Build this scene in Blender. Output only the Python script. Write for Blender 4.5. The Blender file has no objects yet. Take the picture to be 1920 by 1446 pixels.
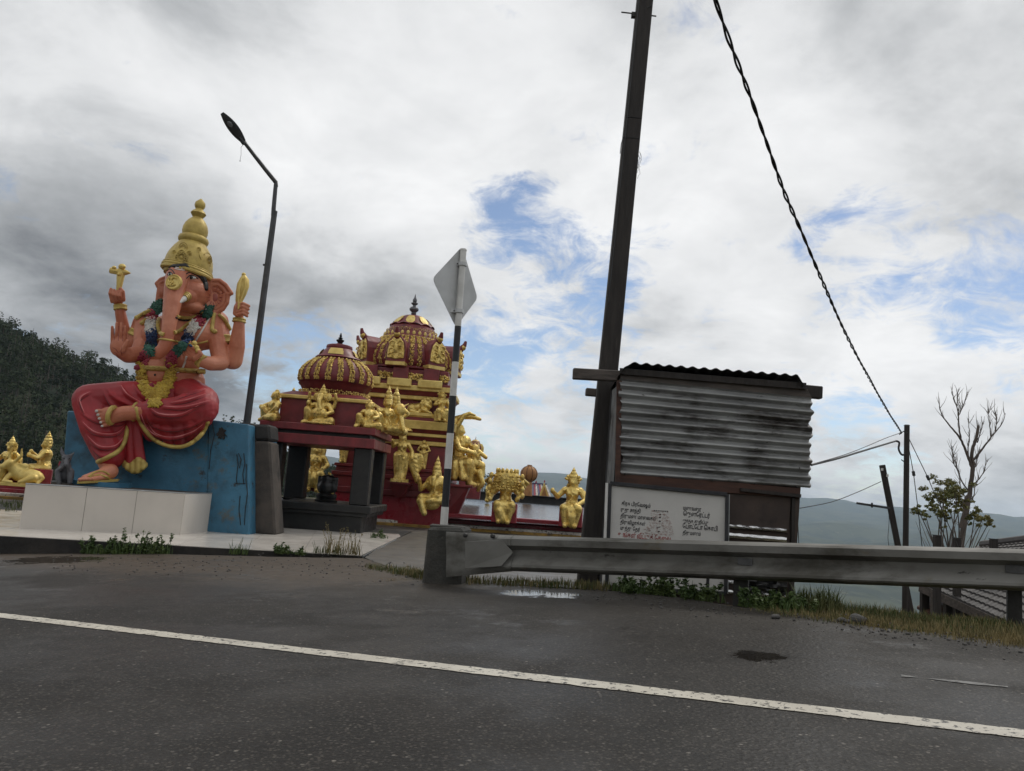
import bpy, bmesh, math, random
import numpy as np
from mathutils import Vector, Matrix, Quaternion, noise
from mathutils.bvhtree import BVHTree
from mathutils.kdtree import KDTree

R = math.radians
scene = bpy.context.scene
COL = scene.collection

# ------------------------------------------------------------------ camera
EYE = Vector((0.0, 0.0, 1.2))
F, CX, CY = 1450.0, 960.0, 723.0            # focal length and centre in photograph pixels
PITCH, ROLL = R(7.6), R(4.3)
FWD = Vector((0, math.cos(PITCH), math.sin(PITCH)))
_r0, _u0 = Vector((1, 0, 0)), Vector((0, -math.sin(PITCH), math.cos(PITCH)))
UP = _u0 * math.cos(ROLL) - _r0 * math.sin(ROLL)
RT = _r0 * math.cos(ROLL) + _u0 * math.sin(ROLL)
cam_d = bpy.data.cameras.new('camera')
cam = bpy.data.objects.new('camera', cam_d); COL.objects.link(cam)
cam.matrix_world = Matrix((( RT.x, UP.x, -FWD.x, EYE.x), (RT.y, UP.y, -FWD.y, EYE.y),
                           (RT.z, UP.z, -FWD.z, EYE.z), (0, 0, 0, 1)))
cam_d.sensor_width = 36.0; cam_d.lens = 36.0 * F / 1920.0
cam_d.clip_start = 0.05; cam_d.clip_end = 60000
scene.camera = cam

# ------------------------------------------------------------------ sky, sun, exposure
SUN_EL, SUN_AZ = R(52), R(35)               # azimuth measured from +Y towards +X
def build_world():
    w = bpy.data.worlds.new('World'); scene.world = w; w.use_nodes = True
    nt = w.node_tree; nt.nodes.clear(); L = nt.links
    def N(t, **k):
        n = nt.nodes.new(t)
        for a, v in k.items(): setattr(n, a, v)
        return n
    def math_(op, a, b=None, clamp=False):
        n = N('ShaderNodeMath', operation=op); n.use_clamp = clamp
        for i, v in enumerate((a, b)):
            if v is None: continue
            if isinstance(v, (int, float)): n.inputs[i].default_value = v
            else: L.new(v, n.inputs[i])
        return n.outputs[0]
    def smooth(v, a, b):
        n = N('ShaderNodeMapRange', interpolation_type='SMOOTHSTEP')
        L.new(v, n.inputs[0]); n.inputs[1].default_value = a; n.inputs[2].default_value = b
        return n.outputs[0]
    out = N('ShaderNodeOutputWorld'); bg = N('ShaderNodeBackground')
    sky = N('ShaderNodeTexSky', sky_type='NISHITA'); sky.sun_disc = False
    sky.sun_elevation = SUN_EL; sky.sun_rotation = SUN_AZ; sky.altitude = 1800
    sky.air_density = 1.0; sky.dust_density = 1.5; sky.ozone_density = 1.0
    tc = N('ShaderNodeTexCoord'); nrm = N('ShaderNodeVectorMath', operation='NORMALIZE')
    L.new(tc.outputs['Generated'], nrm.inputs[0]); D = nrm.outputs[0]
    sep = N('ShaderNodeSeparateXYZ'); L.new(D, sep.inputs[0])
    z = sep.outputs[2]
    # flattened cloud coordinates: clouds become flatter and denser towards the horizon
    k = math_('ADD', math_('MAXIMUM', z, 0.0), 0.32)
    div = N('ShaderNodeVectorMath', operation='SCALE'); L.new(D, div.inputs[0]); L.new(math_('DIVIDE', 1.0, k), div.inputs['Scale'])
    def nz(scale, detail, rough, off, dist=0.0):
        m = N('ShaderNodeMapping'); L.new(div.outputs[0], m.inputs[0]); m.inputs['Location'].default_value = off
        n = N('ShaderNodeTexNoise'); L.new(m.outputs[0], n.inputs['Vector'])
        n.inputs['Scale'].default_value = scale; n.inputs['Detail'].default_value = detail
        n.inputs['Roughness'].default_value = rough; n.inputs['Distortion'].default_value = dist
        return n.outputs[0]
    def blob(px, py, c0, c1):                # 0..1 soft patch round the direction seen at a place of the sky
        d = (FWD + RT * ((px - CX) / F) - UP * ((py - CY) / F)).normalized()
        n = N('ShaderNodeVectorMath', operation='DOT_PRODUCT'); L.new(D, n.inputs[0]); n.inputs[1].default_value = d
        return smooth(n.outputs['Value'], math.cos(R(c1)), math.cos(R(c0)))
    big = nz(2.3, 12.0, 0.62, (3.1, 0.4, 1.7), 0.25)
    fine = nz(6.0, 10.0, 0.62, (7.7, 2.2, 5.0), 0.4)
    # openings where the blue shows
    gaps = [(960, 440, .5, 6), (1010, 480, .5, 6), (1110, 530, .3, 5), (890, 640, .5, 6), (960, 720, .5, 9), (1060, 690, .5, 8), (930, 800, .5, 7), (1660, 500, .5, 7),
            (1880, 550, .5, 7), (1890, 425, .3, 5), (1600, 850, .3, 6), (570, 690, .3, 6), (1550, 450, .3, 4)]
    g = None
    for px, py, a, b in gaps:
        s = blob(px, py, a, b); g = s if g is None else math_('MAXIMUM', g, s)
    dens = math_('ADD', math_('MULTIPLY', big, 0.75), math_('MULTIPLY', fine, 0.45))
    wisp = nz(9.0, 12.0, 0.68, (2.2, 6.1, 3.3), 0.8)
    dens = math_('SUBTRACT', math_('ADD', dens, math_('MULTIPLY', math_('SUBTRACT', wisp, .5), .62)), math_('MULTIPLY', g, 0.205))
    cover = smooth(dens, 0.26, 0.51)
    # cloud light: thick parts grey, thin and billowing parts white
    sh = math_('ADD', math_('MULTIPLY', nz(1.7, 9.0, 0.6, (11.3, 4.0, 2.2), 0.2), 0.68), math_('MULTIPLY', nz(4.6, 10.0, 0.55, (1.3, 9.0, 4.2), 0.5), 0.32))
    for px, py, a, b, amt in ((20, 570, 1, 17, .19), (330, 600, 1, 13, .12), (620, 570, 1, 8, .08), (300, 120, 2, 14, .03), (1250, 640, 1, 9, .04), (1560, 330, 1, 8, .015), (620, 820, 1, 20, .02)):
        sh = math_('SUBTRACT', sh, math_('MULTIPLY', blob(px, py, a, b), amt))
    for px, py, a, b, amt in ((1380, 500, 1, 14, .08), (1800, 660, 1, 10, .09), (1560, 640, 1, 9, .05), (720, 300, 2, 12, .07), (1000, 300, 2, 12, .05), (930, 790, 1, 6, .12), (960, 560, .5, 5, .07), (250, 690, 1, 6, .05), (520, 180, 1, 8, .05)):
        sh = math_('ADD', sh, math_('MULTIPLY', blob(px, py, a, b), amt))
    ramp = N('ShaderNodeValToRGB'); L.new(sh, ramp.inputs[0])
    e = ramp.color_ramp.elements
    e[0].position = 0.17; e[0].color = (0.17, 0.18, 0.195, 1)
    e[1].position = 0.70; e[1].color = (0.98, 0.985, 0.99, 1)
    m1 = e.new(0.40); m1.color = (0.52, 0.535, 0.55, 1)
    m2 = e.new(0.53); m2.color = (0.79, 0.80, 0.81, 1)
    skys = N('ShaderNodeMix', data_type='RGBA', blend_type='MULTIPLY'); skys.inputs[0].default_value = 1.0
    L.new(sky.outputs[0], skys.inputs[6]); skys.inputs[7].default_value = (1.15, 1.12, 1.10, 1)
    # the background runs at strength 0.1; clouds are given in final radiance, so they are scaled by ten here
    c10 = N('ShaderNodeMix', data_type='RGBA', blend_type='MULTIPLY'); c10.inputs[0].default_value = 1.0
    L.new(ramp.outputs[0], c10.inputs[6]); c10.inputs[7].default_value = (10, 10, 10, 1); c10.clamp_result = False
    mix = N('ShaderNodeMix', data_type='RGBA'); L.new(cover, mix.inputs[0])
    L.new(skys.outputs[2], mix.inputs[6]); L.new(c10.outputs[2], mix.inputs[7])
    L.new(mix.outputs[2], bg.inputs[0]); bg.inputs[1].default_value = 0.1
    L.new(bg.outputs[0], out.inputs[0])
build_world()
sun_d = bpy.data.lights.new('sun', 'SUN'); sun_d.energy = 1.0; sun_d.angle = R(14); sun_d.color = (1.0, 0.95, 0.87)
sun = bpy.data.objects.new('sun', sun_d); COL.objects.link(sun)
_sd = Vector((math.sin(SUN_AZ) * math.cos(SUN_EL), math.cos(SUN_AZ) * math.cos(SUN_EL), math.sin(SUN_EL)))
sun.rotation_euler = _sd.to_track_quat('Z', 'Y').to_euler(); sun.location = (0, 0, 60)
scene.view_settings.view_transform = 'Standard'; scene.view_settings.look = 'None'
scene.view_settings.exposure = 0.0; scene.view_settings.gamma = 1.0
scene.view_settings.use_curve_mapping = False
scene.cycles.use_denoising = True
scene.cycles.volume_bounces = 2
scene.cycles.max_bounces = 8

# ------------------------------------------------------------------ geometry helpers
rng = random.Random(7)
nrs = np.random.RandomState(11)
def at(px, py, Y):
    """world point at distance Y that the photograph shows at pixel px, py"""
    d = FWD + RT * ((px - CX) / F) - UP * ((py - CY) / F)
    return EYE + d * (Y / d.y)
def ray(px, py):
    return (FWD + RT * ((px - CX) / F) - UP * ((py - CY) / F)).normalized()
def S(Y): return Y / F                       # metres for one pixel at distance Y
def V(*a): return Vector(a)

class MB:
    def __init__(s): s.v = []; s.f = []; s.t = []; s.tag = 0
    def add(s, vs, fs):
        o = len(s.v); s.v.extend([tuple(v) for v in vs]); s.f.extend([tuple(i + o for i in f) for f in fs]); s.t.extend([s.tag] * len(fs)); return s
    def merge(s, o): s.add(o.v, o.f); return s
    def box(s, c, size, rz=0.0, m=None):
        x, y, z = [a / 2 for a in size]
        vs = [Vector((i * x, j * y, k * z)) for i in (-1, 1) for j in (-1, 1) for k in (-1, 1)]
        q = m if m is not None else Matrix.Rotation(rz, 3, 'Z')
        c = Vector(c); vs = [q @ v + c for v in vs]
        return s.add(vs, [(0, 1, 3, 2), (4, 6, 7, 5), (0, 4, 5, 1), (2, 3, 7, 6), (0, 2, 6, 4), (1, 5, 7, 3)])
    def hexa(s, p):                          # 8 points: bottom ring a b c d (ccw from above), top ring
        return s.add(p, [(3, 2, 1, 0), (4, 5, 6, 7), (0, 1, 5, 4), (1, 2, 6, 5), (2, 3, 7, 6), (3, 0, 4, 7)])
    def bar(s, a, b, w, h, up=Vector((0, 0, 1))):
        a, b = Vector(a), Vector(b); d = (b - a); l = d.length; d = d / l
        x = d.cross(up); x = x.normalized() if x.length > 1e-4 else Vector((1, 0, 0)); u = x.cross(d)
        vs = [p + x * (i * w / 2) + u * (j * h / 2) for p in (a, b) for i, j in ((-1, -1), (1, -1), (1, 1), (-1, 1))]
        return s.hexa(vs)
    def tube(s, pts, rad, n=8, cap=True):
        pts = [Vector(p) for p in pts]; m = len(pts)
        if isinstance(rad, (int, float)): rad = [rad] * m
        vs = []; nx = None
        for i, p in enumerate(pts):
            d = (pts[min(i + 1, m - 1)] - pts[max(i - 1, 0)])
            d = d.normalized() if d.length > 1e-9 else Vector((0, 0, 1))
            if nx is None:
                nx = d.orthogonal().normalized()
            else:
                nx = nx - d * nx.dot(d); nx = nx.normalized() if nx.length > 1e-6 else d.orthogonal().normalized()
            ny = d.cross(nx)
            for k in range(n):
                a = 2 * math.pi * k / n; vs.append(p + (nx * math.cos(a) + ny * math.sin(a)) * rad[i])
        fs = [(i * n + k, i * n + (k + 1) % n, (i + 1) * n + (k + 1) % n, (i + 1) * n + k) for i in range(m - 1) for k in range(n)]
        if cap:
            fs.append(tuple(reversed(range(n)))); fs.append(tuple(range((m - 1) * n, m * n)))
        return s.add(vs, fs)
    def caps(s, a, ra, b, rb, n=14):         # tapered capsule with round ends
        a, b = Vector(a), Vector(b); d = b - a; l = d.length
        if l < 1e-6: return s.ell(a, (ra, ra, ra))
        d /= l; pts = []; rad = []
        for k in range(5):
            t = math.pi / 2 * (1 - k / 4.0) * 0.98; pts.append(a - d * ra * math.sin(t)); rad.append(ra * math.cos(t))
        m = max(2, int(l / max(ra, rb) * 2))
        for k in range(1, m): pts.append(a.lerp(b, k / m)); rad.append(ra + (rb - ra) * k / m)
        for k in range(5):
            t = math.pi / 2 * (k / 4.0) * 0.98; pts.append(b + d * rb * math.sin(t)); rad.append(rb * math.cos(t))
        return s.tube(pts, rad, n)
    def ell(s, c, r, rot=None, n=16, m=9):
        c = Vector(c); q = rot if rot is not None else Matrix.Identity(3)
        vs = [c + q @ Vector((0, 0, -r[2]))]
        for i in range(1, m):
            t = -math.pi / 2 + math.pi * i / m
            for k in range(n):
                a = 2 * math.pi * k / n
                vs.append(c + q @ Vector((r[0] * math.cos(t) * math.cos(a), r[1] * math.cos(t) * math.sin(a), r[2] * math.sin(t))))
        vs.append(c + q @ Vector((0, 0, r[2]))); e = len(vs) - 1
        fs = [(0, 1 + (k + 1) % n, 1 + k) for k in range(n)]
        for i in range(m - 2):
            for k in range(n):
                fs.append((1 + i * n + k, 1 + i * n + (k + 1) % n, 1 + (i + 1) * n + (k + 1) % n, 1 + (i + 1) * n + k))
        fs += [(e, 1 + (m - 2) * n + k, 1 + (m - 2) * n + (k + 1) % n) for k in range(n)]
        return s.add(vs, fs)
    def lathe(s, prof, c, n=32, ax=None, square=0.0, rz=0.0):   # profile [(r, z)], ax = axis matrix
        c = Vector(c); q = ax if ax is not None else Matrix.Identity(3); vs = []
        for r, z in prof:
            for k in range(n):
                a = 2 * math.pi * (k + .5) / n + rz
                vs.append(c + q @ Vector((r * math.cos(a), r * math.sin(a), z)))
        m = len(prof)
        fs = [(i * n + k, i * n + (k + 1) % n, (i + 1) * n + (k + 1) % n, (i + 1) * n + k) for i in range(m - 1) for k in range(n)]
        fs.append(tuple(reversed(range(n)))); fs.append(tuple(range((m - 1) * n, m * n)))
        return s.add(vs, fs)
    def prism(s, poly, ext):                 # planar polygon of world points pushed along ext
        n = len(poly); e = Vector(ext); vs = [Vector(p) for p in poly] + [Vector(p) + e for p in poly]
        fs = [tuple(range(n)), tuple(reversed(range(n, 2 * n)))] + [(i + n, (i + 1) % n + n, (i + 1) % n, i) for i in range(n)]
        return s.add(vs, fs)
    def grid(s, rows):
        m, n = len(rows), len(rows[0])
        return s.add([p for r in rows for p in r], [(i * n + j, i * n + j + 1, (i + 1) * n + j + 1, (i + 1) * n + j) for i in range(m - 1) for j in range(n - 1)])
    def mesh(s, name):
        me = bpy.data.meshes.new(name); me.from_pydata(s.v, [], s.f); me.update(); return me
    def bvh(s): return BVHTree.FromPolygons([Vector(v) for v in s.v], s.f)

def remesh(mb, voxel, smooth=3, fac=0.5):
    """fuses the overlapping shapes of a builder into one continuous skin; keeps each shape's tag"""
    me = mb.mesh('tmp'); o = bpy.data.objects.new('tmp', me); COL.objects.link(o)
    bm = bmesh.new(); bm.from_mesh(me); bmesh.ops.recalc_face_normals(bm, faces=bm.faces); bm.to_mesh(me); bm.free()
    r = o.modifiers.new('r', 'REMESH'); r.mode = 'VOXEL'; r.voxel_size = voxel
    if smooth:
        k = o.modifiers.new('s', 'SMOOTH'); k.factor = fac; k.iterations = smooth
    dg = bpy.context.evaluated_depsgraph_get(); dg.update()
    ev = o.evaluated_get(dg); m2 = bpy.data.meshes.new_from_object(ev)
    res = MB(); res.v = [tuple(v.co) for v in m2.vertices]; res.f = [tuple(p.vertices) for p in m2.polygons]
    if any(mb.t):
        kd = KDTree(len(mb.f))
        for i, f in enumerate(mb.f):
            c = Vector((0, 0, 0))
            for j in f: c += Vector(mb.v[j])
            kd.insert(c / len(f), i)
        kd.balance()
        res.t = [mb.t[kd.find(p.center)[1]] for p in m2.polygons]
    else: res.t = [0] * len(res.f)
    bpy.data.objects.remove(o); bpy.data.meshes.remove(me); bpy.data.meshes.remove(m2)
    return res

BASE = {}
def thing(name, label, cat, loc, group=None):
    o = bpy.data.objects.new(name, None); COL.objects.link(o); o.location = loc
    o.empty_display_size = .2
    o['label'] = label; o['category'] = cat
    if group: o['group'] = group
    BASE[o.name] = Vector(loc); return o
def finish(me, mats, smooth, angle=None):
    for m in (mats if isinstance(mats, (list, tuple)) else [mats]): me.materials.append(m)
    if smooth:
        me.polygons.foreach_set('use_smooth', [True] * len(me.polygons))
        if angle:
            try: me.set_sharp_from_angle(angle=R(angle))
            except Exception: pass
def part(name, mb, mat, parent=None, smooth=False, angle=40, loc=None, rz=0.0, bevel=0.0, base=None):
    """one mesh object; vertices in world coordinates (or local to loc), stored relative to the parent's base"""
    b = BASE[parent.name] if parent is not None else (Vector(base) if base is not None else Vector((0, 0, 0)))
    me = mb.mesh(name)
    bm = bmesh.new(); bm.from_mesh(me); bmesh.ops.recalc_face_normals(bm, faces=bm.faces)
    if bevel: bmesh.ops.bevel(bm, geom=list(bm.edges), offset=bevel, segments=1, affect='EDGES', clamp_overlap=True)
    bm.to_mesh(me); bm.free()
    if loc is None: me.transform(Matrix.Translation(-b))
    finish(me, mat, smooth, angle)
    if isinstance(mat, (list, tuple)) and len(mb.t) == len(me.polygons):
        me.polygons.foreach_set('material_index', mb.t)
    o = bpy.data.objects.new(name, me); COL.objects.link(o)
    if parent is not None: o.parent = parent
    if loc is not None: o.location = Vector(loc) - (b if parent is not None else Vector((0, 0, 0))); o.rotation_euler = (0, 0, rz)
    elif parent is None: o.location = b
    BASE[o.name] = b if loc is None else Vector(loc)
    return o
def inst(src, parent, loc, rz=0.0, scale=None, rot=None):
    """a copy that shares mesh data; loc in world coordinates"""
    o = src.copy(); COL.objects.link(o); o.parent = parent
    o.location = Vector(loc) - (BASE[parent.name] if parent else Vector((0, 0, 0))); o.rotation_euler = rot if rot is not None else (0, 0, rz)
    if scale: o.scale = scale
    BASE[o.name] = Vector(loc); return o
def tag(o, label, cat, group=None, kind=None):
    if label: o['label'] = label
    if cat: o['category'] = cat
    if group: o['group'] = group
    if kind: o['kind'] = kind
    return o
def struct(o): o['kind'] = 'structure'; return o
def stuff(o, label=None, cat=None):
    o['kind'] = 'stuff'
    if label: o['label'] = label
    if cat: o['category'] = cat
    return o

# ------------------------------------------------------------------ materials
def mat(name, c1, c2=None, scale=3.0, rough=0.6, rough2=None, bump=0.15, bscale=None, metallic=0.0, dirt=None, stretch=(1, 1, 1), spec=0.5, detail=6.0, coat=0.0, bdist=0.01, sub=0.0):
    m = bpy.data.materials.new(name); m.use_nodes = True; nt = m.node_tree; L = nt.links; nt.nodes.clear()
    def N(t, **k):
        n = nt.nodes.new(t)
        for a, v in k.items(): setattr(n, a, v)
        return n
    out = N('ShaderNodeOutputMaterial'); b = N('ShaderNodeBsdfPrincipled'); L.new(b.outputs[0], out.inputs[0])
    tc = N('ShaderNodeTexCoord'); mp = N('ShaderNodeMapping'); mp.inputs['Scale'].default_value = stretch
    L.new(tc.outputs['Object'], mp.inputs[0])
    def nz(s, d=detail, r=.6, off=0.0):
        n = N('ShaderNodeTexNoise'); L.new(mp.outputs[0], n.inputs['Vector'])
        n.inputs['Scale'].default_value = s; n.inputs['Detail'].default_value = d; n.inputs['Roughness'].default_value = r
        if off:
            m2 = N('ShaderNodeMapping'); m2.inputs['Location'].default_value = (off, off * .7, off * 1.3); L.new(mp.outputs[0], m2.inputs[0]); L.new(m2.outputs[0], n.inputs['Vector'])
        return n.outputs[0]
    def rng_(v, a, b, lo=0.0, hi=1.0):
        n = N('ShaderNodeMapRange', interpolation_type='SMOOTHSTEP'); L.new(v, n.inputs[0])
        n.inputs[1].default_value = a; n.inputs[2].default_value = b; n.inputs[3].default_value = lo; n.inputs[4].default_value = hi; return n.outputs[0]
    c2 = c2 or tuple(x * .72 for x in c1)
    n1 = nz(scale)
    mx = N('ShaderNodeMix', data_type='RGBA'); L.new(rng_(n1, .35, .65), mx.inputs[0])
    mx.inputs[6].default_value = (*c1, 1); mx.inputs[7].default_value = (*c2, 1); colr = mx.outputs[2]
    if dirt:
        for i, (dc, ds, lo, hi) in enumerate(dirt if isinstance(dirt, list) else [dirt]):
            d = rng_(nz(ds, 8.0, .68, 13.7 + 5 * i), lo, hi)
            m2 = N('ShaderNodeMix', data_type='RGBA'); L.new(d, m2.inputs[0]); L.new(colr, m2.inputs[6]); m2.inputs[7].default_value = (*dc, 1); colr = m2.outputs[2]
    L.new(colr, b.inputs['Base Color'])
    r2 = rough if rough2 is None else rough2
    rr = rng_(nz(scale * 1.7, 5.0, .6, 3.3), .35, .65, rough, r2); L.new(rr, b.inputs['Roughness'])
    b.inputs['Metallic'].default_value = metallic; b.inputs['Specular IOR Level'].default_value = spec
    b.inputs['Coat Weight'].default_value = coat
    if sub: b.inputs['Subsurface Weight'].default_value = sub
    if bump:
        bp = N('ShaderNodeBump'); bp.inputs['Strength'].default_value = bump; bp.inputs['Distance'].default_value = bdist
        L.new(nz(bscale or scale * 6, 6.0, .65, 21.1), bp.inputs['Height']); L.new(bp.outputs[0], b.inputs['Normal'])
    return m
MT = {}
def mk(key, *a, **k): MT[key] = mat(key, *a, **k); return MT[key]

GOLDA = (.88, .67, .23); GOLDB = (.60, .415, .105)
mk('gold_paint', GOLDA, GOLDB, scale=5, rough=.26, rough2=.42, metallic=.65, bump=.55, bscale=26, bdist=.025, dirt=[((.20, .115, .028), 7, .50, .72), ((.07, .04, .012), 12, .60, .78)])
mk('gold_trim', (.78, .60, .20), (.60, .43, .12), scale=3, rough=.42, rough2=.6, metallic=.35, bump=.2, bscale=14, dirt=((.16, .10, .04), 3, .58, .85))
mk('crown_gold', (.56, .42, .115), (.42, .30, .08), scale=4, rough=.45, rough2=.6, metallic=.25, bump=.35, bscale=18, bdist=.02, dirt=((.20, .13, .05), 4, .56, .85))
mk('temple_red', (.20, .026, .030), (.14, .019, .022), scale=2.5, rough=.55, rough2=.4, bump=.2, bscale=20, dirt=[((.055, .012, .013), 3, .52, .8), ((.20, .06, .055), 5, .64, .85)])
mk('slab_red', (.22, .028, .032), (.15, .022, .025), scale=2.5, rough=.55, rough2=.4, bump=.3, bscale=18, dirt=[((.05, .014, .014), 3, .54, .8), ((.24, .12, .11), 4, .66, .9)], stretch=(1, 1, .6))
mk('ledge_red', (.30, .026, .038), (.22, .02, .03), scale=2, rough=.4, rough2=.25, bump=.15, bscale=16, dirt=((.09, .02, .02), 3, .55, .8))
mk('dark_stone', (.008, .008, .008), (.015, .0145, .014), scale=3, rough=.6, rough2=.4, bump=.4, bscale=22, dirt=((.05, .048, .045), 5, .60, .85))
mk('oiled_black', (.006, .006, .006), (.012, .011, .010), scale=6, rough=.35, bump=.4, bscale=14)
mk('skin_paint', (.62, .245, .145), (.42, .12, .058), scale=1.0, rough=.42, rough2=.55, bump=.12, bscale=20, dirt=((.30, .10, .07), 2.2, .60, .85))
mk('skin_crease', (.30, .07, .05), (.22, .05, .04), scale=3, rough=.5, bump=0)
mk('skin_pink', (.46, .14, .10), (.36, .10, .08), scale=2.4, rough=.5, bump=.12, bscale=20)
mk('cloth_red', (.35, .019, .025), (.25, .015, .020), scale=1.6, rough=.48, rough2=.6, bump=.15, bscale=18, dirt=((.17, .012, .016), 2.0, .55, .8))
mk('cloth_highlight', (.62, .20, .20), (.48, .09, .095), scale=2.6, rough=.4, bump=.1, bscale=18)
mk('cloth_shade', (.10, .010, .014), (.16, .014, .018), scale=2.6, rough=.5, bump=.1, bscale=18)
mk('throne_blue', (.045, .170, .275), (.034, .130, .215), scale=1.6, rough=.55, rough2=.42, bump=.35, bscale=10, bdist=.02, dirt=[((.10, .105, .09), 1.6, .56, .70), ((.028, .025, .022), 2.4, .60, .70), ((.06, .23, .34), 4.0, .60, .85), ((.02, .05, .075), .9, .50, .72)])
mk('old_concrete', (.085, .070, .058), (.050, .043, .038), scale=2.2, rough=.85, bump=.6, bscale=14, bdist=.02, dirt=[((.018, .016, .015), 1.7, .48, .72), ((.16, .12, .09), 3.2, .62, .85)])
mk('black_char', (.014, .014, .014), (.028, .026, .024), scale=3, rough=.8, bump=.7, bscale=9, bdist=.03)
mk('white_tile', (.62, .575, .52), (.57, .53, .48), scale=.9, rough=.16, rough2=.26, bump=.03, bscale=3, dirt=[((.40, .35, .30), 1.2, .58, .9), ((.30, .25, .20), 6, .70, .85)])
mk('grout', (.22, .19, .16), (.13, .11, .09), scale=4, rough=.8, bump=.2)
mk('kerb_dirt', (.035, .030, .026), (.018, .017, .016), scale=3, rough=.85, bump=.7, bscale=9, bdist=.03)
mk('rat_grey', (.115, .115, .125), (.07, .07, .078), scale=5, rough=.6, bump=.4, bscale=14)
mk('white_paint', (.74, .73, .70), (.62, .61, .58), scale=4, rough=.45, bump=.1, dirt=((.30, .27, .23), 6, .64, .8))
mk('black_paint', (.014, .015, .018), (.022, .023, .026), scale=4, rough=.5, bump=.1)
mk('sign_back', (.62, .63, .63), (.54, .55, .55), scale=3, rough=.45, rough2=.6, metallic=.1, bump=.05, dirt=[((.36, .35, .33), 5, .62, .8), ((.12, .11, .10), 14, .72, .76)])
mk('tar_wood', (.020, .016, .014), (.034, .028, .024), scale=3, rough=.75, bump=.5, bscale=8, stretch=(4, 4, .5), bdist=.02, dirt=((.06, .05, .042), 3, .60, .8))
mk('grey_wood', (.115, .095, .082), (.065, .055, .048), scale=3, rough=.8, bump=.5, bscale=9, stretch=(1, 4, 5), bdist=.01, dirt=((.03, .026, .024), 3, .55, .8))
mk('brown_wood', (.085, .036, .022), (.05, .022, .015), scale=2.5, rough=.7, bump=.4, bscale=9, stretch=(1, 3, 6), bdist=.01, dirt=((.022, .013, .010), 2.2, .52, .8))
mk('brown_ply', (.075, .052, .042), (.048, .034, .029), scale=2.5, rough=.75, bump=.3, bscale=12, dirt=[((.02, .016, .014), 2.5, .55, .78), ((.20, .14, .10), 7, .68, .8)])
mk('zinc', (.38, .385, .38), (.24, .242, .24), scale=2.2, rough=.42, rough2=.55, metallic=.35, bump=.12, bscale=12, stretch=(.5, 1, 1.5), dirt=[((.045, .038, .033), 2.4, .47, .68), ((.11, .050, .024), 3.0, .60, .72), ((.03, .026, .023), 9, .64, .70)])
mk('zinc_dark', (.13, .13, .13), (.075, .075, .075), scale=3, rough=.5, rough2=.65, metallic=.5, bump=.2, dirt=((.04, .032, .027), 3, .5, .75))
mk('aluminium', (.42, .44, .45), (.30, .315, .32), scale=3, rough=.38, metallic=.7, bump=.05, stretch=(1, 1, .3), dirt=((.12, .11, .10), 5, .6, .85))
mk('foil', (.75, .75, .75), (.60, .60, .60), scale=4, rough=.14, rough2=.25, metallic=.9, bump=.8, bscale=5, bdist=.03)
mk('board_white', (.60, .585, .555), (.54, .525, .50), scale=1.5, rough=.35, rough2=.5, bump=.05, dirt=((.40, .36, .31), 2.0, .60, .85))
mk('board_frame', (.030, .031, .036), (.05, .05, .055), scale=3, rough=.4, metallic=.3, bump=.1)
mk('ink_black', (.02, .02, .025), rough=.7, bump=0)
mk('ink_red', (.36, .07, .06), rough=.7, bump=0)
mk('ink_faint', (.46, .30, .27), rough=.7, bump=0)
mk('rail_steel', (.205, .20, .183), (.14, .135, .12), scale=1.3, rough=.55, rough2=.7, metallic=.12, bump=.1, bscale=20, stretch=(.35, 1, 1), dirt=[((.065, .060, .048), 1.6, .46, .68), ((.13, .105, .065), 2.6, .60, .76), ((.03, .028, .024), 6, .64, .72)])
mk('rail_post', (.045, .043, .040), (.025, .024, .023), scale=4, rough=.6, metallic=.3, bump=.3)
mk('asphalt_edge', (.03, .03, .03))
mk('lamp_grey', (.075, .077, .080), (.05, .051, .054), scale=2, rough=.45, rough2=.6, metallic=.4, bump=.15, dirt=((.03, .027, .025), 3, .55, .8))
mk('lamp_glass', (.20, .21, .22), rough=.15, bump=0)
mk('cable', (.014, .014, .015), rough=.5, bump=0)
mk('wire_grey', (.09, .09, .09), rough=.5, metallic=.5, bump=0)
mk('finial_grey', (.155, .155, .165), (.11, .11, .12), scale=6, rough=.4, metallic=.4, bump=.1)
mk('leaf_dark', (.028, .046, .018), (.045, .066, .024), scale=.6, rough=.6, bump=0, spec=.2)
mk('leaf_green', (.055, .095, .026), (.085, .120, .032), scale=2, rough=.55, bump=0, spec=.3)
mk('leaf_olive', (.13, .145, .04), (.19, .165, .055), scale=1.5, rough=.6, bump=0, spec=.25)
mk('grass_green', (.060, .085, .026), (.11, .115, .042), scale=2, rough=.65, bump=0, spec=.25)
mk('grass_dry', (.25, .195, .09), (.15, .13, .06), scale=3, rough=.75, bump=0, spec=.2)
mk('bark', (.115, .09, .075), (.07, .055, .046), scale=5, rough=.85, bump=.5, bscale=12, stretch=(1, 1, .3))
mk('twig', (.20, .17, .15), (.14, .12, .105), scale=4, rough=.8, bump=0)
mk('rock', (.085, .080, .075), (.05, .047, .044), scale=6, rough=.8, bump=.6, bscale=16)
mk('eye_white', (.72, .70, .66), rough=.3, bump=0)
mk('hair_black', (.012, .011, .011), rough=.45, bump=.3, bscale=14)
mk('flower_red', (.33, .03, .055), (.22, .02, .04), scale=8, rough=.6, bump=0)
mk('flower_white', (.66, .65, .60), (.50, .49, .45), scale=8, rough=.6, bump=0)
mk('flower_blue', (.020, .055, .15), (.014, .035, .10), scale=8, rough=.6, bump=0)
mk('flower_green', (.018, .10, .065), (.012, .065, .045), scale=8, rough=.6, bump=0)
mk('flower_yellow', (.52, .37, .045), (.38, .25, .03), scale=8, rough=.6, bump=0)
mk('nail_white', (.66, .60, .56), rough=.35, bump=0)
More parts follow.
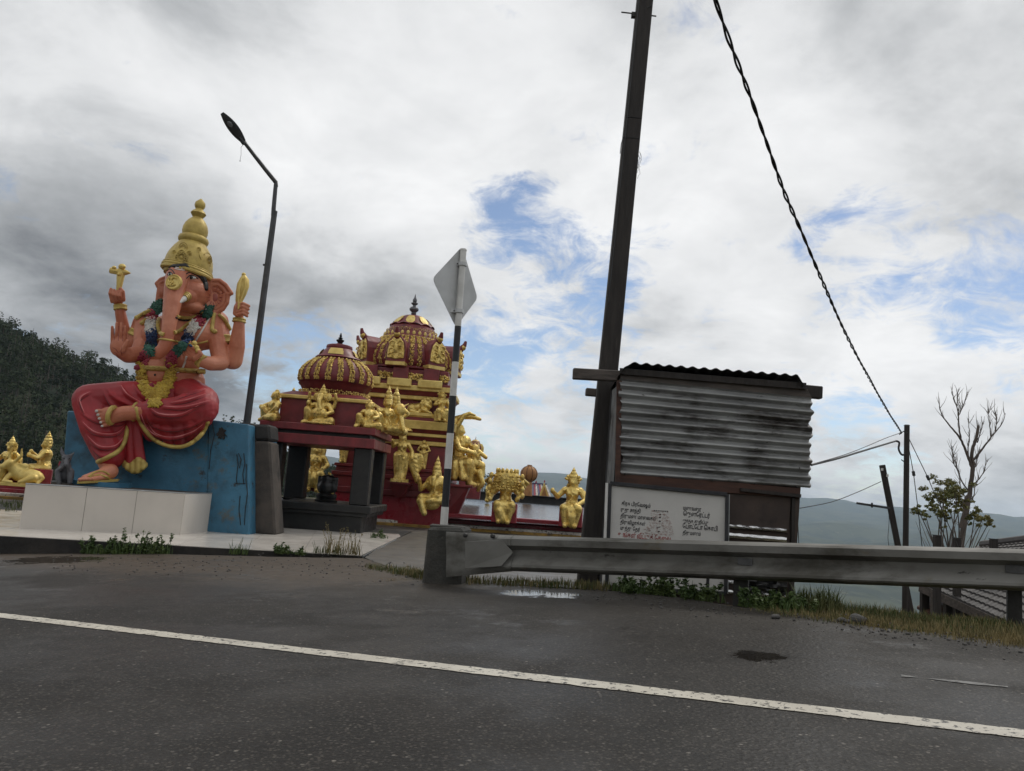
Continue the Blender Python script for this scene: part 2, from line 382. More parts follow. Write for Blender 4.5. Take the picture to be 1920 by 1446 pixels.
mk('ball_orange', (.40, .185, .055), (.29, .13, .04), scale=2, rough=.6, bump=.2, dirt=((.16, .08, .03), 3, .58, .8))
mk('roof_tile', (.085, .078, .074), (.055, .050, .048), scale=2, rough=.7, bump=.3, dirt=((.14, .12, .10), 4, .62, .85))
mk('panel_grey', (.20, .21, .22), (.14, .145, .15), scale=2, rough=.6, bump=.2)
mk('kerb_white', (.60, .585, .55), (.42, .40, .37), scale=3, rough=.7, bump=.3, dirt=((.06, .05, .045), 9, .52, .62))
mk('kerb_yellow', (.36, .22, .045), (.24, .14, .03), scale=3, rough=.7, bump=.3, dirt=((.06, .045, .03), 4, .50, .7))
# ------------------------------------------------------------------ the lie of the land
_d1, _d2 = ray(-2250, 893), ray(1920, 940)          # the road climbs towards the right
RN = _d2.cross(_d1).normalized()
RU = (-_d1).normalized(); RV = RN.cross(RU)
RO = EYE - RN * 1.2
def onroad(px, py, lift=0.0):
    d = ray(px, py); return EYE + d * ((RO + RN * lift - EYE).dot(RN) / d.dot(RN))
def road_z(x, y): return RO.z - ((x - RO.x) * RN.x + (y - RO.y) * RN.y) / RN.z
def across(x, y): return (x - RO.x) * RV.x + (y - RO.y) * RV.y
YARD = -0.42
def sst(t, a, b):
    t = min(1.0, max(0.0, (t - a) / (b - a))); return t * t * (3 - 2 * t)
HILL = [(-420, 75), (-300, 64), (-225, 52), (-190, 44.5), (-172, 38), (-150, 31), (-128, 22), (-105, 13), (-70, 3), (-30, -4), (20, -20)]
def hill_h(x):
    if x <= HILL[0][0]: return HILL[0][1]
    for (a, ha), (b, hb) in zip(HILL, HILL[1:]):
        if x <= b: return ha + (hb - ha) * (x - a) / (b - a)
    return -20 - (x - 20) * .3
def gz(x, y):
    cx, cy = min(40, max(-40, x)), min(30, max(-30, y))
    p = road_z(cx, cy); e = across(cx, cy)
    r = math.hypot(x, y)
    # right side: the slope drops away behind the guard rail
    d = max(0.0, across(x, y) - 8.3)
    drop = 0.03 * min(d, 2) ** 2 + .62 * max(0, d - 1.7) ** .95
    right = p - 0.03 - drop + .05 * noise.noise((x * .9, y * .9, 1.0)) * sst(d, .3, 3)
    # left side: level temple yard
    left = p - 0.03 + (YARD - 0.14 - p) * sst(e, 10.4, 13.6)
    if y > 62: left -= (y - 62) * .25
    t = sst(x, 1.0, 5.0)
    z = left * (1 - t) + right * t
    if y < -6: z = p - .03 + min(8, (-6 - y) * .25)           # bank behind the near side of the road
    far = sst(r, 60, 260)
    if far > 0:
        valley = -120 - 90 * sst(r, 400, 2500)
        a = math.atan2(x, y)
        ridge = (noise.fractal((x / 900, y / 900, 3.1), 1.0, 2.1, 6) * 170 + noise.fractal((x / 4200, y / 4200, 9.0), 1.0, 2.0, 4) * 150)
        rise = sst(r, 1500, 4200) * 190 + sst(r, 4200, 8000) * 100
        wide = valley + rise + ridge * sst(r, 700, 4000) * .62
        if y > 0 and x < 40:                                  # wooded hill behind the temple on the left
            hh = hill_h(x * 300 / max(y, 80)) + noise.noise((x / 26, y / 26, 2.0)) * 3.5
            k = sst(y, 70, 300); hh = -18 + (hh + 18) * k
            hh -= max(0, y - 330) * .35
            wide = max(wide, hh - 6.5)
        elif x < -40: wide = max(wide, -20 + min(70, (r - 60) * .25) - max(0, r - 400) * .3)
        z = z * (1 - far) + wide * far
    return z

def ground_material():
    m = bpy.data.materials.new('ground_soil'); m.use_nodes = True; nt = m.node_tree; L = nt.links
    b = nt.nodes['Principled BSDF']; b.inputs['Roughness'].default_value = .9; b.inputs['Specular IOR Level'].default_value = .2
    tc = nt.nodes.new('ShaderNodeTexCoord')
    def nz(s, d, off=0):
        mp = nt.nodes.new('ShaderNodeMapping'); mp.inputs['Location'].default_value = (off, off, off); L.new(tc.outputs['Object'], mp.inputs[0])
        n = nt.nodes.new('ShaderNodeTexNoise'); L.new(mp.outputs[0], n.inputs['Vector']); n.inputs['Scale'].default_value = s; n.inputs['Detail'].default_value = d; n.inputs['Roughness'].default_value = .65; return n.outputs[0]
    def mixc(f, a, c):
        x = nt.nodes.new('ShaderNodeMix'); x.data_type = 'RGBA'
        L.new(f, x.inputs[0])
        for i, q in ((6, a), (7, c)):
            if isinstance(q, tuple): x.inputs[i].default_value = (*q, 1)
            else: L.new(q, x.inputs[i])
        return x.outputs[2]
    def mr(v, a, c):
        n = nt.nodes.new('ShaderNodeMapRange'); n.interpolation_type = 'SMOOTHSTEP'; L.new(v, n.inputs[0]); n.inputs[1].default_value = a; n.inputs[2].default_value = c; return n.outputs[0]
    near = mixc(mr(nz(1.3, 9), .42, .60), (.085, .065, .042), (.060, .062, .026))
    near = mixc(mr(nz(6, 8, 4), .55, .75), near, (.13, .105, .060))
    far = mixc(mr(nz(.006, 12, 9), .42, .58), (.022, .034, .020), (.060, .070, .036))
    far = mixc(mr(nz(.022, 10, 3), .58, .66), far, (.10, .095, .055))
    ln = nt.nodes.new('ShaderNodeVectorMath'); ln.operation = 'LENGTH'; L.new(tc.outputs['Object'], ln.inputs[0])
    L.new(mixc(mr(ln.outputs['Value'], 30, 120), near, far), b.inputs['Base Color'])
    bp = nt.nodes.new('ShaderNodeBump'); bp.inputs['Strength'].default_value = .6; bp.inputs['Distance'].default_value = .04; L.new(nz(9, 8, 2), bp.inputs['Height']); L.new(bp.outputs[0], b.inputs['Normal'])
    return m
def build_ground():
    radii = [0.0] + list(np.concatenate([np.arange(1.0, 34, .55), np.geomspace(34, 8400, 120)]))
    n = 288; vs = [(0, 0, gz(0, 0))]; fs = []
    for r in radii[1:]:
        for k in range(n):
            a = 2 * math.pi * k / n; x, y = r * math.sin(a), r * math.cos(a); vs.append((x, y, gz(x, y)))
    for k in range(n): fs.append((0, 1 + (k + 1) % n, 1 + k))
    for i in range(len(radii) - 2):
        for k in range(n):
            a, b = 1 + i * n, 1 + (i + 1) * n
            fs.append((a + k, a + (k + 1) % n, b + (k + 1) % n, b + k))
    mb = MB(); mb.add(vs, fs); return struct(part('ground', mb, ground_material(), smooth=True, angle=None))
build_ground()

# road: asphalt sheet with its frayed outer edge
EDGE = [(-500, 1006), (0, 1031), (200, 1036), (460, 1043), (680, 1047), (730, 1060), (800, 1083), (900, 1094), (1000, 1100), (1140, 1107), (1270, 1120), (1395, 1140),
        (1480, 1150), (1560, 1160), (1640, 1176), (1760, 1188), (1900, 1207), (2000, 1222), (2400, 1270)]
def asphalt_material():
    m = bpy.data.materials.new('wet_asphalt'); m.use_nodes = True; nt = m.node_tree; L = nt.links
    b = nt.nodes['Principled BSDF']; tc = nt.nodes.new('ShaderNodeTexCoord')
    def nz(s, d, off=0, st=(1, 1, 1), r=.6):
        mp = nt.nodes.new('ShaderNodeMapping'); mp.inputs['Location'].default_value = (off, off, off); mp.inputs['Scale'].default_value = st; L.new(tc.outputs['Object'], mp.inputs[0])
        n = nt.nodes.new('ShaderNodeTexNoise'); L.new(mp.outputs[0], n.inputs['Vector']); n.inputs['Scale'].default_value = s; n.inputs['Detail'].default_value = d; n.inputs['Roughness'].default_value = r; return n.outputs[0]
    def vor(s, off=0):
        mp = nt.nodes.new('ShaderNodeMapping'); mp.inputs['Location'].default_value = (off, off, off); L.new(tc.outputs['Object'], mp.inputs[0])
        n = nt.nodes.new('ShaderNodeTexVoronoi'); L.new(mp.outputs[0], n.inputs['Vector']); n.inputs['Scale'].default_value = s; return n
    def mr(v, a, c, lo=0., hi=1.):
        n = nt.nodes.new('ShaderNodeMapRange'); n.interpolation_type = 'SMOOTHSTEP'; L.new(v, n.inputs[0]); n.inputs[1].default_value = a; n.inputs[2].default_value = c; n.inputs[3].default_value = lo; n.inputs[4].default_value = hi; return n.outputs[0]
    def mixc(f, a, c):
        x = nt.nodes.new('ShaderNodeMix'); x.data_type = 'RGBA'; L.new(f, x.inputs[0])
        for i, q in ((6, a), (7, c)):
            if isinstance(q, tuple): x.inputs[i].default_value = (*q, 1)
            else: L.new(q, x.inputs[i])
        return x.outputs[2]
    def dotv(v, off):
        n = nt.nodes.new('ShaderNodeVectorMath'); n.operation = 'DOT_PRODUCT'; L.new(tc.outputs['Object'], n.inputs[0]); n.inputs[1].default_value = v
        return ma('SUBTRACT', n.outputs['Value'], off)
    def ma(op, a, b_):
        n = nt.nodes.new('ShaderNodeMath'); n.operation = op
        for k, q in ((0, a), (1, b_)):
            if isinstance(q, (int, float)): n.inputs[k].default_value = q
            else: L.new(q, n.inputs[k])
        return n.outputs[0]
    def near(px, py, r, ss=1.0):                     # 0..1 round a place on the road, with a frayed outline
        p = onroad(px, py); n = nt.nodes.new('ShaderNodeVectorMath'); n.operation = 'SUBTRACT'; L.new(tc.outputs['Object'], n.inputs[0]); n.inputs[1].default_value = p
        l = nt.nodes.new('ShaderNodeVectorMath'); l.operation = 'LENGTH'; L.new(n.outputs[0], l.inputs[0])
        return mr(ma('ADD', ma('DIVIDE', l.outputs['Value'], r), ma('MULTIPLY', ma('SUBTRACT', nz(4.5, 8, 17, r=.7), .5), 2.6)), 1.0, .75)
    e = dotv(RV, RO.dot(RV)); s_ = dotv(RU, RO.dot(RU)); rag = ma('MULTIPLY', ma('SUBTRACT', nz(.9, 10, 41, r=.7), .5), 4.2)
    c = mixc(mr(nz(.8, 8), .38, .62), (.0125, .011, .0098), (.020, .0175, .0152))
    c = mixc(mr(nz(2.6, 8, 7), .52, .72), c, (.010, .009, .008))
    c = mixc(mr(nz(140, 3, 5, r=.8), .52, .66, 0, .75), c, (.072, .064, .054))
    # single pale stones of the aggregate, uneven in size and tone
    v1 = vor(31); sc = nt.nodes.new('ShaderNodeSeparateColor'); L.new(v1.outputs['Color'], sc.inputs[0])
    st = ma('MULTIPLY', mr(sc.outputs[0], .90, .98), mr(v1.outputs['Distance'], .42, .20))
    c = mixc(ma('MULTIPLY', st, mr(sc.outputs[1], .0, 1.0, .25, 1.0)), c, (.21, .19, .165))
    v2 = vor(52, 3.0); sd = nt.nodes.new('ShaderNodeSeparateColor'); L.new(v2.outputs['Color'], sd.inputs[0])
    c = mixc(ma('MULTIPLY', mr(sd.outputs[1], .40, .95, 0, .85), mr(v2.outputs['Distance'], .55, .25)), c, (.088, .078, .066))
    # dirt washed from the yard over the shoulder, dusty rim at the rail
    dirt = ma('MULTIPLY', mr(ma('ADD', e, rag), 7.7, 9.3), mr(s_, -4.6, -7.0))
    c = mixc(ma('MULTIPLY', dirt, .85), c, mixc(mr(nz(9, 8, 3), .4, .65), (.095, .068, .046), (.058, .045, .034)))
    rim = mr(ma('ADD', e, ma('MULTIPLY', rag, .35)), 7.2, 8.6)
    c = mixc(ma('MULTIPLY', rim, .35), c, (.075, .066, .055))
    tar = near(1425, 1231, .22); c = mixc(ma('MULTIPLY', tar, .85), c, (.012, .009, .007))
    L.new(c, b.inputs['Base Color'])
    rough = mr(nz(.55, 6, 31), .40, .62, .46, .72)
    wet = None
    for q in ((990, 1112, .38), (1050, 1116, .28), (100, 1050, .9), (1425, 1231, .2)):
        k = near(*q); wet = k if wet is None else ma('MAXIMUM', wet, k)
    film = ma('MULTIPLY', mr(nz(1.4, 9, 52, r=.7), .52, .70), mr(e, 4.6, 7.5))
    wet = ma('MAXIMUM', wet, ma('MULTIPLY', film, .6))
    mxr = nt.nodes.new('ShaderNodeMix'); mxr.data_type = 'FLOAT'; L.new(wet, mxr.inputs[0]); L.new(rough, mxr.inputs[2]); mxr.inputs[3].default_value = .05; L.new(mxr.outputs[0], b.inputs['Roughness'])
    L.new(mr(wet, 0, 1, .24, .5), b.inputs['Specular IOR Level'])
    bp = nt.nodes.new('ShaderNodeBump'); bp.inputs['Distance'].default_value = .006; L.new(mr(wet, 0, 1, .55, .04), bp.inputs['Strength'])
    L.new(ma('ADD', v1.outputs['Distance'], nz(60, 5, 2)), bp.inputs['Height'])
    L.new(bp.outputs[0], b.inputs['Normal'])
    return m
MT['wet_asphalt'] = asphalt_material()
def build_road():
    far = []
    for (a, b) in zip(EDGE, EDGE[1:]):
        n = max(2, int(abs(b[0] - a[0]) / 14))
        for k in range(n):
            t = k / n; p = onroad(a[0] + (b[0] - a[0]) * t, a[1] + (b[1] - a[1]) * t)
            far.append(p + RV * (.09 * noise.noise((p.x * 3.1, p.y * 3.1, 0)) + .05 * noise.noise((p.x * 11, p.y * 11, 5))))
    far = [far[0] - RU * 60] + far + [far[-1] + RU * 60 + RV * 0.0]
    near = [p - RV * (RV.dot(p - RO) + 3.2) for p in far]
    mb = MB(); rows = []
    for k in range(15):
        t = k / 14; rows.append([a.lerp(b, t) for a, b in zip(near, far)])
    mb.grid(rows); return struct(part('road', mb, MT['wet_asphalt'], smooth=True, angle=None))
build_road()
def sheet(name, px_poly, matl, lift):
    pts = [onroad(x, y, 0) + RN * lift for x, y in px_poly]
    mb = MB(); mb.add(pts, [tuple(range(len(pts)))]); return struct(part(name, mb, matl))
def ragged(poly, amp, sub=6):
    out = []
    n = len(poly)
    for i in range(n):
        a, b = poly[i], poly[(i + 1) % n]
        for k in range(sub):
            t = k / sub; x, y = a[0] + (b[0] - a[0]) * t, a[1] + (b[1] - a[1]) * t
            out.append((x + amp * 2.2 * noise.noise((x * .05, y * .05, 1.3)), y + amp * noise.noise((x * .07, y * .11, 7.3))))
    return out
# painted edge line with worn chips
def line_material():
    m = mat('road_paint', (.60, .56, .47), (.50, .46, .385), scale=3, rough=.5, bump=.3, bscale=50, bdist=.004, dirt=[((.035, .031, .027), 19, .555, .60), ((.30, .27, .23), 5, .56, .8)])
    return m
MT['road_paint'] = line_material()
def build_line():
    a, b = onroad(-300, 1155 - .1156 * 300), onroad(1920, 1377)
    L0 = a - RU * 30; L1 = b + RU * 10; mb = MB(); rows = [[], []]; w = .088
    n = 900
    for k in range(n + 1):
        p = L0.lerp(L1, k / n)
        for r, sgn in ((0, -1), (1, 1)):
            rows[r].append(p + RV * (sgn * w + .012 * noise.noise((p.x * 14, p.y * 14, sgn * 3)) + .010 * noise.noise((p.x * 37, p.y * 37, sgn * 5))) + RN * .005)
    mb.grid(rows); return struct(part('road_marking', mb, MT['road_paint']))
build_line()
def build_old_line():
    a, b = onroad(1690, 1268), onroad(1890, 1289); mb = MB(); rows = [[], []]
    for k in range(121):
        p = a.lerp(b, k / 120); w = .035 * max(0.05, .55 + 1.6 * noise.noise((p.x * 5, p.y * 5, 2)))
        rows[0].append(p - RV * w + RN * .0045); rows[1].append(p + RV * w + RN * .0045)
    mb.grid(rows); return struct(part('road_marking', mb, MT['old_paint']))
mk('old_paint', (.17, .165, .155), (.10, .097, .09), scale=9, rough=.5, bump=.2, dirt=((.03, .027, .024), 20, .5, .6))
build_old_line()
mk('yard_concrete', (.105, .095, .082), (.075, .068, .060), scale=1.4, rough=.6, rough2=.45, bump=.4, bscale=20, dirt=((.05, .045, .040), 1.6, .5, .75))
def build_yard():
    fr = [(684, 1046), (700, 1053), (740, 1066), (800, 1086), (870, 1092), (940, 1096), (1040, 1101), (1140, 1107)]
    rows = []; A = [V(p.x, p.y, p.z + .004) for p in [onroad(*q) for q in fr]]; n = len(A)
    B = [V(-2.9 + (5.6 - -2.9) * k / (n - 1), 19.0, YARD) for k in range(n)]; C = [V(-2.9 + 8.5 * k / (n - 1), 30.0, YARD) for k in range(n)]
    for t in (0, .25, .5, .75, 1): rows.append([a.lerp(b, t) for a, b in zip(A, B)])
    rows.append(C); mb = MB(); mb.grid(rows); struct(part('yard', mb, MT['yard_concrete'], smooth=True, angle=None))
    mb = MB(); mb.add([V(-34, 23.2, YARD), V(-2.88, 23.2, YARD), V(-2.88, 30, YARD), V(-34, 30, YARD)], [(0, 1, 2, 3)]); struct(part('yard', mb, MT['yard_concrete']))
build_yard()

# ------------------------------------------------------------------ haze between here and the far ridges
_gz = [v.co.z for v in bpy.data.objects['ground'].data.vertices]; _h = MB(); _h.box((0, 0, (min(_gz) - 2 + max(_gz) + 25) / 2), (17200, 17200, max(_gz) + 25 - min(_gz) + 2))
def haze_box():
    m = bpy.data.materials.new('valley_haze'); m.use_nodes = True; nt = m.node_tree; nt.nodes.clear()
    out = nt.nodes.new('ShaderNodeOutputMaterial'); v = nt.nodes.new('ShaderNodeVolumePrincipled')
    v.inputs['Color'].default_value = (.68, .83, 1.0, 1); v.inputs['Density'].default_value = HAZE; v.inputs['Anisotropy'].default_value = 0.0
    nt.links.new(v.outputs[0], out.inputs['Volume'])
    o = part('haze', _h, m); stuff(o, 'pale blue haze filling the valley before the far ridges', 'haze'); return o
HAZE = 0.0001
NOHAZE = False
# ------------------------------------------------------------------ tiled platform, white bench-like base, blue throne
PLAT = -0.39
def lvl(px, py, z):                                   # point of a level surface seen at a pixel
    d = ray(px, py); return EYE + d * ((z - EYE.z) / d.z)
def build_platform():
    o = thing('tiled_platform', 'low platform of cream floor tiles in front of the statue and black shrine', 'platform', (-6.5, 17, PLAT - .3))
    poly = [lvl(-420, 975, PLAT), lvl(0, 1004, PLAT), lvl(680, 1042, PLAT), lvl(742, 1010, PLAT), V(-2.9, 25.6, PLAT), V(-16, 25.6, PLAT)]
    mb = MB(); mb.prism([p - V(0, 0, .012) for p in poly], (0, 0, -.75)); part('base_slab', mb, MT['kerb_dirt'], o)
    # tiles: rows across the front, cut to the outline
    ax = (poly[2] - poly[1]); ax.z = 0; ax.normalize(); ay = V(-ax.y, ax.x, 0)
    def clip(pl):
        for i in range(len(poly)):
            a, b = poly[i], poly[(i + 1) % len(poly)]; nrm = V(-(b - a).y, (b - a).x, 0); out = []
            for k in range(len(pl)):
                p, q = pl[k], pl[(k + 1) % len(pl)]; dp, dq = (p - a).dot(nrm), (q - a).dot(nrm)
                if dp >= 0: out.append(p)
                if dp * dq < 0: out.append(p.lerp(q, dp / (dp - dq)))
            pl = out
            if len(pl) < 3: return None
        return pl
    T = 1.2; org = poly[2]
    for i in range(-11, 3):
        for j in range(0, 6):
            g = .004
            c = [org + ax * (i * T + g) + ay * (j * T + g), org + ax * ((i + 1) * T - g) + ay * (j * T + g), org + ax * ((i + 1) * T - g) + ay * ((j + 1) * T - g), org + ax * (i * T + g) + ay * ((j + 1) * T - g)]
            pl = clip(c)
            if not pl: continue
            # drop tiles hidden under the shrine and statue
            m = sum(pl, V(0, 0, 0)) / len(pl)
            if m.y > 23.0: continue
            mb = MB(); mb.prism([V(p.x, p.y, PLAT + .001 * ((i * 7 + j * 3) % 3)) for p in pl], (0, 0, -.02)); part('floor_tile', mb, MT['white_tile'], o)
    e = MB(); a, b = poly[2], poly[3]
    e.bar(a + V(.012, 0, -.022), b + V(.012, 0, -.022), .02, .035); part('metal_edge', e, MT['aluminium'], o)
    return o
build_platform()

BT = 0.555                                            # top of the white base
def build_white_base():
    o = thing('tiled_plinth', 'long white tiled block in front of the blue throne', 'plinth', (-8.5, 17.6, PLAT))
    FR, FL = lvl(337, 1003, PLAT), lvl(35, 991, PLAT); d = (FR - FL).normalized(); nb = V(-d.y, d.x, 0)
    BRp = lvl(394, 996, PLAT); depth = (BRp - FR).dot(nb)
    H = BT - PLAT; sd = (BRp - FR); sl = sd.length; sd.normalize(); back = sd * (sl + .35)
    up = lambda p, z: V(p.x, p.y, z)
    mb = MB(); mb.prism([FL + nb * .015 + d * .015, FR + nb * .015 - d * .015, FR + back - d * .015, FL + back + d * .015], (0, 0, H - .03)); part('core', mb, MT['grout'], o)
    L = (FR - FL).length
    cuts = [0, .37 * L, .685 * L, L]
    for a, b in zip(cuts, cuts[1:]):
        mb = MB(); mb.prism([FL + d * (a + .004), FL + d * (b - .004), FL + d * (b - .004) + nb * .016, FL + d * (a + .004) + nb * .016], (0, 0, H - .012)); part('wall_tile', mb, MT['white_tile'], o)
    ns = V(sd.y, -sd.x, 0)
    mb = MB(); q = FR + ns * .002 + sd * .012; mb.prism([q, q + sd * (sl - .012), q + sd * (sl - .012) - ns * .02, q - ns * .02], (0, 0, H - .012)); part('wall_tile', mb, MT['white_tile'], o)
    mb = MB(); q = FL - ns * .002 + sd * .012; mb.prism([q, q + ns * .02, q + sd * sl + ns * .02, q + sd * sl], (0, 0, H - .012)); part('wall_tile', mb, MT['white_tile'], o)
    mb = MB(); mb.tube([FL + V(0, 0, H - .008), FR + V(0, 0, H - .008), FR + sd * sl + V(0, 0, H - .008)], .014, 6); part('metal_edge', mb, MT['aluminium'], o)
    mb = MB(); mb.prism([up(FL + nb * .02, PLAT + H - .03), up(FR + nb * .02 - d * .02, PLAT + H - .03), up(FR + back - d * .02, PLAT + H - .03), up(FL + back + d * .02, PLAT + H - .03)], (0, 0, .022)); part('gravel_top', mb, MT['old_concrete'], o)
    # corner joint stain
    return o
build_white_base()

TY = 19.45                                            # front face of the throne
def build_throne():
    o = thing('blue_throne', 'blue painted concrete throne with peeling patches under the seated elephant-headed statue', 'throne', (-8.2, 20, PLAT))
    f = lambda x, y, dy=0: at(x, y, TY + dy)
    # broad back block behind the legs, battered ends
    a, b, c, d = f(116, 925), f(400, 930), f(392, 788), f(126, 770)
    dep = V(0, 2.5, 0)
    mb = MB(); mb.hexa([V(a.x, a.y, PLAT), V(b.x, b.y, PLAT), V(b.x, b.y, PLAT) + dep, V(a.x, a.y, PLAT) + dep, d, c, c + dep, d + dep]); part('back_block', mb, MT['throne_blue'], o, bevel=.03)
    # right pier down to the platform
    q = [f(389, 995), f(469, 1000), f(467, 796), f(391, 787)]
    z0 = PLAT - .02
    p0, p1 = q[0], q[1]
    mb = MB(); mb.hexa([V(p0.x, TY - .06, z0), V(p1.x, TY - .06, z0), V(p1.x, TY + 2.4, z0), V(p0.x, TY + 2.4, z0), V(q[3].x, TY - .02, q[3].z), V(q[2].x, TY - .02, q[2].z), V(q[2].x, TY + 2.4, q[2].z), V(q[3].x, TY + 2.4, q[3].z)])
    part('pier', mb, MT['throne_blue'], o, bevel=.025)
    # foot step under the sandalled foot
    cst = at(187, 905, 18.35); mb = MB(); prof = []
    pts = []
    for k in range(28):
        t = 2 * math.pi * k / 28; pts.append(V(cst.x + .56 * math.copysign(abs(math.cos(t)) ** .6, math.cos(t)), 18.5 + .55 * math.copysign(abs(math.sin(t)) ** .6, math.sin(t)), BT - .03))
    mb.prism(list(reversed(pts)), (0, 0, .13)); part('foot_step', mb, MT['throne_blue'], o)
    # broken patches where the plaster has come away
    for (px, py, rx, ry) in ((415, 813, 9, 12),):
        mb = MB(); c0 = f(px, py, -.075 if px > 389 else -.035); vs = []
        for k in range(48):
            t = 2 * math.pi * k / 48; r = .85 + .55 * noise.noise((math.cos(t) * 2.2, math.sin(t) * 2.2, px)) + .35 * noise.noise((math.cos(t) * 6, math.sin(t) * 6, px))
            vs.append(c0 + V(rx * S(TY) * r * math.cos(t), 0, ry * S(TY) * r * math.sin(t)))
        mb.prism(vs, (0, .07, 0)); part('bare_patch', mb, MT['black_char'] if px > 400 else MT['old_concrete'], o)
    # cracks
    mb = MB()
    for pts in ([(444, 852), (446, 872), (443, 900), (445, 908)], [(457, 850), (459, 870), (455, 890), (457, 907)], [(441, 907), (460, 907)], [(462, 870), (461, 900), (464, 925), (460, 955), (458, 985)], [(450, 930), (448, 955), (451, 985)], [(447, 850), (452, 862), (449, 878)], [(398, 792), (402, 815), (395, 845), (392, 880)]):
        w = [at(x, y, TY - .062) for x, y in pts]
        mb = MB(); mb.tube(w, .010, 5); part('crack', mb, MT['black_char'], o)
    return o
build_throne()
def build_gatepost():
    o = thing('concrete_pillar', 'stained brown concrete pillar with broken black top beside blue throne', 'pillar', at(492, 998, 20.0))
    f = lambda x, y, dy=0: at(x, y, 19.9 + dy)
    a, b, c, d = f(470, 1000), f(517, 1002), f(506, 828), f(466, 826)
    mb = MB(); dp = V(0, .8, 0); a.z = b.z = PLAT - .02
    mb.hexa([a, b, b + dp, a + dp, d, c, c + dp, d + dp]); part('shaft', mb, MT['old_concrete'], o, bevel=.05)
    mb = MB(); a, b, c, d = f(449, 828, -.05), f(478, 832, -.05), f(476, 794, -.05), f(449, 792, -.05)
    mb.hexa([a, b, b + dp, a + dp, d, c, c + dp, d + dp]); part('cap_block', mb, MT['black_char'], o, bevel=.05)
    mb = MB(); a, b, c, d = f(476, 826, .02), f(507, 826, .02), f(505, 796, .02), f(474, 795, .02)
    mb.hexa([a, b, b + dp, a + dp, d, c, c + dp, d + dp]); part('cap_block', mb, MT['black_char'], o, bevel=.06)
    mb = MB(); a, b, c, d = f(449, 830, -.06), f(473, 850, -.06), f(472, 830, -.06), f(449, 826, -.06)
    mb.hexa([a, b, b + V(0, .3, 0), a + V(0, .3, 0), d, c, c + V(0, .3, 0), d + V(0, .3, 0)]); part('broken_plaster', mb, MT['black_char'], o, bevel=.02)
build_gatepost()

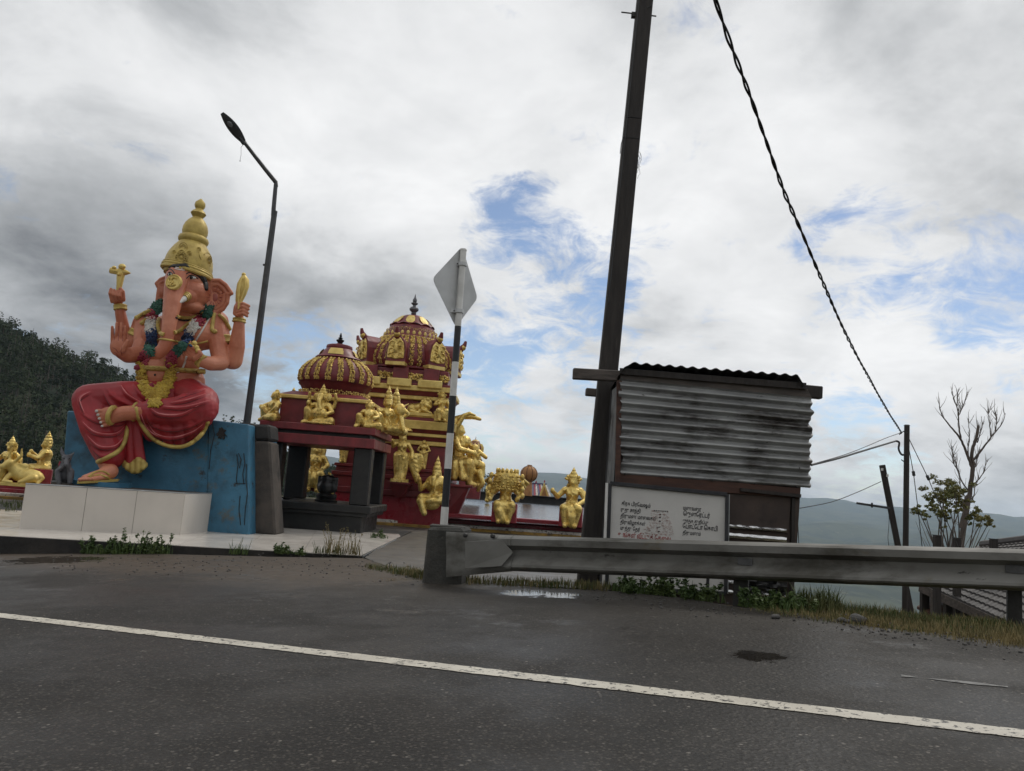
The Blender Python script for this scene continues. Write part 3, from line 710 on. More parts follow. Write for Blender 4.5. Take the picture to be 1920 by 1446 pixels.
# ------------------------------------------------------------------ the seated elephant-headed statue
def build_statue():
    o = thing('seated_statue', 'huge painted elephant-headed deity statue in gold crown and red cloth, seated on blue throne', 'statue', at(285, 900, 20.0))
    m = S(19.6)
    A = lambda x, y, Y: at(x, y, Y)
    def chain(mb, pts):                                # pts: (px, py, Y, r_px)
        for p, q in zip(pts, pts[1:]): mb.caps(A(*p[:3]), p[3] * m, A(*q[:3]), q[3] * m)
    def el(mb, x, y, Y, rx, ry, rd, tilt=0.0, yaw=0.0):
        rot = Matrix.Rotation(yaw, 3, 'Z') @ Matrix.Rotation(tilt, 3, 'Y')
        mb.ell(A(x, y, Y), (rx * m, rd * m, ry * m), rot, 20, 12)
    # --- body
    b = MB()
    el(b, 335, 628, 20.25, 62, 40, 40, R(6))           # chest
    el(b, 300, 628, 20.05, 34, 30, 34); el(b, 378, 628, 20.1, 38, 30, 36)
    el(b, 325, 676, 20.2, 51, 48, 44)                  # belly
    el(b, 296, 703, 19.95, 36, 34, 36)
    el(b, 337, 715, 20.3, 47, 36, 46)
    chain(b, [(350, 600, 20.3, 34), (352, 560, 20.1, 34)])
    # head turned a little to the left
    el(b, 352, 532, 20.0, 40, 46, 42, R(8)); el(b, 343, 520, 19.75, 30, 30, 30); el(b, 363, 550, 19.9, 30, 30, 34)
    el(b, 345, 505, 19.8, 31, 22, 32)
    el(b, 352, 556, 19.62, 20, 17, 18)                 # cheek at tusk root
    el(b, 357, 576, 19.85, 26, 12, 24)                 # jaw
    chain(b, [(333, 520, 19.5, 22), (327, 545, 19.25, 18.5), (323, 570, 19.1, 16), (319, 595, 19.0, 13.8), (316, 620, 18.92, 12), (312, 640, 18.88, 11.5), (306, 655, 18.85, 11.5), (296, 663, 18.8, 11), (285, 664, 18.76, 10), (278, 657, 18.74, 8.5)])
    # ears: broad dished flaps with a rolled rim
    for side, pts, c0 in ((1, [(388, 535), (398, 526), (412, 526), (424, 535), (434, 550), (428, 553), (426, 568), (418, 580), (405, 588), (395, 583), (388, 570)], (402, 558)),
                      (-1, [(313, 520), (302, 524), (294, 532), (299, 537), (297, 550), (295, 566), (298, 572), (308, 572), (314, 560)], (306, 548))):
        Ye = 20.15 if side > 0 else 20.0
        cc = A(c0[0], c0[1], Ye); ring = []
        for (x, y) in pts:
            ring.append(A(x, y, Ye - .12 if side > 0 else Ye))
        n = len(ring)
        for k in range(n):
            p, q = ring[k], ring[(k + 1) % n]
            b.caps(p, 4.2 * m, q, 4.2 * m, 8)
            for t in (.25, .5, .75):
                w1, w2 = cc.lerp(p, t), cc.lerp(q, t); dd = V(0, .06 * (1 - t), 0)
                b.caps(w1 + dd, 5.5 * m, w2 + dd, 5.5 * m, 8)
        b.ell(cc, (12 * m, 5 * m, 14 * m))
    # arms
    for pts in ([(411, 602, 20.3, 18), (413, 640, 20.25, 19), (424, 672, 20.2, 19), (437, 676, 20.15, 18), (444, 650, 20.05, 15.5), (448, 612, 19.95, 11), (449, 600, 19.92, 9.5)],
                [(404, 605, 20.15, 18), (409, 645, 20.0, 18), (414, 680, 19.8, 15.5), (395, 682, 19.45, 13.5), (375, 676, 19.2, 11), (368, 672, 19.12, 9.5)],
                [(268, 606, 20.35, 19), (258, 635, 20.35, 18), (244, 655, 20.35, 15), (234, 628, 20.3, 12.5), (226, 588, 20.2, 10), (225, 578, 20.18, 9.5)],
                [(272, 612, 20.2, 20), (270, 645, 20.05, 19), (262, 664, 19.75, 17), (240, 667, 19.45, 14), (228, 660, 19.3, 13)]):
        chain(b, pts)
    el(b, 405, 598, 20.25, 25, 18, 24, R(20)); el(b, 272, 603, 20.3, 22, 16, 22, R(-20))
    # open palm raised to bless
    el(b, 222, 648, 19.2, 15.5, 20, 8)
    for i, (x0, x1, ytip) in enumerate(((210.5, 210.5, 613), (218.2, 218.8, 606), (226, 227.2, 607), (233.6, 235.2, 613))):
        chain(b, [(x0, 640, 19.17, 3.2), (x1, 624, 19.12, 3.0), (x1, ytip, 19.1, 2.5)])
    chain(b, [(231, 657, 19.13, 5), (236, 647, 19.07, 4.4), (239, 640, 19.05, 3.7)])
    # fist with axe
    el(b, 221, 562, 20.12, 11, 12, 8)
    for i, (x, y) in enumerate(((206, 548), (212, 550), (218, 552), (224, 553))):
        chain(b, [(x + 4, 566 - i, 20.0, 3.2), (x, y + 2, 19.84, 3.1), (x + 2, y - 6, 19.86, 2.7)])
    chain(b, [(231, 562, 20.0, 4.5), (230, 547, 19.92, 4), (226, 542, 19.9, 3.6)])
    # hand holding the small gold noose
    el(b, 449, 584, 19.85, 11, 14, 9)
    for i, (y) in enumerate((569, 575, 582, 588)):
        chain(b, [(444, y + 3, 19.70, 3.1), (456, y, 19.60, 3.2), (467 - i * 1.2, y + 5, 19.66, 2.8)])
    chain(b, [(441, 588, 19.72, 4.6), (442, 576, 19.66, 4), (446, 568, 19.66, 3.5)])
    # cupped hand with sweets
    el(b, 358, 664, 19.02, 16, 12, 10, R(-25))
    for i, (dx, dy) in enumerate(((0, 0), (4, -4), (7, -9), (11, -14))):
        chain(b, [(352 + dx, 668 + dy, 18.92, 3.6), (344 + dx * 1.1, 657 + dy * .6, 18.86, 3.2), (339 + dx * 1.5, 645 + dy * .35, 18.88, 2.7)])
    chain(b, [(366, 672, 18.92, 5), (376, 664, 18.86, 4.4), (374, 660, 18.84, 3.8)])
    # legs inside the cloth, bare feet
    chain(b, [(330, 738, 20.1, 30), (172, 750, 18.95, 21), (197, 860, 18.75, 15), (204, 880, 18.7, 13)])
    chain(b, [(360, 738, 20.1, 28), (381, 762, 19.1, 17), (270, 773, 18.75, 14), (232, 775, 18.62, 13), (214, 780, 18.58, 13)])
    chain(b, [(206, 884, 18.62, 14), (190, 891, 18.4, 11), (170, 896, 18.15, 9), (160, 897.5, 18.05, 7)])
    for i in range(5):
        chain(b, [(176 - i * .5 + i * 6, 897 - i * .6, 18.1 + .02 * i, 4), (150 + i * 6.2, 899.5 - i * .3, 17.86 + .02 * i, 3.6)])
    el(b, 203, 780, 18.54, 20, 16, 10, R(-12))
    for i in range(5):
        y = 771 + i * 7; x = 183 + i * 2.6
        chain(b, [(199 + i * 1.5, 772 + i * 6, 18.5, 4.6 - i * .3), (x, y, 18.44, 4.1 - i * .4)])
    body = remesh(b, .0155, 2, .45)
    part('body', body, MT['skin_paint'], o, smooth=True, angle=None)
    B1 = body.bvh()
    # --- red cloth
    d = MB()
    chain(d, [(340, 745, 20.15, 40), (300, 752, 19.7, 38), (230, 748, 19.2, 33), (168, 750, 18.95, 29)])
    chain(d, [(168, 752, 18.95, 29.5), (185, 800, 18.85, 31), (200, 840, 18.82, 27), (207, 856, 18.80, 24)])
    chain(d, [(205, 775, 19.1, 30), (222, 815, 19.05, 26), (222, 838, 19.0, 20)])
    chain(d, [(346, 742, 20.15, 38), (378, 754, 19.3, 31), (376, 764, 19.1, 31)])
    chain(d, [(378, 766, 19.05, 30), (330, 772, 18.92, 27), (283, 772, 18.83, 21), (266, 771, 18.8, 17)])
    el(d, 342, 735, 20.3, 50, 26, 48, R(-8))
    # drape hanging below the folded leg
    for (x, y0, y1) in ((280, 775, 812), (298, 780, 826), (318, 785, 834), (338, 785, 836), (358, 785, 828), (374, 780, 812), (386, 775, 798)):
        chain(d, [(x, y0, 18.98, 18), (x, y1 - 10, 19.18, 12)])
    chain(d, [(258, 770, 18.85, 10), (266, 795, 18.98, 10), (282, 818, 19.1, 10)])
    # central sash
    sash = []
    base1 = remesh(d, .035, 3); BB = base1.bvh()
    def hit(x, y, bv=BB, fall=18.9):
        h = bv.ray_cast(EYE, ray(x, y))[0]
        return h if h is not None else at(x, y, fall)
    def curve(pts, n=14):                              # smooth pixel path
        out = []; P = [pts[0]] + list(pts) + [pts[-1]]
        for i in range(1, len(P) - 2):
            for k in range(n):
                t = k / n; a, b_, c, e = P[i - 1], P[i], P[i + 1], P[i + 2]
                out.append(tuple(.5 * (2 * b_[j] + (c[j] - a[j]) * t + (2 * a[j] - 5 * b_[j] + 4 * c[j] - e[j]) * t * t + (3 * b_[j] - a[j] - 3 * c[j] + e[j]) * t ** 3) for j in (0, 1)))
        out.append(pts[-1]); return out
    folds = [[(172, 735), (150, 750), (160, 780)], [(150, 772), (180, 790), (225, 795), (240, 780)], [(152, 790), (178, 812), (215, 815), (236, 800)], [(160, 815), (185, 838), (215, 838), (232, 822)], [(170, 838), (190, 855), (215, 852)],
             [(200, 728), (215, 745), (245, 760), (262, 763)], [(225, 722), (240, 742), (268, 758)], [(192, 730), (205, 755), (225, 768), (235, 770)], [(250, 718), (262, 738), (285, 757)],
             [(280, 765), (300, 778), (340, 778), (380, 757)], [(272, 770), (284, 795), (318, 806), (355, 800), (385, 785)], [(275, 790), (292, 815), (325, 822), (360, 812), (384, 795)], [(262, 772), (276, 806), (300, 822)], [(326, 748), (350, 740), (385, 728)], [(318, 757), (350, 752), (392, 738)], [(300, 763), (345, 765), (395, 752)]]
    d2 = MB(); d2.merge(d)
    for k, f in enumerate(folds):
        w = [hit(x, y) for x, y in curve(f)]; n = len(w)
        d2.tag = 0
        d2.tube(w, [(.3 + 3.6 * math.sin(math.pi * i / (n - 1)) ** .6) * m for i in range(n)], 8)
    cloth = remesh(d2, .022, 2, .4)
    lg = part('lower_garment', cloth, MT['cloth_red'], o, smooth=True, angle=None)
    BC = cloth.bvh()
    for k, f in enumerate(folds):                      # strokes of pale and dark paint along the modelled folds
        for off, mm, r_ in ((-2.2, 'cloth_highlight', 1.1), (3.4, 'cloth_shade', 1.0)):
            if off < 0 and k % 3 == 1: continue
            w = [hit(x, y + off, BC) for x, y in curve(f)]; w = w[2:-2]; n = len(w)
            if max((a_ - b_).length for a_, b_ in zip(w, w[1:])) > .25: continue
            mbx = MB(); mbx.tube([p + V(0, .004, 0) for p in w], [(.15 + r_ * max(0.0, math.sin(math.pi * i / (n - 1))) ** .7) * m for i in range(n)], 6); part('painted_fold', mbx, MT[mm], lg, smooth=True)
    for pts in ([(214.3, 616), (214.5, 628), (214.5, 638)], [(222.4, 611), (222.2, 628), (222.2, 639)], [(231, 614), (230.2, 628), (230, 640)], [(211, 652), (217, 655), (222, 662)], [(213, 660), (219, 664), (222, 671)], [(229, 650), (227, 658), (229, 667)]):
        w = [h_ if (h_ := B1.ray_cast(EYE, ray(x, y))[0]) is not None else at(x, y, 19.2) for x, y in curve(pts, 5)]; mbx = MB(); mbx.tube(w, .55 * m, 5); part('painted_crease', mbx, MT['skin_crease'], o, smooth=True)
    # pleated sash between the legs
    s = MB()
    for i in range(5):
        t = i / 4; x0, x1 = 240 + 16 * t, 236 + 32 * t
        chain(s, [(x0, 785, 18.95 - .02 * (i % 2), 5.5), (x0 + (x1 - x0) * .5, 830, 18.98 - .04 * (i % 2), 5.8), (x1, 872, 19.0 - .05 * (i % 2), 6.2)])
    sm = remesh(s, .026, 2, .4); sa = part('sash', sm, MT['cloth_red'], o, smooth=True, angle=None)
    t = MB()
    for i in range(9):
        q = i / 8; x = 233 + 40 * q; y = 866 + 6 * math.sin(q * math.pi * 2.2) ; yb = 874 + 12 * math.sin(q * math.pi)
        chain(t, [(x, y, 18.93 - .05 * (i % 2), 4), (x, yb, 18.92 - .05 * (i % 2), 4)])
    part('sash_hem', remesh(t, .03, 2), MT['crown_gold'], sa, smooth=True, angle=None)
    # gold hems
    for nm, pts, w, bv in (('hem', [(256, 766), (261, 785), (272, 806), (290, 825), (314, 836), (340, 838), (362, 829), (380, 812), (390, 792)], 4.2, BC), ('hem', [(241, 787), (239, 805), (234, 828), (222, 846), (202, 858), (184, 866)], 4.6, BC)):
        h = MB(); cp = curve(pts, 8)
        for (p, q) in zip(cp, cp[1:]):
            h.caps(hit(*p, bv) + V(0, -.01, 0), w * m, hit(*q, bv) + V(0, -.01, 0), w * m, 8)
        part(nm, remesh(h, .03, 2), MT['crown_gold'], o, smooth=True, angle=None)
    # --- crown
    ax = (A(377, 374, 20.1) - A(351, 512, 20.02)).normalized(); base = A(352, 508, 20.0)
    qx = V(1, 0, 0); qx = (qx - ax * qx.dot(ax)).normalized(); qy = ax.cross(qx); q = Matrix((qx, qy, ax)).transposed()
    HT = (A(377, 374, 20.1) - base).length / 134.0     # metres for one photo pixel along the axis
    prof = [(39, -10), (41, 0), (41.5, 8), (40.5, 16), (38.5, 24), (35, 32), (30.5, 40), (26, 46), (23.5, 50), (25.5, 53), (26.5, 57), (25, 61), (20.5, 64), (22, 70), (22, 77), (19.5, 85), (15, 92), (10, 97), (8.5, 99), (11, 102), (13.5, 106), (11, 110), (7.5, 112.5), (6.5, 115), (8.5, 118), (9.5, 122), (8.5, 127), (4.5, 131), (1.5, 134)]
    pr = [(r * HT * .97, z * HT) for r, z in prof]
    mb = MB(); mb.lathe(pr, base, 48, q); cr = part('crown', mb, MT['crown_gold'], o, smooth=True, angle=50)
    CB = mb.bvh()
    rim = MB(); ring = [base + q @ V(42 * HT * .97 * math.cos(2 * math.pi * k / 40), 42 * HT * .97 * math.sin(2 * math.pi * k / 40), (-5 - 5 * math.cos(2 * math.pi * k / 40)) * HT) for k in range(41)]
    rim.tube(ring, 4.5 * m, 8, False); ring2 = [p + ax * 9 * HT for p in ring]; rim.tube(ring2, 1.6 * m, 6, False); ring3 = [p + ax * 5 * HT for p in ring]; rim.tube(ring3, 3.4 * m, 8, False)
    part('crown_band', rim, MT['crown_gold'], cr, smooth=True)
    orn = MB()
    def chit(x, y, bv=CB, Y=19.4):
        h = bv.ray_cast(EYE, ray(x, y))[0]; return h if h is not None else A(x, y, Y)
    def disc(mbx, x, y, r, bv, th=2.0, rings=(1.0,)):
        c = chit(x, y, bv)
        for rr in rings:
            mbx.tube([c + V(rr * r * m * math.cos(2 * math.pi * k / 20), -.01, rr * r * m * math.sin(2 * math.pi * k / 20)) for k in range(21)], th * m * .5, 6, False)
    # big rosette with petals, leaf-shaped frame, small bosses
    disc(orn, 340, 483, 11, CB, 2.2, (1, .62)); cc = chit(340, 483)
    for k in range(12):
        t_ = 2 * math.pi * k / 12; orn.ell(cc + V(8.4 * m * math.cos(t_), -.02, 8.4 * m * math.sin(t_)), (1.6 * m, 1.2 * m, 1.6 * m), None, 8, 6)
    orn.ell(cc, (4 * m, 2.4 * m, 4 * m), None, 10, 6)
    orn.tube([chit(x, y) + V(0, -.01, 0) for x, y in curve([(329, 490), (330, 478), (341, 469), (352, 479), (352, 491)], 6)], 1.3 * m, 6)
    disc(orn, 344, 463, 8, CB, 2.0, (1, .55)); disc(orn, 327, 473, 3.5, CB, 2, (1, .4)); disc(orn, 355, 475, 4.2, CB, 2, (1, .4)); disc(orn, 373, 468, 4, CB, 2, (1, .5)); disc(orn, 392, 489, 6, CB, 2, (1, .55))
    orn.tube([chit(x, y) + V(0, -.01, 0) for x, y in curve([(374, 472), (375, 480), (378, 487)], 6)], 1.1 * m, 6)
    orn.tube([chit(x, y) + V(0, -.01, 0) for x, y in curve([(383, 478), (388, 474), (394, 478), (397, 487), (394, 500)], 6)], 1.1 * m, 6)
    stuff(part('crown_ornament', orn, MT['crown_gold'], cr, smooth=True))
    # hair under the crown
    hr = MB(); hp = [chit(x, y, B1) for x, y in curve([(316, 498), (330, 500), (345, 499), (354, 503), (362, 508), (371, 513), (379, 521), (384, 533), (386, 545)], 6)]
    n = len(hp); hr.tube([p + V(0, .02, 0) for p in hp], [(3 + 4.5 * math.sin(math.pi * i / (n - 1)) ** .5) * m for i in range(n)], 8)
    part('hair', hr, MT['hair_black'], o, smooth=True)
    # eyes, brows
    for (x, y, r) in ((359, 521, 8.6), (319, 515, 4.4)):
        c = chit(x, y, B1); e = MB(); e.ell(c + V(0, .012, 0), (r * m, 2.6 * m, 3.4 * m), Matrix.Rotation(R(-6), 3, 'Y'), 14, 8); eo = part('eye', e, MT['eye_white'], o, smooth=True)
        e = MB(); e.ell(c + V(0, -.022, 0), (r * .42 * m, 1.4 * m, 3.0 * m), None, 12, 8); part('iris', e, MT['hair_black'], eo, smooth=True)
        l = MB(); l.tube([chit(px, py, B1) + V(0, -.012, 0) for px, py in curve([(x - r * 1.05, y + 1.5), (x - r * .3, y - 4), (x + r * .6, y - 3), (x + r * 1.5, y + 2)], 5)], 1.0 * m, 6); part('eyelid_line', l, MT['hair_black'], eo, smooth=True)
        l = MB(); l.tube([chit(px, py, B1) + V(0, -.006, 0) for px, py in curve([(x - r * 1.15, y - 7), (x - r * .2, y - 10.5), (x + r, y - 8), (x + r * 1.9, y - 2)], 5)], .9 * m, 6); part('eyebrow', l, MT['hair_black'], o, smooth=True)
    # forehead mark, trunk medallion
    f = MB()
    for dy in (-3, 0, 3): f.tube([chit(px, py, B1) + V(0, -.008, 0) for px, py in curve([(328, 501 + dy), (336, 503 + dy), (346, 504 + dy)], 5)], 1.15 * m, 6)
    fm = part('forehead_mark', f, MT['eye_white'], o, smooth=True)
    f = MB(); f.ell(chit(336.5, 503, B1), (3 * m, 1.6 * m, 3.6 * m)); part('forehead_dot', f, MT['flower_yellow'], fm, smooth=True)
    g = MB(); c = chit(328, 531, B1)
    nrm = V(-.10, -1, .10).normalized(); c = c + nrm * .07; gx = nrm.cross(V(0, 0, 1)).normalized(); gq = Matrix((gx, nrm.cross(gx), nrm)).transposed()
    g.lathe([(15 * m, -.06), (15 * m, .015), (14 * m, .035), (12.6 * m, .035), (12.2 * m, .02), (.01, .02)], c, 32, gq); md = part('medallion', g, MT['gold_trim'], o, smooth=True, angle=30)
    g = MB()
    for path in ([(-6, 5), (-1, 8), (3, 5), (0, 1), (4, -3), (0, -8), (-6, -6)], [(0, 1), (5, 2), (9, -2), (7, -7)], [(3, 9), (7, 7), (9, 9)]):
        g.tube([c + gq @ V(x * m, y * m, .035) for x, y in curve(path, 6)], 1.1 * m, 6)
    part('sacred_letter', g, MT['gold_paint'], md, smooth=True)
    # tusk
    tk = MB(); ta, tb, tc_ = A(350, 556, 19.42), A(341, 563, 19.18), A(331, 571, 19.0)
    tk.tube([ta, tb, tc_], [7 * m, 5.2 * m, 1.0 * m], 12); tu = part('tusk', tk, MT['eye_white'], o, smooth=True)
    tk = MB(); ax2 = (tb - ta).normalized(); 
    for s_ in (0, .07, .14): tk.tube([ta + ax2 * (s_ - .03), ta + ax2 * (s_ + .02)], [9.2 * m - s_ * .1, 8.9 * m - s_ * .1], 16)
    part('tusk_ring', tk, MT['crown_gold'], tu, smooth=True)
    # ear painted rays
    er = MB()
    for k in range(14):
        t_ = 2 * math.pi * k / 14; p0 = (402 + 9 * math.cos(t_), 558 + 10 * math.sin(t_)); p1 = (404 + 19 * math.cos(t_), 557 + 22 * math.sin(t_))
        pp = [chit(p0[0] + (p1[0] - p0[0]) * s_, p0[1] + (p1[1] - p0[1]) * s_, B1) for s_ in (0, .5, 1)]
        if max((a - b_).length for a, b_ in zip(pp, pp[1:])) < .4: er.tube(pp, [1.0 * m, .8 * m, .3 * m], 5)
    er.ell(chit(401, 558, B1) + V(0, .03, 0), (9 * m, 3 * m, 10 * m)); part('ear_ray', er, MT['skin_pink'], o, smooth=True)
    # --- jewellery
    def band(name, x0, y0, x1, y1, Y, r0, r1, matl=MT['crown_gold'], n=2):   # ring round a limb running from a to b
        a, b_ = A(x0, y0, Y), A(x1, y1, Y); mbx = MB()
        mbx.tube([a, a.lerp(b_, .15), a.lerp(b_, .5), a.lerp(b_, .85), b_], [r0 * m * .96, r0 * m * 1.06, (r0 + r1) / 2 * m * .98, r1 * m * 1.06, r1 * m * .96], 20)
        return part(name, mbx, matl, o, smooth=True, angle=35)
    band('armlet', 412, 632, 414, 648, 20.18, 23, 24); band('armlet', 265, 622, 259, 634, 20.33, 20.5, 20.5)
    band('bracelet', 448, 605, 449, 597, 19.94, 12.5, 12); band('bracelet', 226, 582, 225.5, 572, 20.19, 12, 12)
    band('bracelet', 380, 679, 373, 674, 19.18, 13, 12)
    ank = MB(); ank.tube([A(210, 779, 18.5) + V(0, 0, 0) + V(.02 * math.sin(2 * math.pi * k / 24) , .18 * math.cos(2 * math.pi * k / 24), .19 * math.sin(2 * math.pi * k / 24)) for k in range(25)], 4.4 * m, 8, False)
    part('anklet', ank, MT['crown_gold'], o, smooth=True)
    cuff = MB(); cuff.tube([A(254, 772, 18.76) + V(.03 * math.sin(2 * math.pi * k / 24), .19 * math.cos(2 * math.pi * k / 24), .205 * math.sin(2 * math.pi * k / 24)) for k in range(25)], 2.8 * m, 8, False)
    part('trouser_cuff', cuff, MT['crown_gold'], o, smooth=True)
    # collar, beads, pectoral, belt, sacred cord
    def strip(name, pts, w, bv, matl, flat=.6):
        mbx = MB(); w_ = [chit(x, y, bv) for x, y in curve(pts, 8)]
        mbx.tube([p + V(0, -.005, 0) for p in w_], w * m, 8); return part(name, mbx, matl, o, smooth=True)
    strip('collar', [(332, 594), (345, 596), (358, 596), (370, 591), (380, 584)], 3.6, B1, MT['crown_gold'])
    bd = MB()
    for x, y in curve([(331, 596), (338, 600), (350, 601), (362, 599), (374, 593)], 4): bd.ell(chit(x, y, B1) + V(0, -.02, 0), (1.9 * m,) * 3, None, 8, 6)
    stuff(part('bead_string', bd, MT['hair_black'], o, smooth=True))
    strip('pectoral', [(298, 598), (296, 612), (300, 624), (308, 628)], 4.0, B1, MT['crown_gold']); strip('pectoral', [(326, 624), (338, 620), (350, 610), (362, 602)], 4.0, B1, MT['crown_gold'])
    strip('chest_band', [(294, 637), (305, 636), (330, 640), (345, 643), (365, 645), (390, 640)], 2.0, B1, MT['crown_gold'])
    strip('belt', [(270, 690), (285, 691), (310, 692), (335, 694), (360, 696), (384, 697)], 5.2, B1, MT['crown_gold'])
    bt = MB()
    for x, y in curve([(274, 690), (290, 691), (310, 692), (335, 694), (360, 696), (382, 697)], 2): 
        c = chit(x, y, B1); bt.tube([c + V(4.6 * m * math.cos(t_), -5.6 * m, 2.2 * m * math.sin(t_)) for t_ in [2 * math.pi * k / 12 for k in range(13)]], .9 * m, 5, False)
    stuff(part('belt_link', bt, MT['crown_gold'], o, smooth=True))
    strip('sacred_cord', [(400, 588), (390, 602), (378, 622), (365, 642)], 1.7, B1, MT['eye_white']); strip('sacred_cord', [(350, 668), (346, 682), (340, 694), (332, 699)], 1.9, B1, MT['eye_white'])
    for pts in ([(403, 588), (400, 602), (398, 618), (403, 622)], [(410, 590), (420, 598), (427, 610), (430, 617)], [(282, 582), (270, 588), (258, 596)], [(284, 590), (274, 600), (268, 606)]):
        w_ = [chit(x, y, B1) for x, y in curve(pts, 6)]; mbx = MB(); n = len(w_)
        mbx.tube([p + V(0, -.02, 0) for p in w_], [(3.2 + 1.6 * i / n) * m for i in range(n)], 8); mbx.ell(w_[-1] + V(0, -.03, 0), (5.5 * m, 4 * m, 4.5 * m)); part('shoulder_ornament', mbx, MT['crown_gold'], o, smooth=True)
    nv = MB(); nv.ell(chit(290.5, 703, B1), (2.0 * m, 1.2 * m, 2.4 * m)); part('navel', nv, MT['hair_black'], o, smooth=True)
    # nails, sandal straps
    for i in range(5):
        nl = MB()
        y = 771 + i * 7; x = 181 + i * 2.6; nl.ell(chit(x, y, B1) + V(0, .0, 0), (3.0 * m - i * .1 * m, 1.2 * m, 2.6 * m - i * .1 * m), None, 8, 6)
        part('toenail', nl, MT['nail_white'], o, smooth=True)
    for pts in ([(166, 894), (178, 886), (193, 884), (205, 890)], [(168, 895), (184, 891), (196, 893), (206, 898)]): strip('sandal_strap', pts, 1.8, B1, MT['crown_gold'])
    so = MB(); so.prism([A(x, y, Y) for x, y, Y in ((145, 903, 17.85), (180, 901.5, 17.9), (222, 899, 18.4), (224, 898, 18.75), (196, 898, 18.7), (146, 900, 18.1))], (0, 0, -.05)); part('sandal_sole', so, MT['crown_gold'], o)
    # --- held gold emblems
    axm = MB(); axm.tube([A(221, 552, 19.98), A(224, 535, 19.98), A(227, 512, 19.98), A(229, 499, 19.98)], [4 * m, 5.5 * m, 8 * m, 5 * m], 12)
    axm.tube([A(208, 507, 19.95), A(216, 509, 19.95), A(236, 511, 19.98), A(245, 512.5, 20)], [6.5 * m, 6 * m, 5.5 * m, .8 * m], 10); axm.ell(A(229, 500, 19.9), (7 * m, 6 * m, 5.5 * m)); axm.ell(A(214, 502, 19.9), (4 * m, 4 * m, 3.6 * m))
    axm.ell(A(224, 515, 19.9), (4 * m, 5 * m, 4 * m)); part('axe', axm, MT['gold_trim'], o, smooth=True, angle=45)
    nm_ = MB(); pts = [(446, 578), (448, 565), (452, 550), (456, 535), (458, 524), (457, 517)]; rr = [3.5, 6.5, 10, 11.5, 9, 4]
    nm_.tube([A(x, y, 19.75) for x, y in pts], [r * m for r in rr], 14); nm_.ell(A(457, 515, 19.75), (4 * m,) * 3)
    for k in (-1, 1): nm_.tube([A(447, 580, 19.62), A(450 + 3 * k, 560, 19.6), A(455 + 5 * k, 538, 19.58), A(457 + 2 * k, 522, 19.62)], 1.4 * m, 6)
    part('noose', nm_, MT['gold_trim'], o, smooth=True)
    for x, y in ((361, 650), (368, 652), (364, 644), (371, 658)):
        sw = MB(); sw.ell(A(x, y, 18.95), (5.2 * m,) * 3); part('sweet', sw, MT['gold_trim'], o, smooth=True)
    # --- garland of paint-coloured flowers: two strands down to a yellow bunch
    comb = MB(); comb.merge(body); comb.merge(cloth); CBV = comb.bvh()
    gl = None
    def flowers(pts, r, n, seed):
        rr_ = random.Random(seed); mbx = MB(); cp = curve(pts, 6)
        for k in range(n):
            x, y = cp[min(len(cp) - 1, int(rr_.random() * len(cp)))]
            dx, dy = rr_.uniform(-r, r) * .8, rr_.uniform(-r, r) * .8
            c = chit(x + dx, y + dy, CBV, 19.6); c0_ = chit(x, y, CBV, 19.6)
            if abs(c.y - c0_.y) > .35: c = c0_
            bulge = max(0, 1 - (dx * dx + dy * dy) / (r * r)) ** .5
            s_ = rr_.uniform(2.2, 3.4) * m
            mbx.ell(c + V(0, -bulge * 5.5 * m, 0), (s_ * 1.3, s_ * .8, s_ * .7), Matrix.Rotation(rr_.uniform(0, 3.1), 3, 'Y'), 6, 5)
        return mbx
    segs = [('flower_yellow', [(265, 684), (265, 700), (268, 716), (276, 732), (286, 746), (294, 754)], 11, 420), ('flower_yellow', [(320, 684), (321, 702), (316, 718), (308, 734), (300, 748)], 11, 420), ('flower_yellow', [(282, 730), (294, 738), (306, 730), (296, 745), (290, 752)], 15, 420)]
    big = MB()
    for i, (mm, pts, r, n) in enumerate(segs): big.merge(flowers(pts, r, n, i))
    gl = part('garland', big, MT['flower_yellow'], o, smooth=True)
    for j, (mm, pts) in enumerate((('flower_green', [(303, 570), (297, 576), (291, 583)]), ('flower_red', [(288, 587), (284, 597)]), ('flower_white', [(283, 601), (283, 618)]), ('flower_blue', [(285, 622), (286, 644)]), ('flower_green', [(284, 648), (279, 660)]), ('flower_red', [(274, 664), (268, 680)]),
                      ('flower_green', [(395, 580), (388, 587), (382, 593)]), ('flower_red', [(379, 595), (372, 603)]), ('flower_white', [(368, 607), (358, 622)]), ('flower_blue', [(356, 626), (350, 640)]), ('flower_green', [(345, 646), (332, 662)]), ('flower_red', [(326, 666), (321, 680)]))):
        stuff(part('flower_band', flowers(pts, 10.5, 150, 50 + j), MT[mm], gl, smooth=True))
    for x, y in ((259, 690), (317, 686), (286, 724)):
        ro = MB(); c = chit(x, y, CBV, 19.5) + V(0, -5 * m, 0)
        for k in range(14):
            t_ = k * 2.4; rr_ = 4.8 * m * (k / 14) ** .6; ro.ell(c + V(rr_ * math.cos(t_), -2.2 * m * (1 - k / 14), rr_ * math.sin(t_)), (2.2 * m, 1.6 * m, 2.2 * m), None, 8, 6)
        part('rose', ro, MT['flower_red'], gl, smooth=True)
    return o
build_statue()

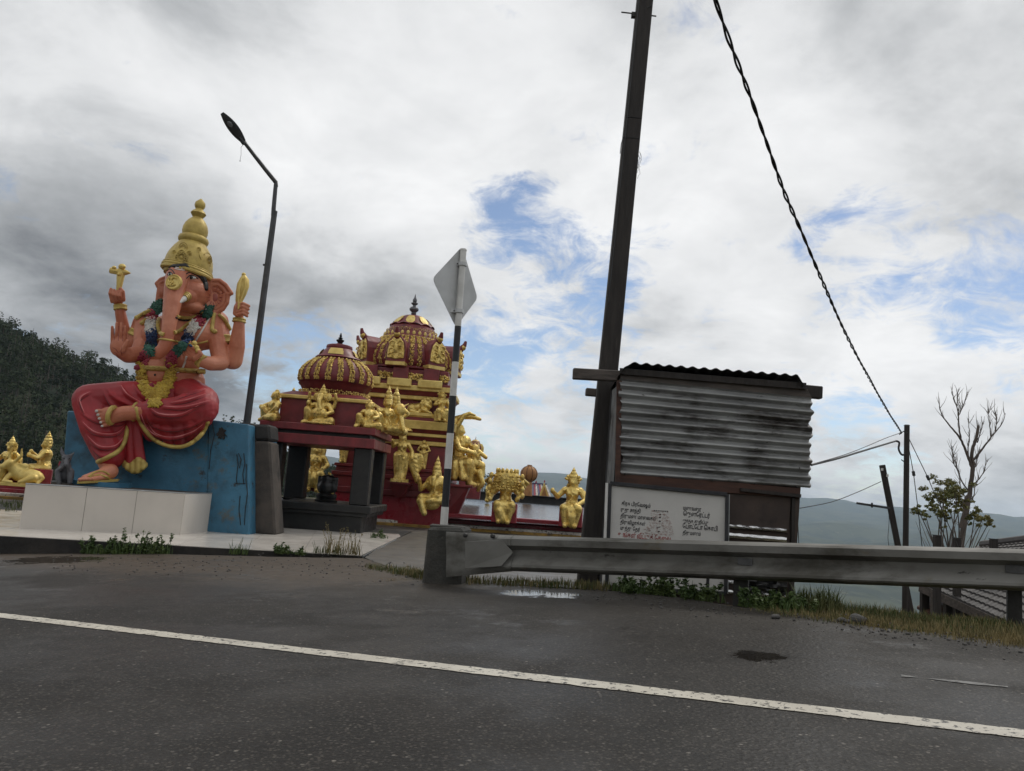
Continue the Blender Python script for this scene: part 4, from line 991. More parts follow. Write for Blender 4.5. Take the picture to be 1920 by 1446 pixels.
def build_rat():
    o = thing('rat_statue', 'small grey rat statue with tall ears sitting upright beside the blue throne', 'statue', at(120, 907, 18.2))
    Y = 18.1; m = S(Y); b = MB()
    def ch(pts):
        for p, q in zip(pts, pts[1:]): b.caps(at(p[0], p[1], Y + p[2]), p[3] * m, at(q[0], q[1], Y + q[2]), q[3] * m, 10)
    b.ell(at(121, 890, Y), (13 * m, 11 * m, 18 * m)); b.ell(at(122, 872, Y - .02), (10 * m, 9 * m, 10 * m)); b.ell(at(125, 860, Y - .05), (8.5 * m, 9 * m, 7.5 * m))
    ch([(125, 862, -.1, 6), (125, 869, -.25, 3.2)])
    for s in (-1, 1):
        ch([(121 + 11 * s, 896, -.05, 6.5), (121 + 12 * s, 884, -.15, 6), (121 + 10 * s, 905, -.2, 4.5)])
        ch([(122 + 8 * s, 874, -.05, 4), (122 + 7 * s, 880, -.22, 3.4), (124 + 2.5 * s, 871, -.28, 3)])
    ch([(119, 855, 0, 4), (116, 847, .02, 3.2), (115, 838, .03, 1.2)]); ch([(131, 856, 0, 4), (136, 852, .02, 2.6), (140, 848, .03, 1)])
    ch([(112, 902, .1, 3), (102, 903, .15, 2.2), (95, 902, .2, 1.2)])
    part('body', remesh(b, .022, 3), MT['rat_grey'], o, smooth=True, angle=None)
    for s in (-1, 1):
        e = MB(); e.ell(at(125 + 5 * s, 860, Y - .17), (1.4 * m,) * 3, None, 8, 6); part('eye', e, MT['hair_black'], o, smooth=True)
    s = MB(); s.tube([at(113, 865, Y - .1), at(111, 872, Y - .1), at(113, 880, Y - .12)], 1.6 * m, 6); part('garland', s, MT['flower_red'], o, smooth=True)
    st = MB(); st.box(at(121, 907.5, Y) + V(0, 0, 0), (34 * m, 28 * m, 5 * m)); part('stand', st, MT['old_concrete'], o)
build_rat()
# ------------------------------------------------------------------ gilded figures
def figure(name, label, P, h, yaw=0.0, pose='pendant', arms=(), crown='cone', group=None, female=True, voxel=None, extra=None, cat='statue', matl=None, seat=None, heads=1):
    """small gilded statue: local x to its left hand as seen from the front, y backwards, z up, in units of its height"""
    o = thing(name, label, cat, P, group); P = Vector(P)
    cy, sy = math.cos(yaw), math.sin(yaw)
    def W(p): return P + V(p[0] * cy - p[1] * sy, p[0] * sy + p[1] * cy, p[2]) * h
    rotz = Matrix.Rotation(yaw, 3, 'Z'); b = MB()
    def ch(*pts):
        for p, q in zip(pts, pts[1:]): b.caps(W(p), p[3] * h * FAT, W(q), q[3] * h * FAT, 10)
    def el(c, r, rot=None): b.ell(W(c), tuple(x * h * FAT for x in r), rotz if rot is None else rotz @ rot, 12, 8)
    if pose == 'standing': z0 = .50
    elif pose in ('lotus', 'kneeup'): z0 = .10
    else: z0 = .33
    sc = {'standing': .86, 'lotus': 1.30, 'kneeup': 1.30}.get(pose, 1.06)     # torso scale
    T = lambda x, y, z, r: (x * sc, y * sc, z0 + z * sc, r * sc)
    def E(x, y, z, rx, ry, rz): el((x * sc, y * sc, z0 + z * sc), (rx * sc, ry * sc, rz * sc))
    E(0, .0, .0, .125, .10, .08); ch(T(0, 0, .03, .10), T(0, -.005, .13, .078)); ch(T(0, -.005, .13, .078), T(0, -.005, .24, .098))
    ch(T(-.115, 0, .285, .045), T(.115, 0, .285, .045)); ch(T(0, .005, .26, .08), T(0, 0, .345, .042))
    if female: E(-.05, -.07, .225, .045, .045, .045); E(.05, -.07, .225, .045, .045, .045)
    hz = .42
    for k in range(heads):
        dx = (k - (heads - 1) / 2) * .10
        E(dx, -.01 + abs(dx) * .3, hz, .062, .068, .08); ch(T(dx, -.075 + abs(dx) * .3, hz + .005, .015), T(dx, -.085 + abs(dx) * .3, hz - .02, .018)); E(dx, -.05, hz - .06, .03, .025, .02)
    E(-.068, .01, hz, .018, .02, .035); E(.068, .01, hz, .018, .02, .035)
    # legs
    if pose == 'pendant':
        for s in (-1, 1): ch((s * .07, 0, z0 - .01, .085), (s * .115, -.22, z0 - .02, .072), (s * .085, -.24, .07, .045), (s * .08, -.245, .03, .042), (s * .08, -.32, .02, .034))
        ch((0, -.15, z0 - .03, .07), (0, -.24, z0 - .1, .06), (0, -.235, .12, .05))
    elif pose == 'astride':
        ch((-.07, 0, z0 - .01, .085), (-.20, -.18, z0 + .0, .07), (-.16, -.22, .12, .046), (-.10, -.26, .06, .04)); ch((.07, 0, z0 - .01, .085), (.19, -.16, z0 - .02, .072), (.02, -.27, z0 - .04, .05), (-.06, -.27, z0 - .06, .04))
    elif pose == 'lotus':
        for s in (-1, 1): ch((s * .10, .0, .09, .11), (s * .30, -.12, .08, .085), (s * .05, -.24, .07, .06), (-s * .10, -.22, .06, .05))
    elif pose == 'kneeup':
        ch((-.10, 0, .10, .11), (-.27, -.16, .33, .075), (-.28, -.14, .06, .055), (-.34, -.2, .03, .045)); ch((.10, 0, .10, .11), (.29, -.14, .09, .09), (.05, -.25, .07, .06), (-.06, -.24, .06, .05))
    elif pose == 'standing':
        ch((-.06, 0, z0, .085), (-.055, -.02, .26, .062), (-.05, 0, .04, .04), (-.055, -.08, .02, .032)); ch((.06, 0, z0, .085), (.07, -.01, .26, .062), (.07, .02, .04, .04), (.075, -.06, .02, .032))
        ch((0, 0, z0 - .02, .095), (0, 0, .2, .085), (0, .01, .05, .10))
    for (s, e, hnd) in arms:
        sh = (s * .125 * sc, 0, z0 + .285 * sc)
        ch((*sh, .045 * sc), (*e, .036 * sc), (*hnd, .028 * sc)); el(hnd, (.032 * sc, .03 * sc, .04 * sc))
    # lumpy ornaments: necklaces, belt, armlets, cloth folds
    rr = random.Random(hash(label) % 1000 if False else sum(map(ord, label)))
    for k in range(11):
        a = math.pi * (k / 10); E(-.085 * math.cos(a), -.07 - .03 * math.sin(a), .29 - .075 * math.sin(a), .016, .016, .016)
    for k in range(12):
        a = 2 * math.pi * k / 12; E(.105 * math.cos(a), .09 * math.sin(a), .055, .02, .02, .018)
    for s in (-1, 1):
        for k in range(7): E(s * .13 + .05 * math.cos(k * .9), .05 * math.sin(k * .9), .27, .017, .017, .014)
    for k in range(26):
        a = rr.uniform(0, 6.28); E(.11 * math.cos(a), -.02 + .10 * math.sin(a), rr.uniform(-.06, .05), .022, .022, .03)
    for k in range(9): E(rr.uniform(-.02, .02), -.115, .24 - .03 * k, .014, .012, .016)
    if extra:
        b.tag = 0
        extra(ch, el)
    body = remesh(b, voxel or max(.012, h * .0085), 1, .4)
    mt = matl or MT['gold_paint']
    bo = part('body', body, mt, o, smooth=True, angle=None)
    # headdress
    hb = MB(); top = z0 + (hz + .03) * sc
    def hp(c, prof, n=14): hb.lathe([(r * sc * h, z * sc * h) for r, z in prof], W(c), n)
    cone = [(.075, -.02), (.082, .01), (.078, .03), (.070, .035), (.074, .055), (.066, .085), (.052, .095), (.056, .115), (.044, .14), (.030, .15), (.034, .165), (.020, .185), (.008, .205), (.002, .225)]
    if crown in ('cone', 'fan', 'tall'):
        st = 1.35 if crown == 'tall' else 1.0
        hp((0, 0, top), [(r, z * st) for r, z in cone])
    if crown == 'fan':
        for k in range(-3, 4):
            a = k * .42; hb.ell(W((math.sin(a) * .11 * sc, .0, top + math.cos(a) * .085 * sc - .01)), tuple(x * h * sc for x in (.026, .02, .045)), rotz @ Matrix.Rotation(a, 3, 'Y'), 8, 6)
    if crown == 'multi':
        hb.lathe([(.15 * h, -.15 * h), (.22 * h, -.12 * h), (.235 * h, -.02 * h), (.225 * h, .09 * h), (.19 * h, .14 * h), (.06 * h, .18 * h)], W((0, .03, top - .05)), 20)
        for k in range(230):
            a = rr.uniform(-math.pi, math.pi); z = rr.choice((-.14, -.11, -.07, -.03, .0, .05, .08)) + rr.uniform(-.01, .01); r_ = .235 - (.04 if z > .06 else 0); hb.ell(W((r_ * math.sin(a), .03 - r_ * math.cos(a), top - .05 + z * 1.2)), (.02 * h, .02 * h, .018 * h), None, 6, 5)
        for k in range(7):
            a = (k - 3) * .42; hb.ell(W((.19 * math.sin(a), .03 - .19 * math.cos(a), top + .10)), (.03 * h, .03 * h, .05 * h), None, 8, 6)
    if crown in ('hair', 'fan', 'cone'):
        for k in range(26):
            s = rr.choice((-1, 1)); z = rr.uniform(-.20, .05); hb.ell(W((s * rr.uniform(.055, .09) * sc, rr.uniform(.0, .06), top + z * sc - .02)), (.024 * h * sc, .022 * h * sc, .03 * h * sc), None, 6, 5)
    if crown == 'hair':
        hb.ell(W((0, .015, top + .0)), (.078 * h * sc, .08 * h * sc, .075 * h * sc)); hp((0, .02, top + .05 * sc), [(.04, 0), (.045, .02), (.03, .045), (.01, .055)], 10)
    if crown == 'bald': hb.ell(W((0, .01, top - .01)), (.066 * h * sc, .07 * h * sc, .055 * h * sc))
    part('headdress', hb, mt, bo, smooth=True, angle=45)
    if seat:
        w, d, zt, mm = seat; sb = MB(); c0 = W((0, .0, zt / 2)); 
        sb.box(c0, (w * h, d * h, zt * h), yaw); part('seat', sb, mm, o, bevel=.01)
    return o
FAT = 1.2
GR1 = 'gilded statues on the small shrine roof'; GR2 = 'gilded statues on the great tower'; GR3 = 'gilded goddesses along the red ledge'

# ------------------------------------------------------------------ helper: ornament strip made of gilded scrolls along a dome rib
def scroll_strip(path, width, n, seed, lift=.015):
    """path: function t -> (point, tangent-plane side vector, normal)"""
    rr = random.Random(seed); mb = MB()
    for k in range(n):
        t = (k + .5) / n; p, s, nr = path(t)
        for u in (-1, -.35, .35, 1):
            if rr.random() < .12: continue
            c = p + s * (u * width * .36 + rr.uniform(-.10, .10) * width) + nr * lift * rr.uniform(.2, 1.0)
            r = width * rr.uniform(.11, .20); mb.ell(c, (r, r, r * rr.uniform(.5, 1.1)), Matrix.Rotation(rr.uniform(0, 3), 3, 'Y'), 6, 4)
    return mb
def prof_at(prof, t):
    L = [0]
    for a, b in zip(prof, prof[1:]): L.append(L[-1] + math.hypot(b[0] - a[0], b[1] - a[1]))
    d = t * L[-1]
    for i in range(len(prof) - 1):
        if d <= L[i + 1] or i == len(prof) - 2:
            q = (d - L[i]) / max(1e-9, L[i + 1] - L[i]); a, b = prof[i], prof[i + 1]
            tx, tz = b[0] - a[0], b[1] - a[1]; l = math.hypot(tx, tz)
            return (a[0] + tx * q, a[1] + tz * q), (tz / l, -tx / l)
def rib_path(prof):
    def f(t):
        (r, z), (nx, nz) = prof_at(prof, t)
        if nx < 0: nx, nz = -nx, -nz
        return V(0, -r, z), V(1, 0, 0), V(0, -nx, nz)
    return f

# ------------------------------------------------------------------ small open shrine: black stone below, red slabs and dome above
SY0, SD = 22.4, 3.3
def build_shrine():
    zc = lambda y, x=705: at(x, y, SY0).z
    XL, XR = at(487, 790, SY0).x, at(704, 806, SY0).x; XC = (XL + XR) / 2; YC = SY0 + SD / 2; W_ = XR - XL
    o = thing('small_shrine', 'small open shrine with black stone pillars, dark red roof slabs and striped dome', 'shrine', (XC, YC, PLAT))
    zt = zc(803.5); z1 = zc(816.5); z2 = zc(824); z3 = zc(842); zp = zc(951); zl = zc(966); z0 = PLAT - .02
    def slab(nm, za, zb, g, mm, bev=.015):
        mb = MB(); mb.box((XC, YC, (za + zb) / 2), (W_ + g, SD + g, zb - za)); return part(nm, mb, mm, o, bevel=bev)
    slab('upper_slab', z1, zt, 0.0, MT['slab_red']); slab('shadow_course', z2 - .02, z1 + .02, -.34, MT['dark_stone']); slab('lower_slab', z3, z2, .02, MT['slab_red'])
    mb = MB(); mb.box((XC + .12, YC, (zp + zl) / 2), (W_ - .10, SD - .1, zp - zl)); part('plinth_ledge', mb, MT['dark_stone'], o, bevel=.03)
    zm = zl - .10
    mb = MB(); mb.box((XC + .12, YC, (zm + zl) / 2), (W_ - .28, SD - .28, zl - zm + .01)); part('plinth_step', mb, MT['dark_stone'], o, bevel=.02)
    mb = MB(); mb.box((XC + .06, YC, (z0 + zm) / 2), (W_ - .50, SD - .5, zm - z0 + .01)); part('plinth', mb, MT['dark_stone'], o, bevel=.02)
    for sx, sy, w in ((1, -1, .52), (1, 1, .5), (-1, 1, .62), (-1, -1, .42)):
        mb = MB(); x = XC + sx * (W_ / 2 - .36) + (.03 if sx > 0 else .12); y = YC + sy * (SD / 2 - .42)
        mb.box((x, y, (z3 + zp) / 2), (w, .5, z3 - zp + .02)); part('pillar', mb, MT['dark_stone'], o, bevel=.035)
    # roof block with gilded cornice and sloping skirt
    YD = YC + .1; xd = at(631, 706, YD).x; hw = at(684, 790, SY0 + .35).x - xd
    zk = at(620, 752, SY0 + .45).z; zk2 = at(620, 745, SY0 + .45).z
    mb = MB(); mb.box((xd, YD, (zt + zk) / 2), (2 * hw, 2.5, zk - zt + .02)); part('roof_block', mb, MT['temple_red'], o, bevel=.02)
    mb = MB(); mb.box((xd, YD, (zk + zk2) / 2), (2 * hw + .18, 2.68, zk2 - zk)); part('cornice', mb, MT['gold_trim'], o, bevel=.02)
    zs = at(631, 739, YD - 1.0).z; rb = 67 * S(YD)
    mb = MB(); q1 = hw + .06; q2 = rb * .92
    mb.hexa([V(xd - q1, YD - 1.32, zk2), V(xd + q1, YD - 1.32, zk2), V(xd + q1, YD + 1.32, zk2), V(xd - q1, YD + 1.32, zk2), V(xd - q2, YD - q2, zs), V(xd + q2, YD - q2, zs), V(xd + q2, YD + q2, zs), V(xd - q2, YD + q2, zs)])
    part('roof_skirt', mb, MT['temple_red'], o)
    C = V(xd, YD, zs)
    m = S(YD); zz = lambda y: at(631, y, YD).z - zs
    lip = zz(726)
    mb = MB()
    rows = []
    n = 64
    prof = [(rb * .80, -.05), (rb * .84, .02), (rb * .96, lip - .05), (rb * 1.02, lip)]
    for r, z in prof:
        rows.append([V(r * math.cos(2 * math.pi * k / n), r * math.sin(2 * math.pi * k / n), z + (.03 * abs(math.sin(9 * 2 * math.pi * k / n * 1.0)) if z >= lip - .07 else 0)) for k in range(n + 1)])
    mb.grid(rows); part('dome_lip', mb, MT['temple_red'], o, smooth=True, loc=C)
    dp = [(rb * .97, lip - .02), (rb * 1.02, zz(714)), (rb * 1.01, zz(704)), (rb * .93, zz(694)), (rb * .80, zz(685)), (rb * .64, zz(678)), (rb * .56, zz(674))]
    mb = MB(); mb.lathe(dp, V(0, 0, 0), 48); dm = part('dome', mb, MT['temple_red'], o, smooth=True, angle=None, loc=C)
    ring = MB(); ring.lathe([(rb * .60, zz(675)), (rb * .64, zz(673.5)), (rb * .60, zz(671))], V(0, 0, 0), 40); part('dome_ring', ring, MT['temple_red'], o, smooth=True, loc=C)
    cp = MB(); cp.lathe([(rb * .57, zz(672)), (rb * .50, zz(667)), (rb * .42, zz(659)), (rb * .36, zz(655)), (rb * .37, zz(653)), (rb * .355, zz(649)), (rb * .30, zz(647.5)), (.02, zz(647))], V(0, 0, 0), 32); part('dome_cap', cp, MT['temple_red'], o, smooth=True, angle=35, loc=C)
    src = part('scroll_strip', scroll_strip(rib_path([(rb * 1.0, zz(721))] + dp[1:6]), .165, 27, 3, .03), MT['gold_paint'], dm, smooth=True, loc=C)
    stuff(src)
    for k in range(1, 20): inst(src, dm, C, 2 * math.pi * k / 20)
    src.rotation_euler = (0, 0, 0)
    # gilded plaques on the cap
    pq = MB(); (r0, z_0), (r1, z_1) = (rb * .53, zz(669)), (rb * .41, zz(657))
    rows = [[V(rr_ * math.sin(a), -rr_ * math.cos(a) - .03, z_) for a in [(-.42 + .84 * k / 8) for k in range(9)]] for rr_, z_ in ((r0, z_0), (r0 * .5 + r1 * .5 + .02, (z_0 + z_1) / 2), (r1, z_1))]
    pq.grid(rows); rows2 = [[p * 1.0 + V(0, .06, 0) for p in r] for r in rows]; pq.grid(rows2)
    pl = part('plaque', pq, MT['gold_trim'], o, smooth=True, loc=C)
    for k in range(1, 4): inst(pl, o, C, math.pi / 2 * k + .05)
    pl.rotation_euler = (0, 0, .05)
    # ring of gilded scrolls under the lip
    def circ(t):
        a = 2 * math.pi * t; return V(rb * .95 * math.cos(a), rb * .95 * math.sin(a), .04), V(0, 0, 1), V(math.cos(a), math.sin(a), 0)
    stuff(part('scroll_ring', scroll_strip(circ, .17, 120, 5, .03), MT['gold_paint'], o, smooth=True, loc=C))
    fn = MB(); fn.lathe([(.10, 0), (.13, .03), (.07, .07), (.12, .13), (.125, .16), (.05, .20), (.08, .23), (.03, .26), (.045, .29), (.008, .40)], V(0, 0, zz(647)), 16); part('finial', fn, MT['oiled_black'], o, smooth=True, angle=45, loc=C)
    # statues around the roof edge
    h = lambda px, Y: px * S(Y)
    pl_ = lambda x, y, Y: V(at(x, y, Y).x, Y, zt)
    figure('gilded_statue', 'gilded seated man resting one arm on raised knee at shrine roof corner beside lamp pole', V(at(512, 790, 22.75).x, 22.75, zt), h(74, 22.75), R(-48), 'kneeup', [(-1, (-.26, -.1, .42), (-.33, -.22, .36)), (1, (.26, -.08, .34), (.12, -.22, .12))], 'hair', GR1, False)
    figure('gilded_statue', 'gilded statue whose crown peeks over the back edge of small shrine roof', V(at(545, 770, 24.9).x, 25.0, zt), h(78, 25), R(150), 'lotus', [(-1, (-.25, 0, .3), (-.2, -.2, .2)), (1, (.25, 0, .3), (.2, -.2, .2))], 'cone', GR1)
    def eleph(ch, el):
        ch((0, -.13, .68, .06), (0, -.22, .56, .045), (.02, -.24, .44, .036), (.07, -.25, .36, .03), (.02, -.26, .33, .026))
        for s in (-1, 1): el((s * .14, .0, .66), (.075, .025, .085)); ch((s * .28, .04, .44, .04), (s * .33, .0, .62, .035), (s * .31, -.03, .74, .03))
        el((0, -.12, .25), (.17, .14, .14))
        el((0, -.1, .03), (.34, .22, .04))
    figure('gilded_statue', 'gilded elephant-headed statue seated at the front middle of small shrine roof', pl_(600, 793, 22.75), h(80, 22.75), R(-6), 'kneeup', [(-1, (-.30, -.05, .40), (-.27, -.16, .50)), (1, (.28, -.05, .32), (.2, -.25, .24))], 'cone', GR1, False, extra=eleph)
    figure('gilded_statue', 'gilded long-haired woman leaning on one straight arm at shrine roof corner', pl_(690, 800, 22.7), h(66, 22.7), R(8), 'kneeup', [(-1, (-.30, .05, .30), (-.34, -.02, .06)), (1, (.26, -.08, .34), (.16, -.22, .30))], 'hair', GR1)
    def lion(ch, el):
        el((.24, -.16, .52), (.11, .11, .13)); ch((.30, -.22, .52, .05), (.36, -.28, .48, .035)); ch((.24, -.1, .5, .1), (.16, .05, .2, .12)); ch((.26, -.2, .35, .05), (.3, -.3, .06, .04)); ch((.34, -.16, .62, .02), (.42, -.2, .68, .012))
    figure('gilded_statue', 'gilded goddess in tall pointed crown with lion mount at shrine roof corner', V(at(722, 803, 23.5).x, 23.6, zt), h(82, 23.6), R(35), 'kneeup', [(-1, (-.28, -.02, .38), (-.30, -.16, .44)), (1, (.27, -.05, .36), (.3, -.2, .5))], 'tall', GR1, extra=lion)
    figure('gilded_statue', 'gilded goddess in pointed crown behind the lion mount on shrine roof', V(at(738, 800, 24.6).x, 24.6, zt), h(84, 24.6), R(80), 'kneeup', [(-1, (-.28, -.02, .38), (-.30, -.16, .44)), (1, (.27, -.05, .36), (.3, -.2, .5))], 'tall', GR1)
    # dark idol in the sanctum
    i = thing('dark_idol', 'oil-blackened stone idol with stepped base inside the small shrine', 'idol', V(at(611, 940, 23.6).x, 23.6, zp)); P = Vector(i.location); m = S(23.6)
    mb = MB(); mb.lathe([(20 * m, 0), (21 * m, 3 * m), (17 * m, 6 * m), (19 * m, 9 * m), (19 * m, 13 * m), (16 * m, 16 * m)], P, 20); part('pedestal', mb, MT['oiled_black'], i, smooth=True, angle=35)
    mb = MB(); mb.ell(P + V(0, 0, 26 * m), (18 * m, 12 * m, 18 * m)); mb.ell(P + V(0, 0, 42 * m), (15 * m, 9 * m, 8 * m)); mb.caps(P + V(-14 * m, 0, 24 * m), 5 * m, P + V(-16 * m, 0, 44 * m), 3 * m); mb.caps(P + V(14 * m, 0, 24 * m), 5 * m, P + V(16 * m, 0, 44 * m), 3 * m); mb.caps(P + V(0, -.05, 30 * m), 7 * m, P + V(0, -.05, 46 * m), 5 * m)
    part('body', remesh(mb, .02, 2), MT['oiled_black'], i, smooth=True, angle=None)
    mb = MB(); mb.tube([P + V(-15 * m, -8 * m, 17 * m), P + V(-6 * m, -13 * m, 13 * m), P + V(6 * m, -13 * m, 13 * m), P + V(15 * m, -8 * m, 17 * m)], 1.2 * m, 6); part('brass_garland', mb, MT['gold_trim'], i, smooth=True)
    mb = MB(); mb.caps(P + V(.02, .0, 48 * m), 2.4 * m, P + V(0, 0, 54 * m), 1.6 * m); mb.caps(P + V(.06, 0, 48 * m), 1.8 * m, P + V(.05, 0, 53 * m), 1.2 * m); part('hand', mb, MT['gold_paint'], i, smooth=True)
    # oil lamp
    l = thing('oil_lamp', 'small dark clay lamp dish on the shrine ledge', 'lamp', at(537, 934, 23.2)); P = V(at(537, 934, 23.2).x, 23.2, zp); l.location = P; BASE[l.name] = P
    mb = MB(); mb.lathe([(.07, 0), (.10, .02), (.16, .06), (.15, .065), (.08, .03)], P, 16); part('dish', mb, MT['black_char'], l, smooth=True)
    mb = MB(); mb.caps(P + V(.1, 0, .05), .03, P + V(.22, 0, .07), .015); part('spout', mb, MT['black_char'], l, smooth=True)
build_shrine()

# ------------------------------------------------------------------ great temple tower
TF, TW = 28.6, 3.75                                    # front face distance, body width
def build_tower():
    XR = at(834, 850, TF).x; XC = XR - TW / 2; YC = TF + TW / 2
    o = thing('temple_tower', 'tall dark red temple tower with gilded cornices and ribbed dome behind the small shrine', 'temple', (XC, YC, YARD))
    zf = lambda y, x=800: at(x, y, TF).z
    def tier(nm, ya, yb, grow, mm, bev=.02, flare=0.0):
        za, zb = zf(ya), zf(yb); a = TW / 2 + grow; b = a + flare; mb = MB()
        mb.hexa([V(XC - a, YC - a, za), V(XC + a, YC - a, za), V(XC + a, YC + a, za), V(XC - a, YC + a, za), V(XC - b, YC - b, zb), V(XC + b, YC - b, zb), V(XC + b, YC + b, zb), V(XC - b, YC + b, zb)])
        return part(nm, mb, mm, o, bevel=bev)
    R_, G_ = MT['temple_red'], MT['gold_trim']
    tier('plinth', 1000, 934, .26, MT['ledge_red']); tier('plinth_moulding', 934, 923, .34, R_); tier('plinth_course', 923, 903, .22, R_); tier('plinth_moulding', 903, 895, .28, R_); tier('plinth_course', 895, 886, .16, R_); tier('wall_sill', 886, 880, .22, R_)
    tier('wall', 880, 836, 0, R_); tier('cornice', 836, 828, .10, G_); tier('cornice_cove', 828, 819, .03, R_, flare=.1); tier('cornice', 820, 814, .2, G_); tier('eave', 814.5, 806, .14, R_, flare=.16); tier('gilded_ledge', 807, 791, .30, G_, flare=.04); tier('parapet', 791.5, 784, .12, R_); tier('gilded_step', 784.5, 777, .10, G_)
    tier('recess', 777.5, 750, -.25, R_); tier('cornice', 750.5, 743, -.06, G_); tier('cornice_cove', 743.5, 734, -.06, R_, flare=.14); tier('gilded_ledge', 734.5, 725, .12, G_); tier('eave', 725.5, 720, .04, R_); 
    tier('frieze', 720.5, 694, -.12, R_)
    # projecting pilasters on the frieze
    for sx in (-1.18, -.02, 1.12):
        mb = MB(); z1, z2 = zf(722), zf(692); mb.box((XC + sx, YC - TW / 2 + .05, (z1 + z2) / 2), (.58, .18, z2 - z1)); part('pilaster', mb, R_, o, bevel=.015)
        mb = MB(); z1, z2 = zf(729), zf(714); mb.box((XC + sx, YC - TW / 2 - .12, (z1 + z2) / 2), (.9, .2, z2 - z1)); part('gilded_step', mb, G_, o, bevel=.03)
    for x0, w in ((-.62, .62), (.56, .82), (1.62, .36), (-1.66, .4)):
        def fr(t, x0=x0, w=w): return V(XC + x0 + (t - .5) * w, YC - TW / 2 + .11, zf(708)), V(0, 0, 1), V(0, -1, 0)
        stuff(part('scroll_panel', scroll_strip(fr, .26, int(w * 26), int(abs(x0) * 10), .04), MT['gold_paint'], o, smooth=True))
    # dome
    mid = lambda y: at(750, y, YC).z
    C = V(XC, YC, 0); m = S(YC); zb = mid(694)
    eh = R(22.5)
    cor = MB(); cor.lathe([(1.70, mid(704)), (1.92, mid(700)), (1.92, mid(697)), (1.68, mid(695))], V(0, 0, 0), 8, rz=0); part('dome_base', cor, R_, o, loc=C, rz=-.12)
    dp = [(1.64, mid(698)), (1.80, mid(688)), (1.78, mid(675)), (1.64, mid(661)), (1.40, mid(648)), (1.16, mid(638)), (1.00, mid(632))]
    mb = MB(); mb.lathe(dp, V(0, 0, 0), 48); dm = part('dome', mb, R_, o, smooth=True, angle=None, loc=C)
    src = stuff(part('scroll_strip', scroll_strip(rib_path(dp[0:6]), .18, 32, 9, .03), MT['gold_paint'], dm, smooth=True, loc=C)); n = 36
    for k in range(1, n): inst(src, dm, C, 2 * math.pi * k / n)
    # petal courses
    pet = MB(); n = 60; rows = []
    for r, z, w in ((1.10, mid(637), 1), (1.16, mid(640), 1), (.98, mid(625), 0), (.92, mid(620), 0)):
        rows.append([V(r * math.cos(2 * math.pi * k / n), r * math.sin(2 * math.pi * k / n), z + w * .035 * abs(math.sin(15 * 2 * math.pi * k / n))) for k in range(n + 1)])
    rows = [rows[0], rows[1], rows[2], rows[3]]; pet.grid(rows); part('petal_course', pet, R_, o, smooth=True, loc=C)
    ps = MB(); ps.ell(V(0, -1.09, mid(631.5)), (.062, .03, .085)); pso = part('gilded_petal', ps, MT['gold_trim'], o, smooth=True, loc=C)
    for k in range(1, 30): inst(pso, o, C, 2 * math.pi * k / 30)
    def circ(t):
        a = 2 * math.pi * t; return V(.985 * math.cos(a), .985 * math.sin(a), mid(623.5)), V(0, 0, 1), V(math.cos(a), math.sin(a), 0)
    stuff(part('scroll_ring', scroll_strip(circ, .12, 80, 6, .03), MT['gold_paint'], o, smooth=True, loc=C))
    nk = MB(); nk.lathe([(.95, mid(624)), (.90, mid(616)), (.80, mid(612))], V(0, 0, 0), 40); part('dome_neck', nk, R_, o, smooth=True, loc=C)
    cap = MB(); rows = []; n = 48
    for r, z, w in ((.70, mid(614), 0), (.90, mid(614), 1), (.80, mid(609), .3), (.70, mid(604), 0), (.55, mid(597), 0), (.36, mid(592), 0), (.05, mid(591), 0)):
        rows.append([V(r * math.cos(2 * math.pi * k / n), r * math.sin(2 * math.pi * k / n), z + w * .07 * abs(math.sin(6 * 2 * math.pi * k / n))) for k in range(n + 1)])
    cap.grid(rows); part('dome_cap', cap, R_, o, smooth=True, loc=C)
    gp = MB(); rows = [[V(r * math.sin(a * w), -r * math.cos(a * w) - .025, z) for a in [(-.30 + .6 * k / 8) for k in range(9)]] for r, z, w in ((.50, mid(595), .7), (.64, mid(600), .85), (.76, mid(606), .8), (.84, mid(611), .45))]
    gp.grid(rows); gp.grid([[p + V(0, .05, 0) for p in r] for r in rows]); gpo = part('gilded_leaf', gp, MT['gold_trim'], o, smooth=True, loc=C)
    for k in range(1, 8): inst(gpo, o, C, 2 * math.pi * k / 8)
    fn = MB(); b0 = mid(592); u = m
    fn.lathe([(5.5 * u, 0), (5 * u, 2 * u), (4 * u, 3 * u), (5.2 * u, 6 * u), (4.2 * u, 8 * u), (8.5 * u, 12 * u), (9 * u, 15 * u), (7 * u, 18 * u), (3.2 * u, 19.5 * u), (3 * u, 22 * u), (6.5 * u, 25 * u), (6.5 * u, 26.5 * u), (3 * u, 27.5 * u), (4 * u, 30 * u), (4 * u, 33 * u), (2 * u, 37 * u), (.4 * u, 44 * u)], V(0, 0, b0), 20); part('finial', fn, MT['finial_grey'], o, smooth=True, angle=45, loc=C)
    # eight horseshoe niches with gilded plaques and horned crests
    zn = lambda y: at(738, y, YC - 2).z
    pts = [V(-.36, -2.06, zn(686)), V(.36, -2.06, zn(686)), V(.36, -2.06, zn(650)), V(.29, -2.06, zn(638)), V(.14, -2.06, zn(630)), V(0, -2.06, zn(625)), V(-.14, -2.06, zn(630)), V(-.29, -2.06, zn(638)), V(-.36, -2.06, zn(650))]
    nb = MB(); nb.prism(pts, (0, .8, 0)); nsrc = part('niche', nb, R_, o, loc=C, bevel=.02)
    hn = MB(); hn.tube([V(0, -1.35, zn(650)), V(0, -1.75, zn(638)), V(0, -2.05, zn(630)), V(0, -2.18, zn(622)), V(0, -2.22, zn(614))], [.24, .20, .13, .09, .05], 10); hsrc = part('horn_crest', hn, R_, o, smooth=True, loc=C)
